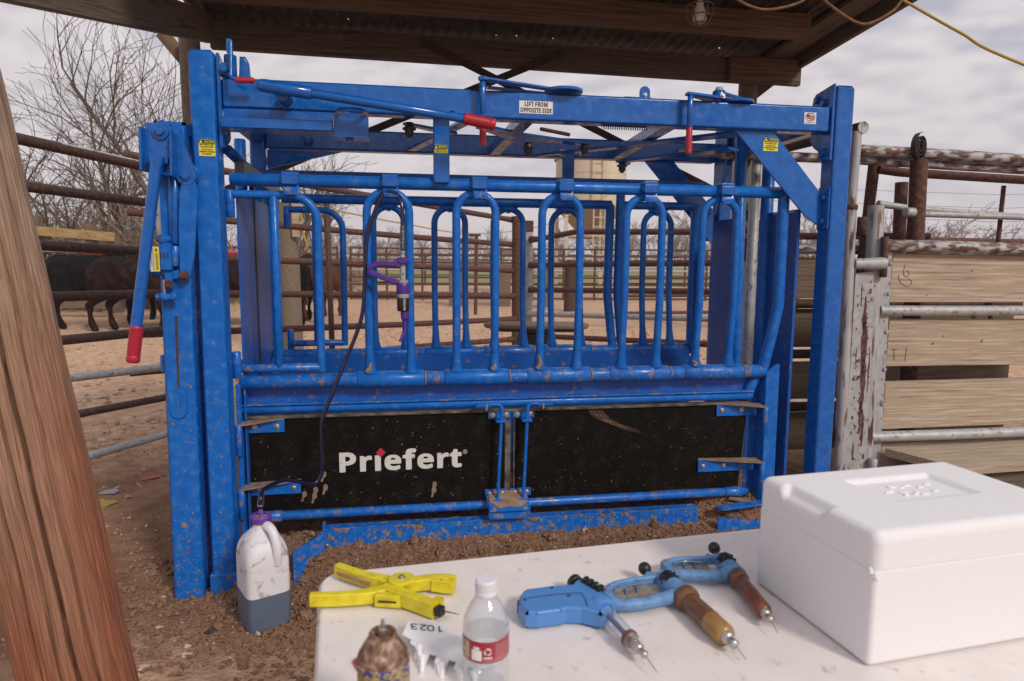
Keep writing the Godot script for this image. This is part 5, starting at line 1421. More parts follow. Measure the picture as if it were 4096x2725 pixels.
	put(t, "panel_upright", MB.new().tube([P(1.822, 1.59, 0.93), P(1.818, 1.10, 0.93), P(1.845, 0.80, 0.90)], 0.024, 14), M.paint_dusty)
	put(t, "panel_upright", MB.new().tube([P(1.88, 1.72, 0.93), P(1.876, 1.10, 0.93), P(1.90, 0.78, 0.90)], 0.024, 14), M.paint_dusty)
	put(t, "panel_upright", MB.new().tube([P(2.315, 1.60, 0.93), P(2.31, 1.10, 0.93), P(2.30, 0.80, 0.90)], 0.026, 14), M.paint_dusty)
	# ledge and pipe above the black doors
	put(t, "ledge", MB.new().slab([P(0.062, 0.712, 0.172), P(0.062, 0.720, 0.172), P(0.062, 0.711, 0.128), P(0.062, 0.704, 0.128)], Vector3(0.002, 0, 0)).span(P(0.062, 0.706, 0.126), P(2.262, 0.713, 0.174), 0.001), M.paint_muddy)
	put(t, "lower_rail", rod(P(0.062, 0.688, 0.148), P(2.262, 0.688, 0.148), 0.0185, 16), M.paint_dusty)
	put(t, "lower_rail", rod(P(0.085, 0.238, 0.150), P(2.268, 0.238, 0.150), 0.019, 16), M.paint_muddy)
	put(t, "rail_sleeve", rod(P(0.09, 0.238, 0.150), P(0.20, 0.238, 0.150), 0.024, 16), M.paint_muddy)
	put(t, "rail_sleeve", rod(P(2.15, 0.238, 0.150), P(2.24, 0.238, 0.150), 0.0225, 16), M.paint_muddy)
	put(t, "rubber_strip", MB.new().span(P(0.075, 0.648, 0.138), P(2.25, 0.662, 0.165), 0.003), M.rubber)
	# black doors
	var dl := put(t, "black_door", MB.new().span(P(0.070, 0.262, 0.150), P(1.152, 0.650, 0.163), 0.002), M.black_panel)
	var dr := put(t, "black_door", MB.new().slab([P(1.163, 0.262, 0.157), P(2.218, 0.262, 0.157), P(2.248, 0.650, 0.157), P(1.163, 0.650, 0.157)], Vector3(0, 0, 0.013), 0.002), M.black_panel)
	put(dl, "door_edge", MB.new().span(P(1.128, 0.262, 0.1485), P(1.152, 0.640, 0.1498)), M.rubber)
	put(dr, "door_edge", MB.new().span(P(1.164, 0.262, 0.1485), P(1.172, 0.640, 0.1498)), M.rubber)
	letters(dl, "lettering", "Prıefert", P(0.684, 0.413, 0.1492), 0.080, M.white_print, 700, 1.0, Basis(), "Droid Sans", 0.012, 0.505)
	put(dl, "red_diamond", MB.new().slab([P(0.603, 0.468, 0.1490), P(0.623, 0.489, 0.1490), P(0.603, 0.510, 0.1490), P(0.583, 0.489, 0.1490)], Vector3(0, 0, 0.001)), M.red_print)
	put(dl, "trademark_ring", MB.new().tube(arc(P(0.956, 0.478, 0.149), Vector3(0.0085, 0, 0), Vector3(0, 0.0085, 0), 0, 360, 20), 0.0009, 5, false), M.white_print)
	letters(dl, "lettering", "R", P(0.956, 0.4735, 0.149), 0.009, M.white_print, 700)
	rng.seed = 5
	for d in [[dl, 0.10, 1.12], [dr, 1.19, 2.2]]:            # dried splashes and scrapes
		var sm := MB.new()
		for i in 260:
			var c := P(rng.randf_range(d[1], d[2]), 0.29 + 0.34 * pow(rng.randf(), 1.6), 0.1494)
			var r := 0.0006 + 0.0024 * pow(rng.randf(), 5.0)
			var a := rng.randf() * TAU
			var pts := []
			for k in 7:
				var q := TAU * k / 7 + a
				pts.append(c + Vector3(cos(q) * r * rng.randf_range(0.7, 1.5), sin(q) * r * rng.randf_range(0.6, 1.3), 0))
			sm.slab(pts, Vector3(0, 0, 0.0006))
		for i in 16:
			var c := P(rng.randf_range(d[1], d[2]), rng.randf_range(0.3, 0.63), 0.1494)
			var a := rng.randf() * TAU
			var ln := rng.randf_range(0.006, 0.03)
			var bend := rng.randf_range(-0.4, 0.4)
			var pp := []
			for k in 5:
				var s := (k - 2.0) / 4.0 * ln
				pp.append(c + Vector3(cos(a), sin(a), 0) * s + Vector3(-sin(a), cos(a), 0) * bend * s * s * 12.0)
			sm.bar(pp, Vector3.BACK, [0.0002, 0.0006, 0.0008, 0.0005, 0.0002], 0.0005)
		tag(put(d[0], "dried_splashes", sm, M.mudcake), "", "", "", "stuff")
	var scuff := MB.new()
	for i in 90:                                     # chips and dust on the printed name
		var ce := P(rng.randf_range(0.43, 0.94), rng.randf_range(0.40, 0.50), 0.1474)
		var r := 0.0005 + 0.0016 * pow(rng.randf(), 3.0)
		var pts := []
		for k in 6: pts.append(ce + Vector3(cos(TAU * k / 6) * r * rng.randf_range(0.5, 2.2), sin(TAU * k / 6) * r * rng.randf_range(0.5, 1.4), 0))
		scuff.slab(pts, Vector3(0, 0, 0.0004))
	tag(put(dl, "name_scuffs", scuff, M.rubber), "", "", "", "stuff")
	var dg := MB.new()
	for g in [[0.285, 0.31], [0.325, 0.30], [0.33, 0.325], [0.37, 0.335], [0.365, 0.39], [0.82, 0.325], [0.818, 0.30]]:
		dg.slab(oval(P(g[0], g[1], 0.1494), 0.012, 0.0045, Vector3(0.25, 0.97, 0)), Vector3(0, 0, 0.001))
		dg.slab(oval(P(g[0] + 0.006, g[1] + 0.016, 0.1496), 0.004, 0.009), Vector3(0, 0, 0.001))
	put(dl, "mud_splash", dg, M.mudcake)
	var sw := MB.new()
	for k in 9:
		var q := []
		for i in 9:
			var s := i / 8.0
			q.append(P(1.50 + 0.012 * k * 0.6 + 0.16 * s * s + 0.02 * s * (k % 3), 0.645 - 0.085 * s - 0.004 * k * s, 0.1494))
		sw.bar(q, Vector3.BACK, [0.0006, 0.002, 0.0022, 0.001, 0.0015, 0.0008, 0.001, 0.0006, 0.0003], 0.0004)
	put(dr, "mud_swipe", sw, M.mudcake)
	# hinge brackets
	for b in [[0.075, 0.222, 0.593, 0.648, 1, [0.108, 0.193], 0.058], [0.071, 0.279, 0.333, 0.388, 1, [0.12, 0.252], 0.058], [2.286, 2.092, 0.597, 0.655, -1, [2.117, 2.21], 2.298], [2.284, 2.014, 0.340, 0.400, -1, [2.036, 2.135], 2.296]]:
		var bk := put(t, "hinge_bracket", MB.new().slab([P(b[0], b[2], 0.143), P(b[1], b[2], 0.143), P(b[1], b[3], 0.143), P(b[0], b[3] - 0.006, 0.143)], Vector3(0, 0, 0.007), 0.0015), M.paint_dusty)
		put(bk, "bracket_shelf", MB.new().slab([P(b[6], b[3] - 0.008, 0.070), P(b[1], b[3] + 0.001, 0.140), P(b[1], b[3] + 0.001, 0.150), P(b[6], b[3] - 0.008, 0.150)], Vector3(0, 0.006, 0)), M.mudcake)
		var pin := put(bk, "hinge_pin", rod(P(b[6], b[2] - 0.075, 0.085), P(b[6], b[3] - 0.006, 0.085), 0.0125), M.paint_muddy)
		for bu in b[5]: bolt(bk, P(bu, (b[2] + b[3]) * 0.5 - 0.002, 0.139), F, 0.0085)
	# drop latches in the middle
	for k in 2:
		var s := [1.0, -1.0][k] as float
		var u_top := [1.106, 1.216][k] as float
		var u_bot := [1.088, 1.199][k] as float
		var lr := put(t, "drop_latch", MB.new().tube([P(u_bot, 0.235, 0.098), P(u_top, 0.665, 0.098)] + arc(P(u_top - s * 0.02, 0.67, 0.098), Vector3(s * 0.02, 0, 0), Vector3(0, 0.02, 0), 0, 90, 5) + [P(u_top - s * 0.05, 0.691, 0.098)], 0.0075, 8), M.paint_dusty)
		put(lr, "latch_tongue", MB.new().span(P(u_top - s * 0.045, 0.681, 0.092), P(u_top - s * 0.108, 0.699, 0.104), 0.002), M.paint_dusty)
		put(lr, "latch_stop", MB.new().span(P(u_top - s * 0.062, 0.668, 0.086), P(u_top - s * 0.07, 0.692, 0.094), 0.001), M.zinc)
		for y in [[0.618, 0.654, [1.054, 1.159][k], [1.151, 1.255][k]], [0.273, 0.309, [1.040, 1.150][k], [1.135, 1.243][k]]]:
			var lb := put(lr, "latch_bracket", MB.new().span(P(y[2], y[0], 0.140), P(y[3], y[1], 0.147), 0.003), M.paint_dusty)
			var mid: float = lerpf(u_bot, u_top, (y[0] - 0.23) / 0.46)
			put(lr, "latch_guide", MB.new().span(P(mid - 0.022, y[0] - 0.004, 0.084), P(mid + 0.022, y[0] + 0.006, 0.142), 0.002), M.paint_dusty)
			for bu in [y[2] + 0.02, y[3] - 0.02]: bolt(lr, P(bu, (y[0] + y[1]) * 0.5, 0.139), F, 0.0095)
	put(t, "latch_catch", MB.new().slab([P(1.048, 0.292, 0.148), P(1.048, 0.300, 0.148), P(1.048, 0.238, 0.045), P(1.048, 0.218, 0.045), P(1.048, 0.218, 0.053), P(1.048, 0.230, 0.053)], Vector3(0.006, 0, 0)).slab([P(1.050, 0.297, 0.148), P(1.222, 0.297, 0.148), P(1.222, 0.237, 0.045), P(1.050, 0.237, 0.045)], Vector3(0, 0.006, 0.003)).span(P(1.050, 0.212, 0.044), P(1.222, 0.238, 0.050)), M.paint_muddy)
	put(t, "mud_cake", MB.new().slab([P(1.052, 0.299, 0.143), P(1.219, 0.299, 0.143), P(1.217, 0.262, 0.083), P(1.18, 0.247, 0.058), P(1.13, 0.252, 0.066), P(1.09, 0.246, 0.056), P(1.054, 0.266, 0.09)], Vector3(0, 0.008, 0.004), 0.002), M.mudcake)
	# right-hand angle upright and slanting pipe behind the door
	put(t, "door_post", MB.new().slab([P(2.318, 0.12, 0.118), P(2.378, 0.12, 0.118), P(2.374, 0.835, 0.118), P(2.350, 0.83, 0.118), P(2.310, 0.795, 0.118)], Vector3(0, 0, 0.008), 0.001).span(P(2.312, 0.12, 0.122), P(2.320, 0.80, 0.19)), M.paint_dusty)
	put(t, "slant_pipe", rod(P(2.245, 0.69, 0.20), P(2.175, 0.20, 0.20), 0.020), M.paint_dusty)
	put(t, "slant_pipe", rod(P(2.30, 0.80, 0.17), P(2.235, 0.67, 0.16), 0.026), M.paint_dusty)
	put(t, "door_post", MB.new().span(P(2.262, 0.13, 0.186), P(2.312, 0.70, 0.192)), M.paint_inside)
	put(t, "door_post", MB.new().span(P(0.049, 0.12, 0.10), P(0.066, 0.80, 0.19), 0.002), M.paint_dusty)
	# base frame in the dirt
	put(t, "base_angle", MB.new().span(P(0.378, 0.10, 0.078), P(1.995, 0.199, 0.086), 0.002).span(P(0.378, 0.190, 0.086), P(1.995, 0.198, 0.13)), M.paint_muddy)
	var wg := put(t, "base_wing", MB.new().slab([P(0.262, 0.02, -0.02), P(0.262, 0.152, -0.02), P(0.372, 0.196, 0.06), P(0.372, 0.02, 0.06)], Vector3(0.004, 0, 0.006)).span(P(0.370, 0.03, 0.055), P(0.380, 0.23, 0.085)), M.paint_muddy)
	bolt(wg, P(0.383, 0.135, 0.065), Vector3.RIGHT, 0.010)
	put(t, "base_foot", MB.new().slab(oval(P(2.19, 0.205, 0.06), 0.10, 0.026, Vector3(0.98, 0, -0.17), Vector3(0.17, 0, 0.98)), Vector3(0, 0.010, 0), 0.002), M.paint_muddy)
	put(t, "base_foot", MB.new().slab([P(2.06, 0.02, 0.02), P(2.06, 0.172, 0.02), P(2.42, 0.125, -0.05), P(2.42, 0.02, -0.05)], Vector3(0, 0, 0.008)), M.paint_muddy)
	put(t, "base_foot", MB.new().slab([P(2.16, 0.215, 0.12), P(2.36, 0.180, 0.09), P(2.36, 0.180, 0.15), P(2.20, 0.22, 0.18)], Vector3(0, 0.006, 0)), M.mudcake)
	# tailgate: pipes and curved sheets
	put(t, "tailgate_pipe", rod(P(2.435, 0.05, 0.62), P(2.405, 1.93, 0.62), 0.029, 16), M.paint_dusty)
	put(t, "tailgate_pipe", rod(P(2.435, 0.05, 0.40), P(2.435, 1.95, 0.40), 0.030, 16), M.paint_dusty)
	for g in [[0.115, 0.41], [0.63, 0.93]]:
		var cs := MB.new()
		var arcp := []
		for i in 9:
			var s := i / 8.0
			arcp.append(Vector2(2.425 + 0.028 * (1.0 - pow(2.0 * s - 1.0, 2.0)), lerpf(g[0], g[1], s)))
		for th in [0.0, 0.005]:
			for i in 8:
				var a: Vector2 = arcp[i]
				var b: Vector2 = arcp[i + 1]
				var nn := Vector3(-1 if th == 0.0 else 1, 0, 0)
				cs.quad(P(a.x + th, 0.06, a.y), P(b.x + th, 0.06, b.y), P(b.x + th, 1.515, b.y), P(a.x + th, 1.515, a.y), nn, nn, nn, nn)
		cs.span(P(2.424, 1.505, g[0]), P(2.436, 1.52, g[0] + 0.012)).span(P(2.420, 0.06, g[0] - 0.004), P(2.434, 1.515, g[0] + 0.004), 0.002)
		put(t, "tailgate_sheet", cs, M.paint_inside)
	put(t, "tailgate_rail", MB.new().bar([P(2.43, 1.519, 0.10), P(2.452, 1.519, 0.27), P(2.43, 1.519, 0.42)], Vector3.UP, 0.014, 0.006), M.paint_inside)
	# head gate behind the left post
	put(t, "headgate_sheet", MB.new().span(P(0.075, 0.08, 0.12), P(0.082, 1.55, 0.42)), M.paint_inside)
	put(t, "headgate_sheet", MB.new().span(P(0.05, 0.08, 0.60), P(0.057, 1.55, 0.93)), M.paint_inside)
	put(t, "headgate_pad", MB.new().span(P(0.066, 0.08, 0.415), P(0.086, 1.6, 0.45), 0.004), M.black_plastic)
	put(t, "headgate_pipe", rod(P(0.02, 0.05, 0.50), P(0.02, 1.80, 0.50), 0.024), M.paint_dusty)
	put(t, "headgate_pipe", rod(P(0.045, 0.03, 0.935), P(0.045, 1.7, 0.935), 0.022), M.paint_dusty)
	put(t, "headgate_track", MB.new().span(P(0.075, 1.60, 0.12), P(0.11, 1.66, 0.95), 0.003), M.dark_steel)
	put(t, "headgate_track", rod(P(0.052, 1.70, 0.12), P(0.10, 1.62, 0.55), 0.020), M.paint_dusty)
	put(t, "headgate_cable", rod(P(0.062, 1.53, 0.2), P(0.075, 1.28, 0.43), 0.004), M.dark_steel)
	put(t, "headgate_cable", rod(P(0.075, 1.28, 0.43), P(0.075, 0.85, 0.43), 0.003), M.dark_steel)
	build_head_lever(t)
	# dried spatter, scrapes and mud on the low steel
	rng.seed = 91
	var sets := [["end_post", -0.038, 0.038, 0.03, 0.95, -0.0006, 170], ["headgate_column", -0.180, -0.082, 0.0, 1.0, -0.0006, 240], ["door_post", 2.322, 2.372, 0.2, 0.8, 0.1134, 50], ["base_angle", 0.39, 1.98, 0.12, 0.195, 0.0774, 300], ["side_sheet", 0.1, 2.2, 0.715, 0.79, 0.1714, 110], ["end_post", 2.505, 2.58, 0.4, 1.4, -0.0006, 50]]
	for q in sets:
		var m := MB.new()
		for i in int(q[6]):
			var ce := P(rng.randf_range(q[1], q[2]), lerpf(q[3], q[4], pow(rng.randf(), 2.0)), q[5])
			var r := 0.0009 + 0.0036 * pow(rng.randf(), 4.0)
			if q[0] == "base_angle": r *= 1.7
			var pts := []
			var ph := rng.randf() * TAU
			var el := rng.randf_range(0.6, 1.8)
			for k in 8:
				var a := TAU * k / 8
				pts.append(ce + Vector3(cos(a) * r * rng.randf_range(0.6, 1.3), sin(a) * r * el * rng.randf_range(0.6, 1.3), 0))
			m.slab(pts, Vector3(0, 0, 0.0008))
		for i in int(q[6] / 8.0):
			var ce := P(rng.randf_range(q[1], q[2]), lerpf(q[3], q[4], pow(rng.randf(), 1.4)), q[5])
			var a := rng.randf_range(-0.7, 0.7) + (PI / 2 if rng.randf() < 0.4 else 0.0)
			var l := rng.randf_range(0.004, 0.02)
			var d := Vector3(cos(a), sin(a), 0)
			m.bar([ce - d * l, ce, ce + d * l], Vector3.BACK, [0.0003, rng.randf_range(0.0008, 0.0022), 0.0003], 0.0005)
		tag(put(t, "dried_spatter", m, M.mudcake), "", "", "", "stuff")
	var mp := MB.new()
	for i in 34:                                   # mud clinging to the base angle's edges
		var top := rng.randf() < 0.55
		var cx := rng.randf_range(0.40, 1.97)
		var wd := rng.randf_range(0.012, 0.06)
		var hh := rng.randf_range(0.006, 0.03)
		var pts := []
		var nn := 9
		for k in nn: pts.append(P(cx + wd * (k / (nn - 1.0) - 0.5), 0.199 if top else 0.11, 0.0768))
		for k in nn: pts.append(P(cx + wd * (0.5 - k / (nn - 1.0)) * 0.95, (0.1985 - hh * rng.randf_range(0.1, 1.0) * sin(PI * (k + 0.5) / nn)) if top else 0.125 + hh * rng.randf_range(0.2, 1.0) * sin(PI * (k + 0.5) / nn), 0.0768))
		mp.slab(pts, Vector3(0, 0, 0.003))
	tag(put(t, "mud_patches", mp, M.mudcake), "", "", "", "stuff")

func hook(t: Node3D, u: float) -> void:
	var hk := put(t, "bar_hook", MB.new().span(P(u - 0.031, 1.570, 0.052), P(u + 0.031, 1.606, 0.064), 0.004).span(P(u - 0.031, 1.600, 0.056), P(u + 0.031, 1.619, 0.12), 0.004).span(P(u - 0.037, 1.574, 0.062), P(u + 0.037, 1.602, 0.080), 0.004), M.paint)
	var pr := []
	for i in 7:
		var a := lerpf(0.0, 1.45, i / 6.0)
		pr.append(P(u + 0.004, 1.574 - 0.040 * sin(a), 0.072 - 0.034 * (1.0 - cos(a))))
	put(hk, "hook_lip", MB.new().bar(pr, Vector3.RIGHT, 0.005, 0.054, 0.001), M.paint_muddy)
	put(hk, "hook_web", MB.new().slab([P(u - 0.024, 1.578, 0.075), P(u - 0.024, 1.545, 0.075), P(u - 0.024, 1.540, 0.06), P(u - 0.024, 1.560, 0.055)], Vector3(0.005, 0, 0)), M.paint)

func build_head_lever(t: Node3D) -> void:
	var F := Vector3(0, 0, 1)
	var hp := put(t, "headgate_column", MB.new().slab([P(-0.188, -0.14, 0.10), P(-0.075, -0.14, 0.10), P(-0.062, 1.775, 0.10), P(-0.170, 1.778, 0.10)], Vector3(0, 0, 0.20), 0.012), M.paint_dusty)
	put(hp, "column_top", MB.new().slab([P(-0.062, 1.73, 0.12), P(-0.062, 1.772, 0.12), P(-0.016, 1.765, 0.12), P(-0.010, 1.74, 0.12), P(-0.010, 1.68, 0.12), P(-0.02, 1.68, 0.12), P(-0.022, 1.735, 0.12)], Vector3(0, 0, 0.16), 0.003), M.paint)
	put(hp, "column_slot", MB.new().slab([P(-0.1335, 0.79, -0.0008), P(-0.1255, 0.79, -0.0008), P(-0.1205, 1.08, -0.0008), P(-0.1295, 1.08, -0.0008)], Vector3(0, 0, 0.001)), M.rust_dark)
	put(hp, "slot_cover", MB.new().slab(oval(P(-0.132, 0.752, -0.004), 0.028, 0.030), Vector3(0, 0, 0.008), 0.002), M.paint_dusty)
	put(hp, "cover_rib", MB.new().span(P(-0.137, 0.725, -0.011), P(-0.127, 0.79, -0.007), 0.002), M.paint_muddy)
	put(hp, "column_hole", disc(P(-0.135, 0.278, -0.001), F, 0.0105, 0.0015), M.mudcake)
	put(hp, "column_lug", MB.new().span(P(-0.198, 0.865, 0.03), P(-0.184, 0.93, 0.05), 0.003), M.paint)
	var bk := put(t, "lever_bracket", MB.new().slab([P(-0.172, 1.745, -0.052), P(-0.118, 1.772, -0.052), P(-0.092, 1.742, -0.052), P(-0.088, 1.575, -0.052), P(-0.188, 1.590, -0.052), P(-0.186, 1.728, -0.052)], Vector3(0, 0, 0.008), 0.002), M.paint)
	put(bk, "bracket_flange", MB.new().slab([P(-0.190, 1.590, -0.072), P(-0.180, 1.590, -0.072), P(-0.177, 1.738, -0.072), P(-0.187, 1.738, -0.072)], Vector3(0, 0, 0.05), 0.003), M.paint)
	put(bk, "bracket_flange", MB.new().slab([P(-0.094, 1.573, -0.072), P(-0.085, 1.573, -0.072), P(-0.079, 1.722, -0.072), P(-0.088, 1.726, -0.072)], Vector3(0, 0, 0.05), 0.003), M.paint)
	put(bk, "pivot_washer", disc(P(-0.127, 1.728, -0.060), F, 0.028, 0.010), M.paint)
	bolt(bk, P(-0.127, 1.728, -0.064), F, 0.016, M.paint)
	bolt(bk, P(-0.098, 1.680, -0.056), F, 0.011, M.paint)
	put(bk, "bracket_box", MB.new().span(P(-0.18, 1.60, -0.05), P(-0.10, 1.76, 0.0), 0.004), M.paint)
	var lv := put(t, "head_lever", MB.new().tube([P(-0.137, 1.640, -0.085), P(-0.139, 1.610, -0.085), P(-0.150, 1.54, -0.085), P(-0.236, 1.035, -0.085)], [0.027, 0.021, 0.0195, 0.0195], 18), M.paint)
	put(lv, "lever_grip", ridged_grip(P(-0.231, 1.052, -0.085), P(-0.252, 0.920, -0.085), 0.0225, 13), M.red_grip)
	put(lv, "lever_stop", MB.new().span(P(-0.108, 1.615, -0.09), P(-0.100, 1.64, -0.06), 0.003), M.paint)
	var ap := put(t, "toggle_arm", MB.new().slab(arc(P(-0.095, 1.72, -0.032), Vector3(-0.030, -0.012, 0), Vector3(-0.008, 0.028, 0), 0, 150, 8) + [P(-0.026, 1.60, -0.032)] + arc(P(-0.056, 1.583, -0.032), Vector3(0.032, 0.012, 0), Vector3(-0.012, 0.032, 0), 0, -180, 10), Vector3(0, 0, 0.014), 0.002), M.paint)
	bolt(ap, P(-0.056, 1.582, -0.039), F, 0.015, M.paint)
	put(ap, "arm_plate", MB.new().slab(arc(P(-0.05, 1.585, -0.014), Vector3(0.034, 0, 0), Vector3(0, 0.034, 0), 50, -180, 10) + [P(-0.105, 1.70, -0.014), P(-0.085, 1.73, -0.014)], Vector3(0, 0, 0.012), 0.002), M.paint)
	var lk := put(t, "toggle_link", MB.new().slab([P(-0.072, 1.566, -0.030), P(-0.028, 1.563, -0.030), P(-0.020, 1.520, -0.030), P(-0.030, 1.415, -0.030), P(-0.042, 1.30, -0.030), P(-0.058, 1.225, -0.030), P(-0.072, 1.212, -0.030), P(-0.092, 1.225, -0.030), P(-0.094, 1.255, -0.030), P(-0.091, 1.40, -0.030), P(-0.084, 1.51, -0.030)], Vector3(0, 0, 0.013), 0.002), M.paint_dusty)
	bolt(lk, P(-0.079, 1.229, -0.037), F, 0.013, M.rust)
	put(lk, "link_lug", MB.new().span(P(-0.125, 1.215, -0.022), P(-0.075, 1.25, -0.012), 0.004), M.paint_dusty)
	# friction lock with its label, pins and bolts
	var fl := put(t, "friction_lock", MB.new().span(P(-0.158, 1.245, -0.045), P(-0.118, 1.345, -0.005), 0.006), M.paint_dusty)
	for k in 3:
		put(fl, "lock_slot", MB.new().slab(oval(P(-0.151 + k * 0.011, 1.300, -0.0455), 0.008, 0.0026), Vector3(0, 0, 0.002)), M.dark_steel)
	put(fl, "lock_barrel", rod(P(-0.112, 1.262, -0.03), P(-0.106, 1.335, -0.03), 0.014), M.paint_muddy)
	put(fl, "lock_pin", rod(P(-0.142, 1.358, -0.03), P(-0.118, 1.360, 0.02), 0.013), M.paint_dusty)
	bolt(fl, P(-0.146, 1.357, -0.04), F, 0.013, M.paint)
	put(fl, "lock_plate", MB.new().slab([P(-0.198, 1.228, -0.012), P(-0.150, 1.228, -0.012), P(-0.150, 1.338, -0.012), P(-0.172, 1.335, -0.012)], Vector3(0, 0, 0.006), 0.002), M.paint)
	sticker(fl, P(-0.172, 1.287, -0.047), 0.031, 0.088, "lock")
	put(fl, "lock_foot", MB.new().span(P(-0.150, 1.18, -0.03), P(-0.122, 1.25, -0.01), 0.005), M.paint_dusty)
	put(fl, "lock_strap", MB.new().span(P(-0.154, 1.135, -0.04), P(-0.144, 1.215, -0.02), 0.003), M.steel)
	bolt(fl, P(-0.134, 1.197, -0.035), F, 0.012, M.rust)
	bolt(fl, P(-0.118, 1.152, -0.04), F, 0.012, M.paint)
	bolt(fl, P(-0.168, 1.150, -0.035), Vector3(-1, 0, 0.3), 0.012, M.paint)
	put(fl, "lock_lug", rod(P(-0.165, 1.15, -0.035), P(-0.115, 1.15, -0.035), 0.014), M.paint_dusty)
	put(t, "lock_rod", rod(P(-0.168, 1.36, 0.0), P(-0.168, 1.60, 0.0), 0.009), M.galv)
	put(t, "lock_rod", rod(P(-0.145, 1.37, 0.02), P(-0.150, 1.62, 0.02), 0.012), M.paint)
	put(t, "lock_rod", rod(P(-0.112, 1.34, 0.0), P(-0.105, 1.62, 0.0), 0.024), M.paint)
	sticker(t, P(0.0095, 1.6865, -0.0008), 0.056, 0.058, "caution")

# ---------------------------------------------------------------- cattle: one continuous body from blended tapered capsules
func body_mesh(bones: Array, cell: float, soft: float) -> ArrayMesh:
	var lo := Vector3.ONE * 99.0
	var hi := -lo
	for b in bones:
		for e in [[b[0], b[2]], [b[1], b[3]]]:
			var g: Vector3 = Vector3.ONE * (float(e[1]) + soft * 3.0 + cell * 2.0)
			lo = lo.min(e[0] - g)
			hi = hi.max(e[0] + g)
	var nx := int((hi.x - lo.x) / cell) + 2
	var ny := int((hi.y - lo.y) / cell) + 2
	var nz := int((hi.z - lo.z) / cell) + 2
	var f := PackedFloat32Array()
	f.resize(nx * ny * nz)
	for b in bones:
		var a: Vector3 = b[0]
		var d: Vector3 = b[1] - a
		var ra: float = b[2]
		var rb: float = b[3]
		var dd := maxf(d.length_squared(), 1e-9)
		var sq: Vector3 = b[4] if b.size() > 4 else Vector3.ONE      # squash of the section
		var g := Vector3.ONE * (maxf(ra, rb) * maxf(sq.x, maxf(sq.y, sq.z)) + soft * 5.0)
		var l := ((a.min(b[1]) - g - lo) / cell).floor()
		var h := ((a.max(b[1]) + g - lo) / cell).ceil()
		for k in range(maxi(0, int(l.z)), mini(nz, int(h.z) + 1)):
			for j in range(maxi(0, int(l.y)), mini(ny, int(h.y) + 1)):
				var row := (k * ny + j) * nx
				for i in range(maxi(0, int(l.x)), mini(nx, int(h.x) + 1)):
					var p := lo + Vector3(i, j, k) * cell - a
					var s := clampf(p.dot(d) / dd, 0.0, 1.0)
					var q := (p - d * s) / sq
					var dist := q.length() - lerpf(ra, rb, s)
					if dist < soft * 6.0: f[row + i] += exp(-dist / soft)
	var at := func(i: int, j: int, k: int) -> float: return -soft * log(maxf(f[(k * ny + j) * nx + i], 1e-7))
	var idx := {}
	var v := PackedVector3Array()
	var n := PackedVector3Array()
	for k in nz - 1:
		for j in ny - 1:
			for i in nx - 1:
				var base := (k * ny + j) * nx + i
				var inside := 0
				for o in [0, 1, nx, nx + 1, nx * ny, nx * ny + 1, nx * ny + nx, nx * ny + nx + 1]:
					if f[base + o] >= 1.0: inside += 1
				if inside == 0 or inside == 8: continue
				var sum := Vector3.ZERO
				var cnt := 0
				var val := []
				for c in 8: val.append(at.call(i + (c & 1), j + ((c >> 1) & 1), k + (c >> 2)))
				for e in [[0, 1], [2, 3], [4, 5], [6, 7], [0, 2], [1, 3], [4, 6], [5, 7], [0, 4], [1, 5], [2, 6], [3, 7]]:
					var x: float = val[e[0]]
					var y: float = val[e[1]]
					if (x < 0.0) != (y < 0.0):
						var s := x / (x - y)
						var pa := Vector3(e[0] & 1, (e[0] >> 1) & 1, e[0] >> 2)
						var pb := Vector3(e[1] & 1, (e[1] >> 1) & 1, e[1] >> 2)
						sum += pa.lerp(pb, s)
						cnt += 1
				idx[base] = v.size()
				v.append(lo + (Vector3(i, j, k) + sum / cnt) * cell)
				var gr := Vector3(val[1] + val[3] + val[5] + val[7] - val[0] - val[2] - val[4] - val[6], val[2] + val[3] + val[6] + val[7] - val[0] - val[1] - val[4] - val[5], val[4] + val[5] + val[6] + val[7] - val[0] - val[1] - val[2] - val[3])
				n.append(gr.normalized())
	var tri := PackedInt32Array()
	for k in range(1, nz - 1):
		for j in range(1, ny - 1):
			for i in range(1, nx - 1):
				var base := (k * ny + j) * nx + i
				var s0 := f[base] >= 1.0
				for ax in 3:
					var st: int = [1, nx, nx * ny][ax]
					if (f[base + st] >= 1.0) == s0: continue
					var a: int = [nx, nx * ny, 1][ax]
					var b: int = [nx * ny, 1, nx][ax]
					var q := [idx.get(base - a - b, -1), idx.get(base - b, -1), idx.get(base, -1), idx.get(base - a, -1)]
					if q.has(-1): continue
					if s0: q.reverse()
					tri.append_array([q[0], q[1], q[2], q[0], q[2], q[3]])
	var arr := []
	arr.resize(Mesh.ARRAY_MAX)
	arr[Mesh.ARRAY_VERTEX] = v
	arr[Mesh.ARRAY_NORMAL] = n
	arr[Mesh.ARRAY_INDEX] = tri
	var am := ArrayMesh.new()
	am.add_surface_from_arrays(Mesh.PRIMITIVE_TRIANGLES, arr)
	return am

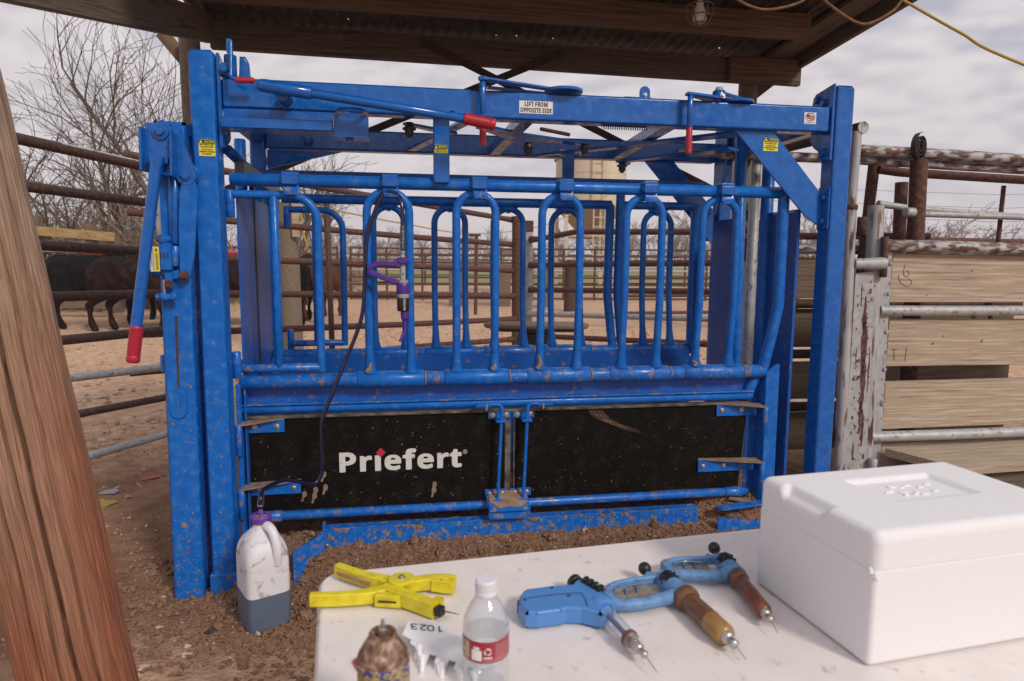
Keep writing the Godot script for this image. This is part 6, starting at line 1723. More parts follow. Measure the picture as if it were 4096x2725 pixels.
# stands along +x; head_at = muzzle end, stride shifts the near legs
func cow_mesh(head: Vector3, stride: float) -> ArrayMesh:
	var V := func(x: float, y: float, z: float) -> Vector3: return Vector3(x, y, z)
	var b := []
	var flat := Vector3(1, 1, 0.86)
	b.append([V.call(-0.56, 1.02, 0), V.call(-0.05, 0.95, 0), 0.235, 0.29, flat])
	b.append([V.call(-0.05, 0.95, 0), V.call(0.48, 0.97, 0), 0.29, 0.26, flat])
	b.append([V.call(-0.25, 0.84, 0), V.call(0.40, 0.80, 0), 0.23, 0.23, flat])
	b.append([V.call(0.45, 1.12, 0), V.call(-0.6, 1.14, 0), 0.10, 0.12])
	b.append([V.call(0.62, 0.86, 0), V.call(0.50, 0.74, 0), 0.17, 0.15])
	for s in [-1.0, 1.0]:
		b.append([V.call(-0.50, 1.12, 0.17 * s), V.call(-0.66, 1.02, 0.15 * s), 0.10, 0.11])   # hip and pin bone
	var nk: Vector3 = V.call(0.58, 1.02, 0)
	var poll: Vector3 = nk + (head - nk) * 0.62 + Vector3(0, 0.10, 0)
	b.append([nk, nk.lerp(poll, 0.6), 0.22, 0.15, Vector3(1, 1, 0.8)])
	b.append([nk.lerp(poll, 0.5), poll, 0.16, 0.125, Vector3(1, 1, 0.85)])
	b.append([poll, head, 0.125, 0.075])
	b.append([poll.lerp(head, 0.25) + Vector3(0, -0.05, 0), head + Vector3(0, -0.02, 0), 0.09, 0.065])
	var along := (head - poll).normalized()
	var sd := along.cross(Vector3.UP).normalized()
	for s in [-1.0, 1.0]:
		b.append([poll + sd * s * 0.10 + Vector3(0, 0.02, 0), poll + sd * s * 0.25 + Vector3(0, 0.03, 0) - along * 0.03, 0.032, 0.018, Vector3(1, 1.3, 0.8)])
		b.append([poll + sd * s * 0.17 + Vector3(0, 0.01, 0), poll + sd * s * 0.22, 0.045, 0.035, Vector3(0.6, 1.2, 0.8)])
	for s in [-1.0, 1.0]:
		var m: float = stride * s
		b.append([V.call(-0.55, 0.92, 0.13 * s), V.call(-0.46 + m * 0.5, 0.64, 0.17 * s), 0.18, 0.105])
		b.append([V.call(-0.62, 0.95, 0.13 * s), V.call(-0.62 + m * 0.6, 0.60, 0.16 * s), 0.16, 0.085])
		b.append([V.call(-0.46 + m * 0.5, 0.64, 0.17 * s), V.call(-0.70 + m, 0.44, 0.16 * s), 0.095, 0.052])
		b.append([V.call(-0.70 + m, 0.45, 0.16 * s), V.call(-0.665 + m, 0.15, 0.16 * s), 0.047, 0.036])
		b.append([V.call(-0.665 + m, 0.15, 0.16 * s), V.call(-0.63 + m, 0.07, 0.16 * s), 0.048, 0.044])
		b.append([V.call(-0.63 + m, 0.07, 0.16 * s), V.call(-0.60 + m, 0.03, 0.16 * s), 0.045, 0.052])
		b.append([V.call(0.48, 0.82, 0.15 * s), V.call(0.50 - m * 0.5, 0.58, 0.16 * s), 0.14, 0.075])
		b.append([V.call(0.50 - m * 0.5, 0.58, 0.16 * s), V.call(0.50 - m, 0.40, 0.15 * s), 0.063, 0.05])
		b.append([V.call(0.50 - m, 0.40, 0.15 * s), V.call(0.49 - m, 0.14, 0.15 * s), 0.042, 0.035])
		b.append([V.call(0.49 - m, 0.14, 0.15 * s), V.call(0.52 - m, 0.03, 0.15 * s), 0.044, 0.050])
	b.append([V.call(-0.76, 1.13, 0), V.call(-0.84, 0.95, 0), 0.045, 0.030])
	b.append([V.call(-0.84, 0.95, 0), V.call(-0.86, 0.58, 0), 0.028, 0.022])
	b.append([V.call(-0.86, 0.58, 0), V.call(-0.85, 0.36, 0), 0.030, 0.042])
	return body_mesh(b, 0.036, 0.022)

func build_cattle() -> void:
	var m_up := cow_mesh(Vector3(1.30, 1.12, 0.10), 0.05)
	var m_side := cow_mesh(Vector3(1.02, 1.02, -0.55), -0.07)
	var herd := [
		[Vector3(-6.48, 0, -11.75), -0.10, m_side, M.hide_brown, "dark red brown cow nearest the fence, its rump to the left", 0.99],
		[Vector3(-7.45, 0, -12.35), 0.42, m_up, M.hide_black, "black cow at the left, its rump beside the leaning post", 1.03],
		[Vector3(-6.75, 0, -13.4), 2.95, m_up, M.hide_black, "black cow behind the brown one with its head and ear above the rail", 1.12],
		[Vector3(-5.2, 0, -13.0), 2.75, m_side, M.hide_black, "black cow with a white ear tag behind the lever", 1.0],
		[Vector3(-4.75, 0, -12.2), 0.6, m_side, M.hide_brown, "dark cow standing behind the blue head lever", 0.98],
		[Vector3(-4.28, 0, -13.6), 1.72, m_up, M.hide_black, "black cow seen from behind through the left swing gate", 1.03],
		[Vector3(-4.02, 0, -14.5), 1.45, m_side, M.hide_red, "red brown cow standing behind the black one at the swing gate", 1.0],
	]
	for h in herd:
		var o := thing("cow", h[4], "cow", h[0], false, "cattle waiting in the pen")
		base_of.erase(o)
		o.rotation.y = h[1]
		o.scale = Vector3.ONE * h[5]
		put(o, "body", h[2], h[3])
		if h[4].contains("white ear tag"):
			put(o, "ear_tag", MB.new().slab([Vector3(0.80, 1.10, -0.52), Vector3(0.86, 1.10, -0.56), Vector3(0.88, 1.02, -0.57), Vector3(0.79, 1.02, -0.52)], Vector3(0.2, 0, 0.3).normalized() * 0.006), M.tag_white)

# ---------------------------------------------------------------- bare trees and brush
func limb(m: MB, p: Vector3, dir: Vector3, ln: float, r: float, level: int, depth: int, spread: float, sag: float, sides: int, min_r: float) -> void:
	var pts := [p]
	var rad := [r]
	var d := dir
	var steps := 4 if level < 2 else 3
	for i in steps:
		d = (d + Vector3(rng.randf_range(-1, 1), rng.randf_range(-0.7, 1.0) - sag, rng.randf_range(-1, 1)) * 0.17).normalized()
		p += d * ln / steps
		pts.append(p)
		rad.append(maxf(min_r, lerpf(r, r * 0.5, (i + 1.0) / steps)))
	m.tube(pts, rad, maxi(3, sides - level), false)
	if level >= depth: return
	var kids := rng.randi_range(2, 4) if level < depth - 1 else rng.randi_range(2, 3)
	for k in kids:
		var s := rng.randf_range(0.35, 1.0) if k > 0 else 1.0
		var at: Vector3 = pts[mini(int(s * steps), steps)]
		var side := d.cross(Vector3(rng.randf_range(-1, 1), rng.randf_range(-1, 1), rng.randf_range(-1, 1))).normalized()
		var nd := (d + side * spread * rng.randf_range(0.5, 1.2)).normalized()
		limb(m, at, nd, ln * rng.randf_range(0.58, 0.86), r * rng.randf_range(0.42, 0.62), level + 1, depth, spread, sag, sides, min_r)

func tree_mesh(sd: int, height: float, trunk_r: float, stems: int, depth: int, spread: float, lean: Vector3, min_r: float, sides := 7) -> ArrayMesh:
	rng.seed = sd
	var m := MB.new()
	for s in stems:
		var a := TAU * s / stems + rng.randf()
		var d := (Vector3.UP + Vector3(cos(a), 0, sin(a)) * (0.28 if stems > 1 else 0.03) + lean).normalized()
		limb(m, Vector3(cos(a), 0, sin(a)) * 0.05 * (stems - 1), d, height * 0.36, trunk_r, 0, depth, spread, 0.0, sides, min_r)
	return m.mesh()

func brush_mesh(sd: int, size: Vector3, stems: int, r: float) -> ArrayMesh:
	rng.seed = sd
	var m := MB.new()
	for i in stems:
		var p := Vector3(rng.randf_range(-0.5, 0.5) * size.x, rng.randf_range(0.0, 0.75) * size.y * rng.randf(), rng.randf_range(-0.5, 0.5) * size.z)
		var d := Vector3(rng.randf_range(-1, 1), rng.randf_range(0.2, 1.6), rng.randf_range(-1, 1)).normalized()
		var pts := [p]
		var rad := [r * rng.randf_range(0.6, 1.6)]
		var ln := rng.randf_range(0.5, 1.5)
		for k in 6:
			d = (d + Vector3(rng.randf_range(-1, 1), rng.randf_range(-1.0, 0.45), rng.randf_range(-1, 1)) * 0.34).normalized()
			p += d * ln / 5.0
			p.y = clampf(p.y, 0.0, size.y)
			pts.append(p)
			rad.append(rad[-1] * 0.84)
		m.tube(pts, rad, 3, false)
	return m.mesh()

func build_trees() -> void:
	var list := [
		[Vector3(-8.75, 0, -17.5), tree_mesh(501, 7.6, 0.10, 3, 5, 0.62, Vector3(-0.05, 0, 0), 0.006), "tall forked bare tree left of the shelter's wooden post"],
		[Vector3(-10.2, 0, -16.4), tree_mesh(502, 4.7, 0.09, 3, 5, 0.7, Vector3(-0.12, 0, 0), 0.006), "spreading bare tree above the middle of the pipe fence"],
		[Vector3(-12.1, 0, -16.2), tree_mesh(503, 6.2, 0.06, 3, 4, 0.45, Vector3(0.0, 0, 0), 0.006), "upright thin stemmed bare tree at the left edge"],
		[Vector3(-6.6, 0, -21.0), tree_mesh(504, 5.2, 0.09, 3, 5, 0.75, Vector3(0.15, 0, 0), 0.007), "bare tree whose twigs show beneath the chute's top beam"],
		[Vector3(-11.3, 0, -19.5), tree_mesh(505, 5.0, 0.15, 1, 5, 0.7, Vector3(0.05, 0, 0), 0.007), "mossy trunked bare tree behind the board fence"],
		[Vector3(-7.3, 0, -24.0), tree_mesh(506, 5.6, 0.11, 2, 5, 0.7, Vector3(0, 0, 0), 0.009), "bare tree in the hazy thicket right of the board fence"],
	]
	for q in list:
		var t := thing("bare_tree", q[2], "tree", q[0], false, "bare trees at the left")
		base_of.erase(t)
		put(t, "branches", q[1], M.bark if not q[2].begins_with("mossy") else M.twig_green)
	rng.seed = 620
	var bm := [brush_mesh(601, Vector3(3.2, 2.5, 2.0), 620, 0.012), brush_mesh(602, Vector3(3.0, 3.0, 2.2), 620, 0.011), brush_mesh(603, Vector3(3.6, 2.0, 2.2), 560, 0.010)]
	var bl := [[Vector3(-9.3, 0.0, -16.6), 0, 1.08, "tangled brown brush above the right end of the board fence", M.twig_pale], [Vector3(-11.2, 0, -17.2), 1, 1.0, "tangled brush above the left end of the board fence", M.twig], [Vector3(-12.9, 0, -17.2), 0, 1.05, "brush at the left edge behind the leaning post", M.twig_pale], [Vector3(-8.0, 0, -19.5), 2, 1.2, "pale brush behind the black cow's head", M.twig_pale], [Vector3(-10.0, 0, -20.5), 1, 1.15, "olive brush deep behind the board fence", M.twig_green], [Vector3(-6.2, 0, -23.0), 2, 1.1, "low pale brush behind the head gate column", M.twig_pale], [Vector3(-13.5, 0, -21.5), 1, 1.3, "olive brush far at the left edge", M.twig_green], [Vector3(-9.5, 1.1, -17.6), 2, 1.0, "vine tangle hanging in the spreading bare tree", M.twig_pale]]
	for q in bl:
		var o := solo("brush", bm[q[1]], q[4], q[3], "brush", "brush at the left behind the cattle")
		o.position = q[0]
		o.scale = Vector3.ONE * q[2]
		o.rotation.y = rng.randf() * TAU
	# woods along the far side of the pasture
	rng.seed = 640
	var fm := [tree_mesh(611, 9.0, 0.17, 1, 4, 0.5, Vector3.ZERO, 0.03, 6), tree_mesh(612, 8.0, 0.15, 2, 4, 0.55, Vector3.ZERO, 0.03, 6), tree_mesh(613, 7.0, 0.14, 3, 4, 0.6, Vector3.ZERO, 0.03, 6)]
	for i in 74:
		var x := -42.0 + i * 1.62 + rng.randf_range(-1.2, 1.2)
		var o := solo("far_tree", fm[i % 3], M.twig_far, "bare tree in the woods along the far edge of the pasture", "tree", "woods along the far edge of the pasture")
		o.position = Vector3(x, 0.1, -112.0 + rng.randf_range(-10, 10))
		var s := rng.randf_range(0.62, 0.95)
		if x > 12.0: s *= 1.35
		if x > -20.0 and x < -4.0: s *= 1.0
		if x > -2.0 and x < 8.0: s *= 0.7
		o.scale = Vector3(s * 1.25, s, s * 1.25)
		o.rotation.y = rng.randf() * TAU
	var und := solo("far_undergrowth", brush_mesh(650, Vector3(110, 3.2, 10), 2600, 0.05), M.twig_far, "pale undergrowth below the far woods", "undergrowth", "", "stuff")
	und.position = Vector3(18, 0, -118)

# ---------------------------------------------------------------- leaning post, jug, drencher
func build_near_things() -> void:
	# the leaning round post close at the left
	var foot := Vector3(-0.618, -0.2, -1.078)
	var t := thing("leaning_post", "weathered reddish round timber post leaning across the left foreground", "post", foot)
	var m := MB.new()
	var f := noise(FastNoiseLite.TYPE_SIMPLEX_SMOOTH, 1.0, 3, 701)
	var rings := 56
	var seg := 420
	var ln := 2.5
	var dir := Vector3(-0.2283, 0.9665, -0.117).normalized()
	var grid := []
	for i in rings + 1:
		var row := []
		for k in seg:
			var a := TAU * k / seg
			var y := ln * i / rings
			# long drying cracks follow the grain
			var w := a + 0.10 * f.get_noise_2d(y * 1.6, 3.0) + 0.02 * y
			var cr := 0.0
			for q in [[0.2, 0.8], [0.62, 0.5], [0.95, 1.0], [1.2, 0.45], [1.55, 0.9], [1.82, 0.6], [2.2, 1.0], [2.6, 0.5], [3.0, 0.7], [3.7, 1.0], [4.35, 0.6], [4.9, 0.9], [5.6, 0.7]]:
				var dd := wrapf(w - q[0] + 0.05 * f.get_noise_2d(y * 2.2, q[0] * 9.0), -PI, PI)
				var on := smoothstep(-0.35, 0.1, f.get_noise_2d(y * 0.8, q[0] * 31.0))
				cr += q[1] * on * exp(-pow(dd / 0.026, 2.0))
			var r := 0.0890 + 0.006 * f.get_noise_3d(cos(a) * 2.0, sin(a) * 2.0, y * 1.8) + 0.0012 * f.get_noise_2d(a * 14.0, y * 1.5) - 0.022 * cr
			row.append(Vector3(cos(a) * r, y, sin(a) * r))
		grid.append(row)
	for i in rings:
		for k in seg:
			var k2 := (k + 1) % seg
			var nn := []
			for e in [[i, k], [i, k2], [i + 1, k2], [i + 1, k]]:
				var u: Vector3 = grid[mini(e[0] + 1, rings)][e[1]] - grid[maxi(e[0] - 1, 0)][e[1]]
				var v: Vector3 = grid[e[0]][(e[1] + 1) % seg] - grid[e[0]][(e[1] + seg - 1) % seg]
				nn.append(u.cross(v).normalized())
			m.quad(grid[i][k], grid[i][k2], grid[i + 1][k2], grid[i + 1][k], nn[0], nn[1], nn[2], nn[3])
	# weathered grey-tan above, still red where the bark came off last
	var cols := PackedColorArray()
	for p in m.v:
		var s := clampf(0.80 - (p.y - 0.95) * 1.0 + 0.55 * f.get_noise_3d(p.x * 6.0, p.y * 0.8, p.z * 6.0), 0.0, 1.0)
		cols.append(Color(1.0, 0.96, 0.9).lerp(Color(0.82, 0.40, 0.27), s))
	var arr := []
	arr.resize(Mesh.ARRAY_MAX)
	arr[Mesh.ARRAY_VERTEX] = m.v
	arr[Mesh.ARRAY_NORMAL] = m.n
	arr[Mesh.ARRAY_COLOR] = cols
	var trunk := ArrayMesh.new()
	trunk.add_surface_from_arrays(Mesh.PRIMITIVE_TRIANGLES, arr)
	var o := put(t, "trunk", trunk, M.lean_wood)
	o.position = Vector3.ZERO
	var z := Vector3(1, 0, 0).cross(dir).normalized()
	o.basis = Basis(dir.cross(z).normalized(), dir, z)
	build_jug()
	build_drencher()

func build_jug() -> void:
	var c := Vector3(-0.884, 0, -2.320)
	c.y = ground_height(c.x, c.z) - 0.010
	var t := thing("drench_jug", "translucent square plastic jug half full of blue liquid under a purple cap", "jug", c)
	base_of.erase(t)
	t.rotation.y = deg_to_rad(36)
	var sec := func(y: float, hx: float, hz: float, pw: float, ox := 0.0) -> Array:
		var out := []
		for k in 72:
			var a := TAU * k / 72
			var cx := cos(a)
			var sz := sin(a)
			out.append(Vector3(ox + signf(cx) * pow(absf(cx), 2.0 / pw) * hx, y, signf(sz) * pow(absf(sz), 2.0 / pw) * hz))
		return out
	var loft := func(rows: Array, close_low: bool, close_high: bool) -> MB:
		var m := MB.new()
		var nr := []
		for i in rows.size():
			var line := []
			for k in 72:
				var u: Vector3 = rows[mini(i + 1, rows.size() - 1)][k] - rows[maxi(i - 1, 0)][k]
				var v: Vector3 = rows[i][(k + 1) % 72] - rows[i][(k + 71) % 72]
				var q := v.cross(u).normalized()
				var mid: Vector3 = rows[i][k]
				if q.dot(Vector3(mid.x, 0.0, mid.z)) < 0.0: q = -q
				line.append(q)
			nr.append(line)
		for i in rows.size() - 1:
			for k in 72:
				var k2 := (k + 1) % 72
				m.quad(rows[i][k], rows[i][k2], rows[i + 1][k2], rows[i + 1][k], nr[i][k], nr[i][k2], nr[i + 1][k2], nr[i + 1][k])
		for e in [[0, close_low, Vector3.DOWN], [rows.size() - 1, close_high, Vector3.UP]]:
			if e[1]:
				var mid := Vector3.ZERO
				for k in 72: mid += rows[e[0]][k] / 72.0
				for k in 72: m.tri(mid, rows[e[0]][k], rows[e[0]][(k + 1) % 72], e[2], e[2], e[2])
		return m
	var full := []
	for q in [[0, 0.0650, 0.0766, 5], [0.006, 0.0719, 0.0835, 5.5], [0.012, 0.0754, 0.0870, 6], [0.042, 0.0760, 0.0876, 6], [0.045, 0.0737, 0.0853, 6], [0.05, 0.0760, 0.0876, 6], [0.142, 0.0760, 0.0876, 6]]: full.append(sec.call(q[0], q[1], q[2], q[3]))
	put(t, "jug_lower", loft.call(full, true, false), M.jug_full)
	var up := []
	for q in [[0.142, 0.0760, 0.0876, 6], [0.225, 0.0760, 0.0876, 6], [0.229, 0.0748, 0.0864, 6], [0.233, 0.0760, 0.0876, 6], [0.262, 0.0760, 0.0876, 5.5], [0.285, 0.0742, 0.0858, 5], [0.305, 0.0696, 0.0800, 4.2], [0.325, 0.0615, 0.0696, 3.4], [0.345, 0.0464, 0.0508, 2.8], [0.36, 0.0330, 0.0340, 2.3], [0.37, 0.0270, 0.0270, 2], [0.388, 0.0260, 0.0260, 2]]: up.append(sec.call(q[0], q[1], q[2], q[3]))
	put(t, "jug_upper", loft.call(up, false, true), M.jug_dirty)
	put(t, "jug_handle", MB.new().tube(smooth_path([Vector3(0.006, 0.370, 0.020), Vector3(0.012, 0.376, 0.042), Vector3(0.020, 0.362, 0.066), Vector3(0.026, 0.328, 0.082), Vector3(0.028, 0.290, 0.088), Vector3(0.028, 0.25, 0.080)], 5), 0.0165, 12), M.jug)
	var cp := put(t, "jug_cap", MB.new().lathe(Vector3(0, 0.382, 0), Vector3.UP, [Vector2(0.033, 0), Vector2(0.035, 0.002), Vector2(0.035, 0.022), Vector2(0.0335, 0.025), Vector2(0.028, 0.0255), Vector2(0.024, 0.0235), Vector2(0.010, 0.024), Vector2(0.0085, 0.036), Vector2(0.0075, 0.044), Vector2(0, 0.044)], 28), M.purple_cap)
	var rb := MB.new()
	for k in 30:
		var a := TAU * k / 30
		rb.box(Vector3(cos(a) * 0.035, 0.394, sin(a) * 0.035), Vector3(0.0016, 0.018, 0.0028), 0.0, Basis(Vector3.UP, -a))
	put(cp, "cap_ribs", rb, M.purple)
	for k in 4:
		var a := TAU * k / 4 + 0.4
		put(cp, "cap_web", MB.new().slab([Vector3(0.006 * cos(a), 0.405, 0.006 * sin(a)), Vector3(0.027 * cos(a), 0.405, 0.027 * sin(a)), Vector3(0.006 * cos(a), 0.424, 0.006 * sin(a))], Vector3(-sin(a), 0, cos(a)) * 0.002), M.purple)
	put(cp, "cap_dirt", disc(Vector3(0, 0.4065, 0), Vector3.UP, 0.023, 0.003), M.mudcake)

func build_drencher() -> void:
	# the hose runs from the jug over the hook to the applicator
	var x := Transform3D(Basis(Vector3.UP, CHUTE_TURN), CHUTE_AT)
	var cap := x.affine_inverse() * Vector3(-0.884, 0.425, -2.320)
	var path := [cap, cap + Vector3(0.002, 0.028, 0.0), P(0.197, 0.468, -0.20), P(0.226, 0.474, -0.15), P(0.262, 0.470, -0.10), P(0.312, 0.442, -0.05), P(0.352, 0.424, -0.01), P(0.378, 0.456, 0.0), P(0.381, 0.519, 0.0), P(0.382, 0.645, 0.0), P(0.396, 0.70, 0.005), P(0.437, 0.80, 0.015), P(0.475, 0.896, 0.035), P(0.520, 1.002, 0.045), P(0.546, 1.096, 0.05), P(0.557, 1.245, 0.055), P(0.566, 1.368, 0.06), P(0.594, 1.466, 0.062), P(0.628, 1.537, 0.066), P(0.66, 1.551, 0.064), P(0.688, 1.535, 0.054), P(0.701, 1.500, 0.040), P(0.7025, 1.45, 0.034), P(0.702, 1.36, 0.032), P(0.7015, 1.325, 0.032)]
	var h := thing("drench_hose", "dark blue rubber hose looping from the jug up over a chute hook", "hose", cap, true)
	put(h, "hose_tube", MB.new().tube(smooth_path(path, 7), 0.0078, 12), M.hose)
	var coil := []
	for i in 150:
		var s := i / 149.0
		var p := P(0.7022, 1.42 - 0.09 * s, 0.0325)
		coil.append(p + Vector3(cos(i * 0.72), 0, sin(i * 0.72)) * 0.0105)
	put(h, "kink_spring", MB.new().tube(coil, 0.0013, 5), M.steel)
	coil = []
	for i in 130:
		var s := i / 129.0
		var p := cap.lerp(P(0.190, 0.460, -0.215), s) + Vector3(0.0, 0.0, 0.0)
		if s > 0.0: p = cap.cubic_interpolate(P(0.197, 0.468, -0.20), cap + Vector3(0, -0.04, 0), P(0.226, 0.474, -0.15), s)
		coil.append(p + Vector3(cos(i * 0.72), 0, sin(i * 0.72)) * 0.0108)
	put(h, "kink_spring", MB.new().tube(coil, 0.0013, 5), M.steel)
	var at := P(0.70, 1.15, 0.03)
	var g := thing("drench_gun", "purple dosing applicator with a black barrel hanging in the chute's second bar", "applicator", at, true)
	put(g, "connector", MB.new().lathe(P(0.7015, 1.334, 0.032), Vector3.DOWN, [Vector2(0.006, 0), Vector2(0.0065, 0.008), Vector2(0.0105, 0.010), Vector2(0.0105, 0.022), Vector2(0.0095, 0.023), Vector2(0.0095, 0.028), Vector2(0.0112, 0.030), Vector2(0.0112, 0.13), Vector2(0, 0.13)], 18), M.grey_plastic)
	put(g, "rod_end", disc(P(0.7025, 1.235, 0.0205), Vector3(0, 0, 1), 0.003, 0.002), M.black_plastic)
	put(g, "handle", MB.new().bar(smooth_path([P(0.722, 1.289, 0.022), P(0.70, 1.291, 0.022), P(0.684, 1.287, 0.022), P(0.667, 1.272, 0.022), P(0.640, 1.2755, 0.022), P(0.610, 1.275, 0.022), P(0.585, 1.266, 0.022), P(0.572, 1.257, 0.022)], 5), Vector3(0, 0, 1), 0.0185, 0.022, 0.004).slab([P(0.690, 1.301, 0.022), P(0.724, 1.297, 0.022), P(0.726, 1.280, 0.022), P(0.706, 1.273, 0.022), P(0.684, 1.278, 0.022)], Vector3(0, 0, 0.030), 0.003), M.purple)
	var tr := put(g, "trigger", MB.new().bar(smooth_path([P(0.5735, 1.260, 0.024), P(0.580, 1.243, 0.024), P(0.590, 1.231, 0.024)], 4), Vector3(0, 0, 1), [0.018, 0.02, 0.021, 0.021, 0.021, 0.021, 0.021, 0.021, 0.02], 0.018, 0.004).bar(smooth_path([P(0.578, 1.240, 0.024), P(0.603, 1.232, 0.024), P(0.630, 1.220, 0.024), P(0.655, 1.2105, 0.024), P(0.680, 1.205, 0.024)], 5), Vector3(0, 0, 1), 0.021, 0.020, 0.004), M.purple)
	var r2 := Basis(Vector3.BACK, deg_to_rad(-20))
	letters(tr, "lettering", "For Service & Parts", P(0.6385, 1.219, 0.0145), 0.0028, M.white_print, 700, 1.0, r2, "Droid Sans", 0.0, 0.032)
	letters(tr, "lettering", "Phone 1-888-889-0979", P(0.6370, 1.2145, 0.0145), 0.0028, M.white_print, 700, 1.0, r2, "Droid Sans", 0.0, 0.034)
	put(g, "collar", MB.new().lathe(P(0.7015, 1.212, 0.030), Vector3.DOWN, [Vector2(0.0, 0), Vector2(0.021, 0), Vector2(0.021, 0.012), Vector2(0.0245, 0.013)], 8, false), M.grey_plastic)
	var bd := put(g, "purple_body", MB.new().lathe(P(0.7015, 1.201, 0.030), Vector3.DOWN, [Vector2(0.0, 0), Vector2(0.0235, 0.001), Vector2(0.0255, 0.004), Vector2(0.0255, 0.040), Vector2(0.0245, 0.043), Vector2(0, 0.043)], 24), M.purple)
	for k in 5:
		var a := -0.9 + 0.36 * k
		put(bd, "body_rib", MB.new().box(P(0.7015 + 0.0255 * sin(a), 1.180, 0.030 - 0.0255 * cos(a)), Vector3(0.004, 0.026, 0.003), 0.001, Basis(Vector3.UP, a)), M.purple)
	put(g, "clear_ring", MB.new().lathe(P(0.7015, 1.158, 0.030), Vector3.DOWN, [Vector2(0.0, 0), Vector2(0.023, 0), Vector2(0.024, 0.004), Vector2(0.024, 0.012), Vector2(0.023, 0.016), Vector2(0, 0.016)], 24), M.grey_plastic)
	put(g, "wire_clip", MB.new().tube([P(0.724, 1.156, 0.02), P(0.734, 1.157, 0.02), P(0.738, 1.163, 0.02), P(0.738, 1.170, 0.02)], 0.0018, 6), M.steel)
	var br := put(g, "barrel", MB.new().lathe(P(0.7015, 1.143, 0.030), Vector3.DOWN, [Vector2(0.0, 0), Vector2(0.0225, 0.0), Vector2(0.0235, 0.002), Vector2(0.0235, 0.048), Vector2(0.021, 0.053), Vector2(0, 0.053)], 24), M.black_plastic)
	letters(br, "lettering", "CYDECTIN", P(0.7022, 1.117, 0.0056), 0.0075, M.white_print, 700, 1.0, Basis(Vector3.BACK, -PI / 2), "Droid Sans", 0.0, 0.044)
	put(g, "tip_nut", MB.new().lathe(P(0.707, 1.092, 0.030), Vector3.DOWN, [Vector2(0.0135, 0), Vector2(0.016, 0.003), Vector2(0.0155, 0.030), Vector2(0.010, 0.038), Vector2(0, 0.039)], 12, false), M.purple)
	put(g, "nozzle", MB.new().tube(smooth_path([P(0.7075, 1.060, 0.030), P(0.7085, 1.032, 0.029), P(0.707, 1.013, 0.027), P(0.697, 0.992, 0.022), P(0.687, 0.971, 0.016)], 5), 0.0062, 10), M.purple)

# ---------------------------------------------------------------- folding table and what lies on it
const TT := 0.765
const E1 := Vector3(0.9681, 0, -0.2504)
const E2 := Vector3(0.2504, 0, 0.9681)

func T(x: float, z: float, h := 0.0) -> Vector3:
	return Vector3(x, TT + h, z)

func path_on(p: Array, h: float) -> Array:
	return p.map(func(q): return Vector3(q[0], TT + h, q[1]))

func build_table() -> void:
	var c0 := Vector3(-0.327, TT, -1.108)
	var at := func(a: float, b: float, y := 0.0) -> Vector3: return c0 + E1 * a + E2 * b + Vector3(0, y, 0)
	var t := thing("folding_table", "white plastic folding table with brown smears in the right foreground", "table", Vector3(0.6, 0, -0.95))
	var rim := []
	for q in [[0.04, 0.04, 180, 270], [1.79, 0.04, 270, 360], [1.79, 0.72, 0, 90], [0.04, 0.72, 90, 180]]:
		for i in 7:
			var a := deg_to_rad(lerpf(q[2], q[3], i / 6.0))
			rim.append(at.call(q[0] + 0.04 * cos(a), q[1] + 0.04 * sin(a), -0.022))
	put(t, "tabletop", MB.new().slab(rim, Vector3(0, 0.044, 0), 0.009), M.table_top)
	for a in [0.25, 1.55]:
		var lg := put(t, "leg_frame", MB.new().tube([at.call(a, 0.12, -0.04), at.call(a, 0.12, -0.72)], 0.013, 10).tube([at.call(a, 0.64, -0.04), at.call(a, 0.64, -0.72)], 0.013, 10).tube([at.call(a, 0.12, -0.6), at.call(a, 0.64, -0.6)], 0.01, 8), M.dark_steel)
		for b in [0.12, 0.64]: put(lg, "foot_cap", rod(at.call(a, b, -0.768), at.call(a, b, -0.70), 0.015), M.black_plastic)
	build_cooler()
	build_tagger()
	build_syringes()
	build_bottle()
	build_can()
	build_tags()

func build_cooler() -> void:
	var f := Vector3(0.472, TT, -0.842)
	var e1 := Vector3(0.966, 0, -0.259)
	var e2 := Vector3(0.259, 0, 0.966)
	var bas := Basis(e1, Vector3.UP, e2)
	var c := f + e1 * 0.185 - e2 * 0.1235
	var t := thing("foam_cooler", "white polystyrene foam cooler box with its lid on", "cooler", c)
	base_of.erase(t)
	t.basis = bas
	put(t, "box", soft_box(Vector3(0, 0.0695, 0), Vector3(0.37, 0.137, 0.247), 0.008), M.foam)
	# lid with a finger notch on its left edge and a sunk panel on top
	var mi := put(t, "lid", cooler_lid(0.1858, 0.1243, 0.014, 0.1345, 0.1855), M.foam)
	var em := MB.new()
	rng.seed = 31
	for i in 16:
		em.ball(Vector3(0.01 + rng.randf_range(-0.05, 0.05), 0.1795, -0.02 + rng.randf_range(-0.022, 0.022)), Vector3(rng.randf_range(0.004, 0.010), 0.0022, rng.randf_range(0.002, 0.004)), 8)
	put(mi, "embossed_mark", em, M.foam)
	var cr := MB.new()
	for i in 7: cr.ball(Vector3(-0.183 + rng.randf_range(-0.004, 0.004), 0.131 + rng.randf_range(-0.006, 0.004), 0.122 + rng.randf_range(-0.012, 0.004)), Vector3.ONE * rng.randf_range(0.002, 0.004), 8)
	put(t, "chipped_corner", cr, M.foam)

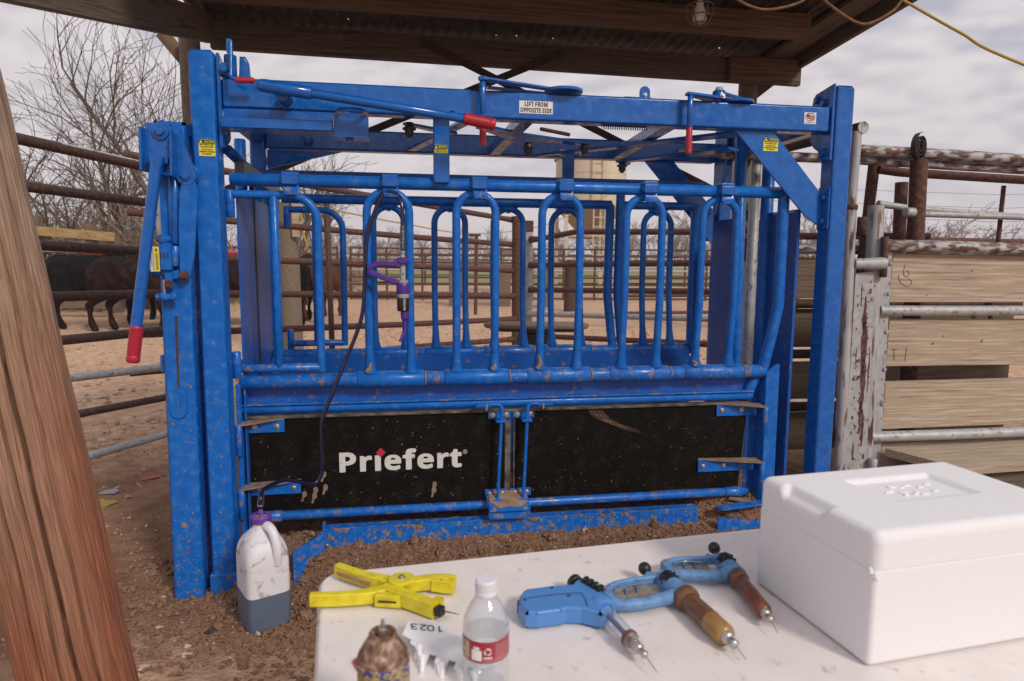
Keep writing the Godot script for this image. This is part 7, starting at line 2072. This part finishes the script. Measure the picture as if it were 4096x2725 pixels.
func cooler_lid(hx: float, hz: float, r: float, y0: float, y1: float) -> MB:
	var m := MB.new()
	var line := func(h: float, marks: Array) -> Array:
		var a := []
		for i in 7: a.append(-h + r * (1.0 - cos(PI / 2 * i / 6.0)) * 1.0)
		var x := -h + r + 0.004
		while x < h - r - 0.001:
			a.append(x)
			x += 0.004
		for i in 7: a.append(h - r + r * sin(PI / 2 * i / 6.0))
		return a
	var xs: Array = line.call(hx, [])
	var zs: Array = line.call(hz, [])
	var top := func(x: float, z: float) -> Vector3:
		var ox := maxf(0.0, absf(x) - (hx - r))
		var oz := maxf(0.0, absf(z) - (hz - r))
		var d := maxf(ox, oz)
		var l := Vector2(ox, oz).length()
		var px := x
		var pz := z
		if l > 1e-6 and ox > 0.0 and oz > 0.0:
			px = signf(x) * (hx - r + ox / l * d)
			pz = signf(z) * (hz - r + oz / l * d)
		var y := y1 - r + sqrt(maxf(0.0, r * r - d * d))
		# sunk panel
		var e := maxf(absf(x - 0.012) - 0.080, absf(z + 0.020) - 0.046)
		y -= 0.0065 * smoothstep(0.002, -0.003, e)
		# finger notch along the left edge
		var g := maxf(absf(z + 0.022) - 0.046, absf(x + hx) - 0.016)
		y -= 0.013 * smoothstep(0.006, -0.006, g)
		return Vector3(px, y, pz)
	var nx := xs.size()
	var g := []
	for x in xs:
		var row := []
		for z in zs: row.append(top.call(x, z))
		g.append(row)
	var nn := []
	for i in nx:
		var row := []
		for j in zs.size():
			var u: Vector3 = g[mini(i + 1, nx - 1)][j] - g[maxi(i - 1, 0)][j]
			var v: Vector3 = g[i][mini(j + 1, zs.size() - 1)] - g[i][maxi(j - 1, 0)]
			row.append(v.cross(u).normalized())
		nn.append(row)
	for i in nx - 1:
		for j in zs.size() - 1:
			m.quad(g[i][j], g[i + 1][j], g[i + 1][j + 1], g[i][j + 1], nn[i][j], nn[i + 1][j], nn[i + 1][j + 1], nn[i][j + 1])
	# skirt
	var rim := []
	for i in nx: rim.append(g[i][0])
	for j in zs.size(): rim.append(g[nx - 1][j])
	for i in nx: rim.append(g[nx - 1 - i][zs.size() - 1])
	for j in zs.size(): rim.append(g[0][zs.size() - 1 - j])
	for i in rim.size():
		var a: Vector3 = rim[i]
		var b: Vector3 = rim[(i + 1) % rim.size()]
		if a.distance_squared_to(b) < 1e-12: continue
		var na := Vector3(signf(a.x) * maxf(0.0, absf(a.x) - (hx - r)), 0, signf(a.z) * maxf(0.0, absf(a.z) - (hz - r))).normalized()
		var nb := Vector3(signf(b.x) * maxf(0.0, absf(b.x) - (hx - r)), 0, signf(b.z) * maxf(0.0, absf(b.z) - (hz - r))).normalized()
		m.quad(a, b, Vector3(b.x, y0 + 0.001, b.z), Vector3(a.x, y0 + 0.001, a.z), na, nb, nb, na)
		m.quad(Vector3(a.x, y0 + 0.001, a.z), Vector3(b.x, y0 + 0.001, b.z), Vector3(b.x * 0.98, y0, b.z * 0.98), Vector3(a.x * 0.98, y0, a.z * 0.98), na, nb, Vector3.DOWN, Vector3.DOWN)
	return m

func soft_box(c: Vector3, s: Vector3, r: float, seg := 4) -> MB:
	# box whose edges are rounded in several steps: a cube-sphere pushed out to the corners
	var m := MB.new()
	var h := s * 0.5 - Vector3.ONE * r
	for ax in 3:
		var u := (ax + 1) % 3
		var w := (ax + 2) % 3
		for sg in [-1.0, 1.0]:
			var vals := []
			for i in seg + 1: vals.append([-1, tan(PI / 4 * (float(i) / seg - 1.0))])
			for i in seg + 1: vals.append([1, tan(PI / 4 * (float(i) / seg))])
			var grid := []
			for a in vals:
				var row := []
				for b in vals:
					var d := Vector3.ZERO
					d[ax] = sg
					d[u] = a[1]
					d[w] = b[1]
					d = d.normalized()
					var corner := Vector3.ZERO
					corner[ax] = sg * h[ax]
					corner[u] = a[0] * h[u]
					corner[w] = b[0] * h[w]
					row.append([c + corner + d * r, d])
				grid.append(row)
			for i in vals.size() - 1:
				for j in vals.size() - 1:
					var q = [grid[i][j], grid[i][j + 1], grid[i + 1][j + 1], grid[i + 1][j]]
					m.quad(q[0][0], q[1][0], q[2][0], q[3][0], q[0][1], q[1][1], q[2][1], q[3][1])
	return m

func build_tagger() -> void:
	var t := thing("ear_tag_pliers", "yellow plastic ear tag applicator pliers lying open on the table corner", "pliers", T(-0.185, -1.02))
	var U := Vector3.UP
	var a := put(t, "upper_arm", MB.new().bar(smooth_path(path_on([[-0.289, -1.086], [-0.257, -1.066], [-0.224, -1.048], [-0.198, -1.040]], 0.016), 4), U, [0.014, 0.015, 0.016, 0.016, 0.016, 0.016, 0.016, 0.017, 0.018, 0.018, 0.018, 0.019, 0.02], 0.022, 0.003).bar(smooth_path(path_on([[-0.203, -1.040], [-0.172, -1.032], [-0.145, -1.040], [-0.118, -1.046], [-0.098, -1.046]], 0.016), 4), U, 0.021, 0.020, 0.003), M.yellow)
	put(a, "grip_groove", MB.new().bar(path_on([[-0.283, -1.077], [-0.252, -1.057], [-0.222, -1.040]], 0.016), U, [0.012, 0.013, 0.012], 0.008, 0.001), M.plank_yellow)
	put(a, "jaw_fork", MB.new().bar(path_on([[-0.112, -1.052], [-0.088, -1.048]], 0.015), U, 0.009, 0.021, 0.002).bar(path_on([[-0.112, -1.032], [-0.090, -1.028]], 0.015), U, 0.008, 0.021, 0.002).bar(path_on([[-0.124, -1.044], [-0.106, -1.041]], 0.015), U, 0.027, 0.021, 0.003), M.yellow)
	put(a, "jaw_cup", disc(T(-0.101, -1.038, 0.016), Vector3(1, 0, 0.1), 0.007, 0.004), M.rust)
	var b := put(t, "lower_arm", MB.new().bar(smooth_path(path_on([[-0.305, -0.987], [-0.263, -0.990], [-0.215, -1.000], [-0.185, -1.018]], 0.0145), 4), U, [0.014, 0.0145, 0.015, 0.0155, 0.016, 0.016, 0.017, 0.018, 0.019, 0.02, 0.022, 0.024, 0.026], 0.022, 0.004).bar(path_on([[-0.190, -1.012], [-0.160, -0.992], [-0.132, -0.974], [-0.111, -0.960]], 0.0145), U, [0.022, 0.020, 0.019, 0.019], 0.024, 0.003), M.yellow)
	put(b, "arm_saddle", MB.new().bar(path_on([[-0.206, -0.993], [-0.166, -0.988]], 0.013), U, 0.014, 0.021, 0.003), M.yellow)
	put(b, "arm_slot", MB.new().box(T(-0.187, -0.9835, 0.014), Vector3(0.028, 0.0025, 0.003), 0.0, Basis(U, -0.08)), M.black_plastic)
	put(b, "arm_hump", MB.new().slab(oval(T(-0.108, -0.974, 0.015), 0.006, 0.008, Vector3(0.6, 0, 0.2), Vector3(-0.2, 0, 0.9)), Vector3(0, 0.022, 0), 0.002), M.yellow)
	put(t, "pivot_disc", disc(T(-0.172, -1.028, 0.028), U, 0.021, 0.006), M.yellow)
	bolt(t, T(-0.172, -1.028, 0.031), U, 0.0045)
	put(t, "spring", MB.new().tube([T(-0.200, -1.030, 0.018), T(-0.196, -1.018, 0.018)], 0.004, 8), M.dark_steel)
	var nb := put(t, "needle_block", MB.new().box(T(-0.1045, -0.9555, 0.015), Vector3(0.012, 0.014, 0.013), 0.001, Basis(U, -0.55)), M.black_plastic)
	put(nb, "needle", MB.new().tube([T(-0.1, -0.954, 0.016), T(-0.0745, -0.946, 0.015)], [0.0012, 0.0005], 8), M.dark_steel)

func build_syringes() -> void:
	var U := Vector3.UP
	# newer one with a clear barrel
	var t := thing("dosing_syringe", "bright blue pistol grip syringe with a clear barrel beside the water bottle", "syringe", T(0.10, -0.96))
	var ol := path_on([[0.014, -0.979], [0.021, -0.999], [0.060, -1.010], [0.096, -1.016], [0.105, -1.034], [0.123, -1.031], [0.139, -1.004], [0.150, -0.972], [0.150, -0.952], [0.131, -0.926], [0.121, -0.933], [0.104, -0.941], [0.082, -0.942], [0.074, -0.937], [0.039, -0.928], [0.023, -0.928], [0.012, -0.956]], 0.0155)
	var gp := put(t, "grip", MB.new().slab(ol, Vector3(0, 0.029, 0), 0.0055), M.sky_blue)
	put(gp, "grip_seam", MB.new().bar(path_on([[0.026, -0.967], [0.075, -0.980], [0.108, -0.984], [0.112, -0.966], [0.113, -0.945]], 0.0302), U, 0.0022, 0.001), M.blue_print)
	for q in [[0.022, -0.962], [0.088, -0.975], [0.064, -1.0], [0.136, -0.965]]: put(gp, "grip_screw", disc(T(q[0], q[1], 0.0305), U, 0.0028, 0.001), M.dark_steel)
	put(gp, "grip_heel", MB.new().box(T(0.0125, -0.967, 0.016), Vector3(0.004, 0.016, 0.012), 0.001), M.black_plastic)
	put(t, "dose_wheel", disc(T(0.104, -1.042, 0.018), Vector3(-0.45, 0.1, -0.9), 0.0125, 0.010), M.black_plastic)
	var rk := MB.new()
	for k in 4: rk.box(T(0.118 + 0.0065 * k, -1.022 + 0.009 * k, 0.030), Vector3(0.016, 0.012, 0.008), 0.0015, Basis(U, 0.95))
	var rr := put(t, "dose_ratchet", rk, M.black_plastic)
	letters(rr, "lettering", "2.5", T(0.136, -1.001, 0.0346), 0.004, M.white_print, 700, 1.0, Basis(Vector3(0.85, 0, 0.35), Vector3(0.35, 0, -0.85), U))
	var d := Vector3(0.330, 0, 0.944).normalized()
	put(t, "barrel_collar", MB.new().lathe(T(0.138, -0.958, 0.017), d, [Vector2(0.0, -0.012), Vector2(0.0185, -0.012), Vector2(0.0195, 0.006), Vector2(0.0165, 0.009), Vector2(0.0125, 0.008)], 24), M.sky_blue)
	var b0 := T(0.1405, -0.950, 0.017)
	put(t, "clear_barrel", MB.new().lathe(b0, d, [Vector2(0.0118, 0), Vector2(0.0118, 0.088), Vector2(0.0125, 0.089), Vector2(0.0125, 0.091), Vector2(0.009, 0.094), Vector2(0.0, 0.094)], 24), M.clear)
	put(t, "plunger_rod", MB.new().tube([b0 + d * 0.002, b0 + d * 0.072], 0.0038, 10), M.blue_print)
	put(t, "plunger_seal", rod(b0 + d * 0.070, b0 + d * 0.077, 0.0110), M.can_rust)
	put(t, "seal_ring", MB.new().lathe(b0, d, [Vector2(0.0122, 0.070), Vector2(0.0128, 0.071), Vector2(0.0128, 0.074), Vector2(0.0122, 0.075)], 24), M.amber_red)
	put(t, "seal_ring", rod(b0 + d * 0.085, b0 + d * 0.090, 0.008), M.amber_red)
	needle(t, b0 + d * 0.094, d, 0.0075, 0.030)
	# two older ones, stained amber
	old_syringe("light blue dosing syringe with a brown and yellow barrel, middle of the three", [[0.148, -1.000], [0.158, -0.977], [0.197, -0.979], [0.235, -0.994], [0.262, -1.008]], [[0.144, -1.006], [0.166, -1.031], [0.21, -1.049], [0.246, -1.058]], [[0.164, -1.014], [0.226, -1.036]], Vector3(0.247, 0, -1.063), Vector3(0.269, 0, -1.001), Vector3(0.224, 0, -1.085), Vector3(0.2985, 0, -0.892), 0.0158, 0.60, M.amber_light)
	old_syringe("light blue dosing syringe with a brown barrel red at its tip, nearest the cooler", [[0.263, -1.100], [0.266, -1.080], [0.294, -1.074], [0.335, -1.073], [0.366, -1.078]], [[0.262, -1.108], [0.289, -1.122], [0.334, -1.127], [0.360, -1.130]], [[0.278, -1.106], [0.340, -1.110]], Vector3(0.366, 0, -1.133), Vector3(0.372, 0, -1.066), Vector3(0.3645, 0, -1.168), Vector3(0.3765, 0, -0.958), 0.0125, 0.50, M.amber_red)

func needle(t: Node3D, p: Vector3, d: Vector3, r: float, ln: float) -> void:
	var tip := put(t, "needle_hub", MB.new().lathe(p, d, [Vector2(r, -0.002), Vector2(r, 0.005), Vector2(r * 0.8, 0.007), Vector2(r * 0.55, 0.008), Vector2(r * 0.55, 0.016), Vector2(r * 0.7, 0.0165), Vector2(r * 0.7, 0.019), Vector2(r * 0.35, 0.022), Vector2(0, 0.022)], 14), M.zinc)
	put(tip, "needle", MB.new().tube([p + d * 0.02, p + d * (0.02 + ln) + Vector3(0, -0.006, 0)], [0.0009, 0.0006], 8), M.steel)

func old_syringe(label: String, grip: Array, arm: Array, trig: Array, h0: Vector3, h1: Vector3, knob: Vector3, b1: Vector3, rb: float, cut: float, end_mat: Material) -> void:
	var U := Vector3.UP
	var t := thing("dosing_syringe", label, "syringe", Vector3(h1.x, TT, h1.z))
	var lift := Vector3(0, TT + 0.017, 0)
	var gr := put(t, "grip", MB.new().tube(smooth_path(path_on(grip, 0.016), 5), [0.0075, 0.008, 0.0085, 0.009, 0.0092, 0.0094, 0.0095, 0.0095, 0.0095, 0.0095, 0.0095, 0.0095, 0.0096, 0.0097, 0.0098, 0.010, 0.0105, 0.011, 0.0118, 0.0128, 0.0138], 14), M.old_blue)
	put(t, "trigger_arm", MB.new().bar(smooth_path(path_on(arm, 0.018), 5), U, [0.015, 0.014, 0.012, 0.011, 0.010, 0.010, 0.009, 0.009, 0.009, 0.009, 0.009, 0.010, 0.011, 0.012, 0.014, 0.016], 0.016, 0.004), M.old_blue)
	put(t, "arm_heel", MB.new().bar(path_on([arm[0], grip[0], grip[1]], 0.016), U, [0.014, 0.018, 0.016], 0.022, 0.004), M.old_blue)
	put(t, "heel_pin", disc(Vector3(grip[0][0], TT + 0.0275, grip[0][1]), U, 0.0035, 0.002), M.can_rust)
	put(t, "trigger_plate", MB.new().bar(path_on(trig, 0.010), U, [0.016, 0.030], 0.006, 0.001), M.trigger)
	for s in [0.3, 0.6]:
		var p := Vector3(lerpf(trig[0][0], trig[1][0], s), TT + 0.0145, lerpf(trig[0][1], trig[1][1], s))
		put(t, "trigger_rib", MB.new().box(p, Vector3(0.002, 0.004, 0.022), 0.0), M.old_blue)
	put(t, "trigger_spring", MB.new().tube(smooth_path(path_on([[trig[0][0], trig[0][1]], [lerpf(trig[0][0], trig[1][0], 0.35), trig[0][1] - 0.011], [trig[1][0] - 0.012, trig[1][1] - 0.004]], 0.020), 5), 0.0011, 6), M.steel)
	put(t, "head_block", MB.new().tube([h0 + lift, h0.lerp(h1, 0.4) + lift, h1 + lift], [0.013, 0.0165, 0.0175], 16), M.old_blue)
	put(t, "arm_spur", MB.new().slab([h0 + lift + Vector3(-0.030, 0.004, 0.006), h0 + lift + Vector3(-0.022, 0.004, -0.010), h0 + lift + Vector3(-0.008, 0.004, 0.008)], Vector3(0, 0.008, 0), 0.002), M.old_blue)
	var rk := put(t, "dose_ratchet", MB.new().tube([h0.lerp(h1, 0.22) + lift + Vector3(0, 0.006, 0), h0.lerp(h1, 0.52) + lift + Vector3(0, 0.006, 0)], 0.0145, 9), M.black_plastic)
	var m2 := MB.new()
	for k in 9:
		var a := TAU * k / 9.0
		var ax := (h1 - h0).normalized()
		var sd := ax.cross(U)
		m2.box(h0.lerp(h1, 0.4) + lift + Vector3(0, 0.006, 0) + (sd * cos(a) + U * sin(a)) * 0.0145, Vector3(0.004, 0.004, 0.004), 0.0008)
	put(rk, "ratchet_teeth", m2, M.black_plastic)
	put(t, "plunger_shaft", MB.new().tube([h0 + lift, knob.lerp(h0, 0.35) + lift, knob + lift + Vector3(0, 0.004, 0)], [0.0042, 0.0034, 0.003], 10), M.steel)
	put(t, "plunger_knob", MB.new().ball(knob + lift + Vector3(0, 0.005, 0), Vector3.ONE * 0.0108, 18), M.black_plastic)
	var d := (b1 - h1).normalized()
	var ln := (b1 - h1).length()
	var b0 := h1 + lift + d * 0.006
	put(t, "barrel_flange", MB.new().lathe(b0, d, [Vector2(0.0, -0.004), Vector2(rb * 1.28, -0.004), Vector2(rb * 1.30, 0.004), Vector2(rb * 1.18, 0.010), Vector2(rb * 0.98, 0.013)], 20), M.amber)
	put(t, "barrel", MB.new().lathe(b0, d, [Vector2(rb * 0.96, 0.006), Vector2(rb, ln * cut)], 20), M.amber)
	put(t, "seal_ring", MB.new().lathe(b0, d, [Vector2(rb, ln * cut - 0.001), Vector2(rb * 1.03, ln * cut), Vector2(rb * 1.03, ln * cut + 0.0025), Vector2(rb, ln * cut + 0.004)], 20), M.amber_red)
	put(t, "barrel_tip", MB.new().lathe(b0, d, [Vector2(rb, ln * cut + 0.002), Vector2(rb, ln * 0.93), Vector2(rb * 0.86, ln * 0.98), Vector2(rb * 0.5, ln), Vector2(0, ln)], 20), end_mat)
	needle(t, b0 + d * (ln - 0.001), d, rb * 0.62, 0.026)

func band(c: Vector3, r: float, y0: float, y1: float, a0: float, a1: float, seg := 24) -> MB:
	var m := MB.new()
	for i in seg:
		var p := lerpf(a0, a1, float(i) / seg)
		var q := lerpf(a0, a1, float(i + 1) / seg)
		var d0 := Vector3(sin(p), 0, cos(p))
		var d1 := Vector3(sin(q), 0, cos(q))
		m.quad(c + d0 * r + Vector3(0, y0, 0), c + d1 * r + Vector3(0, y0, 0), c + d1 * r + Vector3(0, y1, 0), c + d0 * r + Vector3(0, y1, 0), d0, d1, d1, d0)
	return m

func build_bottle() -> void:
	var c := T(-0.030, -0.802)
	var t := thing("water_bottle", "small clear plastic water bottle with a red label standing on the table", "bottle", c)
	t.scale = Vector3(1.02, 1.05, 1.02)
	var prof := [Vector2(0.0, 0.004), Vector2(0.018, 0.001), Vector2(0.024, 0.0), Vector2(0.0278, 0.004), Vector2(0.0283, 0.008)]
	for k in 3:
		var y := 0.012 + 0.010 * k
		prof.append_array([Vector2(0.0283, y), Vector2(0.0272, y + 0.003), Vector2(0.0272, y + 0.005), Vector2(0.0283, y + 0.008)])
	prof.append_array([Vector2(0.0284, 0.042), Vector2(0.0279, 0.044), Vector2(0.0279, 0.071), Vector2(0.0286, 0.073), Vector2(0.0284, 0.080), Vector2(0.0268, 0.088), Vector2(0.0235, 0.096), Vector2(0.0192, 0.104), Vector2(0.0145, 0.111), Vector2(0.0122, 0.114), Vector2(0.0120, 0.118)])
	put(t, "bottle_body", MB.new().lathe(c, Vector3.UP, prof, 40), M.clear)
	var lens := []
	for q in prof: lens.append(Vector2(maxf(0.0, q.x - 0.0009), q.y + 0.0005))
	put(t, "bottle_inside", MB.new().lathe(c, Vector3.UP, lens, 40), M.clear)
	var cap := put(t, "bottle_cap", MB.new().lathe(c, Vector3.UP, [Vector2(0.0130, 0.1165), Vector2(0.0134, 0.118), Vector2(0.0134, 0.1205), Vector2(0.0126, 0.121), Vector2(0.0130, 0.122), Vector2(0.0128, 0.133), Vector2(0.0118, 0.1345), Vector2(0.0, 0.1345)], 30), M.bottle_cap)
	var rb := MB.new()
	for k in 48:
		var a := TAU * k / 48
		rb.box(c + Vector3(cos(a) * 0.0130, 0.1275, sin(a) * 0.0130), Vector3(0.0008, 0.010, 0.0007), 0.0, Basis(Vector3.UP, -a))
	put(cap, "cap_ribs", rb, M.bottle_cap)
	var lb := put(t, "label", band(c, 0.02835, 0.0445, 0.0705, -PI, PI, 48), M.label_red)
	put(lb, "label_back", band(c, 0.02805, 0.0445, 0.0705, -PI, PI, 48), M.white_label)
	var R := 0.0286
	put(lb, "label_panel", band(c, R, 0.047, 0.068, -1.5, -0.72, 8), M.label_tan)
	put(lb, "label_dot", band(c, R + 0.0002, 0.058, 0.0665, -1.35, -1.02, 6), M.label_green)
	put(lb, "label_dot", band(c, R + 0.0002, 0.048, 0.052, -1.4, -1.05, 6), M.label_green)
	put(lb, "label_bottle_icon", band(c, R, 0.0475, 0.060, -0.60, -0.14, 6), M.white_label)
	put(lb, "label_bottle_icon", band(c, R, 0.0605, 0.064, -0.50, -0.24, 4), M.white_label)
	var ring := MB.new()
	for k in 3:
		var pts := []
		for i in 5:
			var a := TAU * (k + i * 0.18) / 3.0 + 0.5
			var ph := 0.12 + 0.135 * cos(a)
			pts.append(c + Vector3(sin(ph) * R, 0.0588 + 0.0036 * sin(a), cos(ph) * R))
		ring.tube(pts, 0.0009, 5)
	put(lb, "recycling_mark", ring, M.white_label)
	put(lb, "small_print", band(c, R, 0.0505, 0.0522, -0.06, 0.32, 5), M.white_label)
	var lines := MB.new()
	for k in 8:
		var y := 0.066 - 0.0024 * k
		var b := band(c, R, y, y + 0.0010, 0.44, 1.25 - 0.03 * (k % 3), 8)
		lines.v.append_array(b.v)
		lines.n.append_array(b.n)
	for k in 2:
		var b := band(c, R, 0.0462 + 0.002 * k, 0.0471 + 0.002 * k, -0.08, 1.2, 8)
		lines.v.append_array(b.v)
		lines.n.append_array(b.n)
	put(lb, "small_print", lines, M.label_pale)

func build_can() -> void:
	var c := T(-0.131, -0.662)
	var t := thing("spray_can", "old rusty spray can with a worn blue and yellow print, cap missing", "spray can", c)
	t.scale = Vector3(1.03, 1.075, 1.03)
	var bd := put(t, "can_body", MB.new().lathe(c, Vector3.UP, [Vector2(0, 0.0), Vector2(0.0255, 0.0), Vector2(0.0265, 0.002), Vector2(0.026, 0.004), Vector2(0.026, 0.110), Vector2(0.0268, 0.112), Vector2(0.0268, 0.1145), Vector2(0.0255, 0.116)], 40), M.can)
	put(t, "can_dome", MB.new().lathe(c, Vector3.UP, [Vector2(0.0258, 0.1145), Vector2(0.0262, 0.1165), Vector2(0.0245, 0.121), Vector2(0.0205, 0.128), Vector2(0.0160, 0.1345), Vector2(0.0140, 0.137), Vector2(0.0142, 0.1395), Vector2(0.0132, 0.1415), Vector2(0.0118, 0.1405), Vector2(0.0105, 0.136), Vector2(0.0045, 0.1355), Vector2(0.0042, 0.138)], 36), M.can_rust)
	put(t, "can_valve", MB.new().lathe(c, Vector3.UP, [Vector2(0.0046, 0.136), Vector2(0.0044, 0.144), Vector2(0.0022, 0.1455), Vector2(0.0019, 0.153), Vector2(0.0, 0.1535)], 14), M.zinc)
	put(bd, "worn_oval", band(c, 0.02625, 0.086, 0.101, 0.25, 0.85, 8), M.can_yellow)
	put(bd, "worn_stripe", band(c, 0.0262, 0.078, 0.084, -0.2, 0.9, 10), M.can_navy)
	put(bd, "worn_square", band(c, 0.0262, 0.06, 0.094, -1.1, -0.35, 8), M.can_yellow)
	put(bd, "worn_letter", band(c, 0.0264, 0.07, 0.086, -0.62, -0.50, 3), M.can_navy)
	put(bd, "worn_letter", band(c, 0.0264, 0.07, 0.086, -0.95, -0.86, 3), M.can_navy)

func build_tags() -> void:
	# a fanned row of blank white ear tags; the last ones carry hand written numbers
	var up := Vector3.UP
	var group := "white ear tags fanned on the table"
	for k in 7:
		var s := k / 6.0
		var c := T(-0.120 + 0.078 * s, -0.895 + 0.030 * s + (0.013 if k > 0 else 0.0), 0.017 - 0.006 * s - (0.003 if k > 0 else 0.0))
		var t := thing("ear_tag", ["backmost white ear tag, with 1023 written on it, behind the spray can", "second white ear tag from the back of the fan", "third white ear tag from the back of the fan", "middle white ear tag of the fan of seven", "third white ear tag from the front of the fan", "second white ear tag from the front of the fan", "frontmost white ear tag, with a number half hidden by the water bottle"][k], "ear tag", c, false, group)
		base_of.erase(t)
		t.basis = Basis(up, -0.10 - 0.10 * s + [0.0, -0.16, 0.09, -0.10, 0.14, -0.07, 0.05][k]) * Basis(Vector3.RIGHT, 0.16) * Basis(Vector3.BACK, -0.05 + 0.03 * s)
		put(t, "tag_panel", MB.new().slab([Vector3(-0.027, 0, -0.019), Vector3(0.030, 0, -0.019), Vector3(0.030, 0, 0.008), Vector3(0.012, 0, 0.021), Vector3(-0.008, 0, 0.021), Vector3(-0.028, 0, 0.010)], Vector3(0, 0.0018, 0), 0.0004), M.tag_white)
		put(t, "tag_neck", MB.new().bar(smooth_path([Vector3(0.002, 0, 0.019), Vector3(0.002, 0.0, 0.030), Vector3(0.002, -0.004, 0.040), Vector3(0.002, -0.012, 0.046)], 4), up, 0.010, 0.0026, 0.0005), M.tag_white)
		put(t, "tag_stud", MB.new().lathe(Vector3(0.002, 0.004, 0.036), Vector3(0.3, -0.45, 0.9), [Vector2(0, -0.002), Vector2(0.0052, -0.002), Vector2(0.0056, 0.001), Vector2(0.0034, 0.003), Vector2(0.0032, 0.019), Vector2(0.0048, 0.020), Vector2(0.0055, 0.024), Vector2(0.0, 0.025)], 16), M.tag_white)
		if k == 0: letters(t, "handwritten_number", "1023", Vector3(0.001, 0.0014, -0.013), 0.011, M.black_print, 400, 1.0, Basis(Vector3(-1, 0, 0), Vector3(0.25, 0, 1), up), "Droid Sans", -0.3, 0.046)
		if k == 6: letters(t, "handwritten_number", "10", Vector3(0.006, 0.0014, -0.013), 0.011, M.black_print, 400, 1.0, Basis(Vector3(-1, 0, 0), Vector3(0.25, 0, 1), up), "Droid Sans", -0.3, 0.022)
	var r := thing("red_tag", "red ear tag poking out behind the rusty spray can", "ear tag", T(-0.190, -0.845, 0.003))
	base_of.erase(r)
	put(r, "tag_panel", MB.new().slab([Vector3(-0.018, 0, 0), Vector3(-0.004, 0, -0.016), Vector3(0.03, 0, -0.012), Vector3(0.03, 0, 0.02), Vector3(-0.006, 0, 0.020)], Vector3(0, 0.006, 0), 0.001), M.tag_red)
	put(r, "tag_stud", rod(Vector3(-0.004, 0.003, 0.004), Vector3(-0.004, 0.010, 0.004), 0.006), M.tag_red)
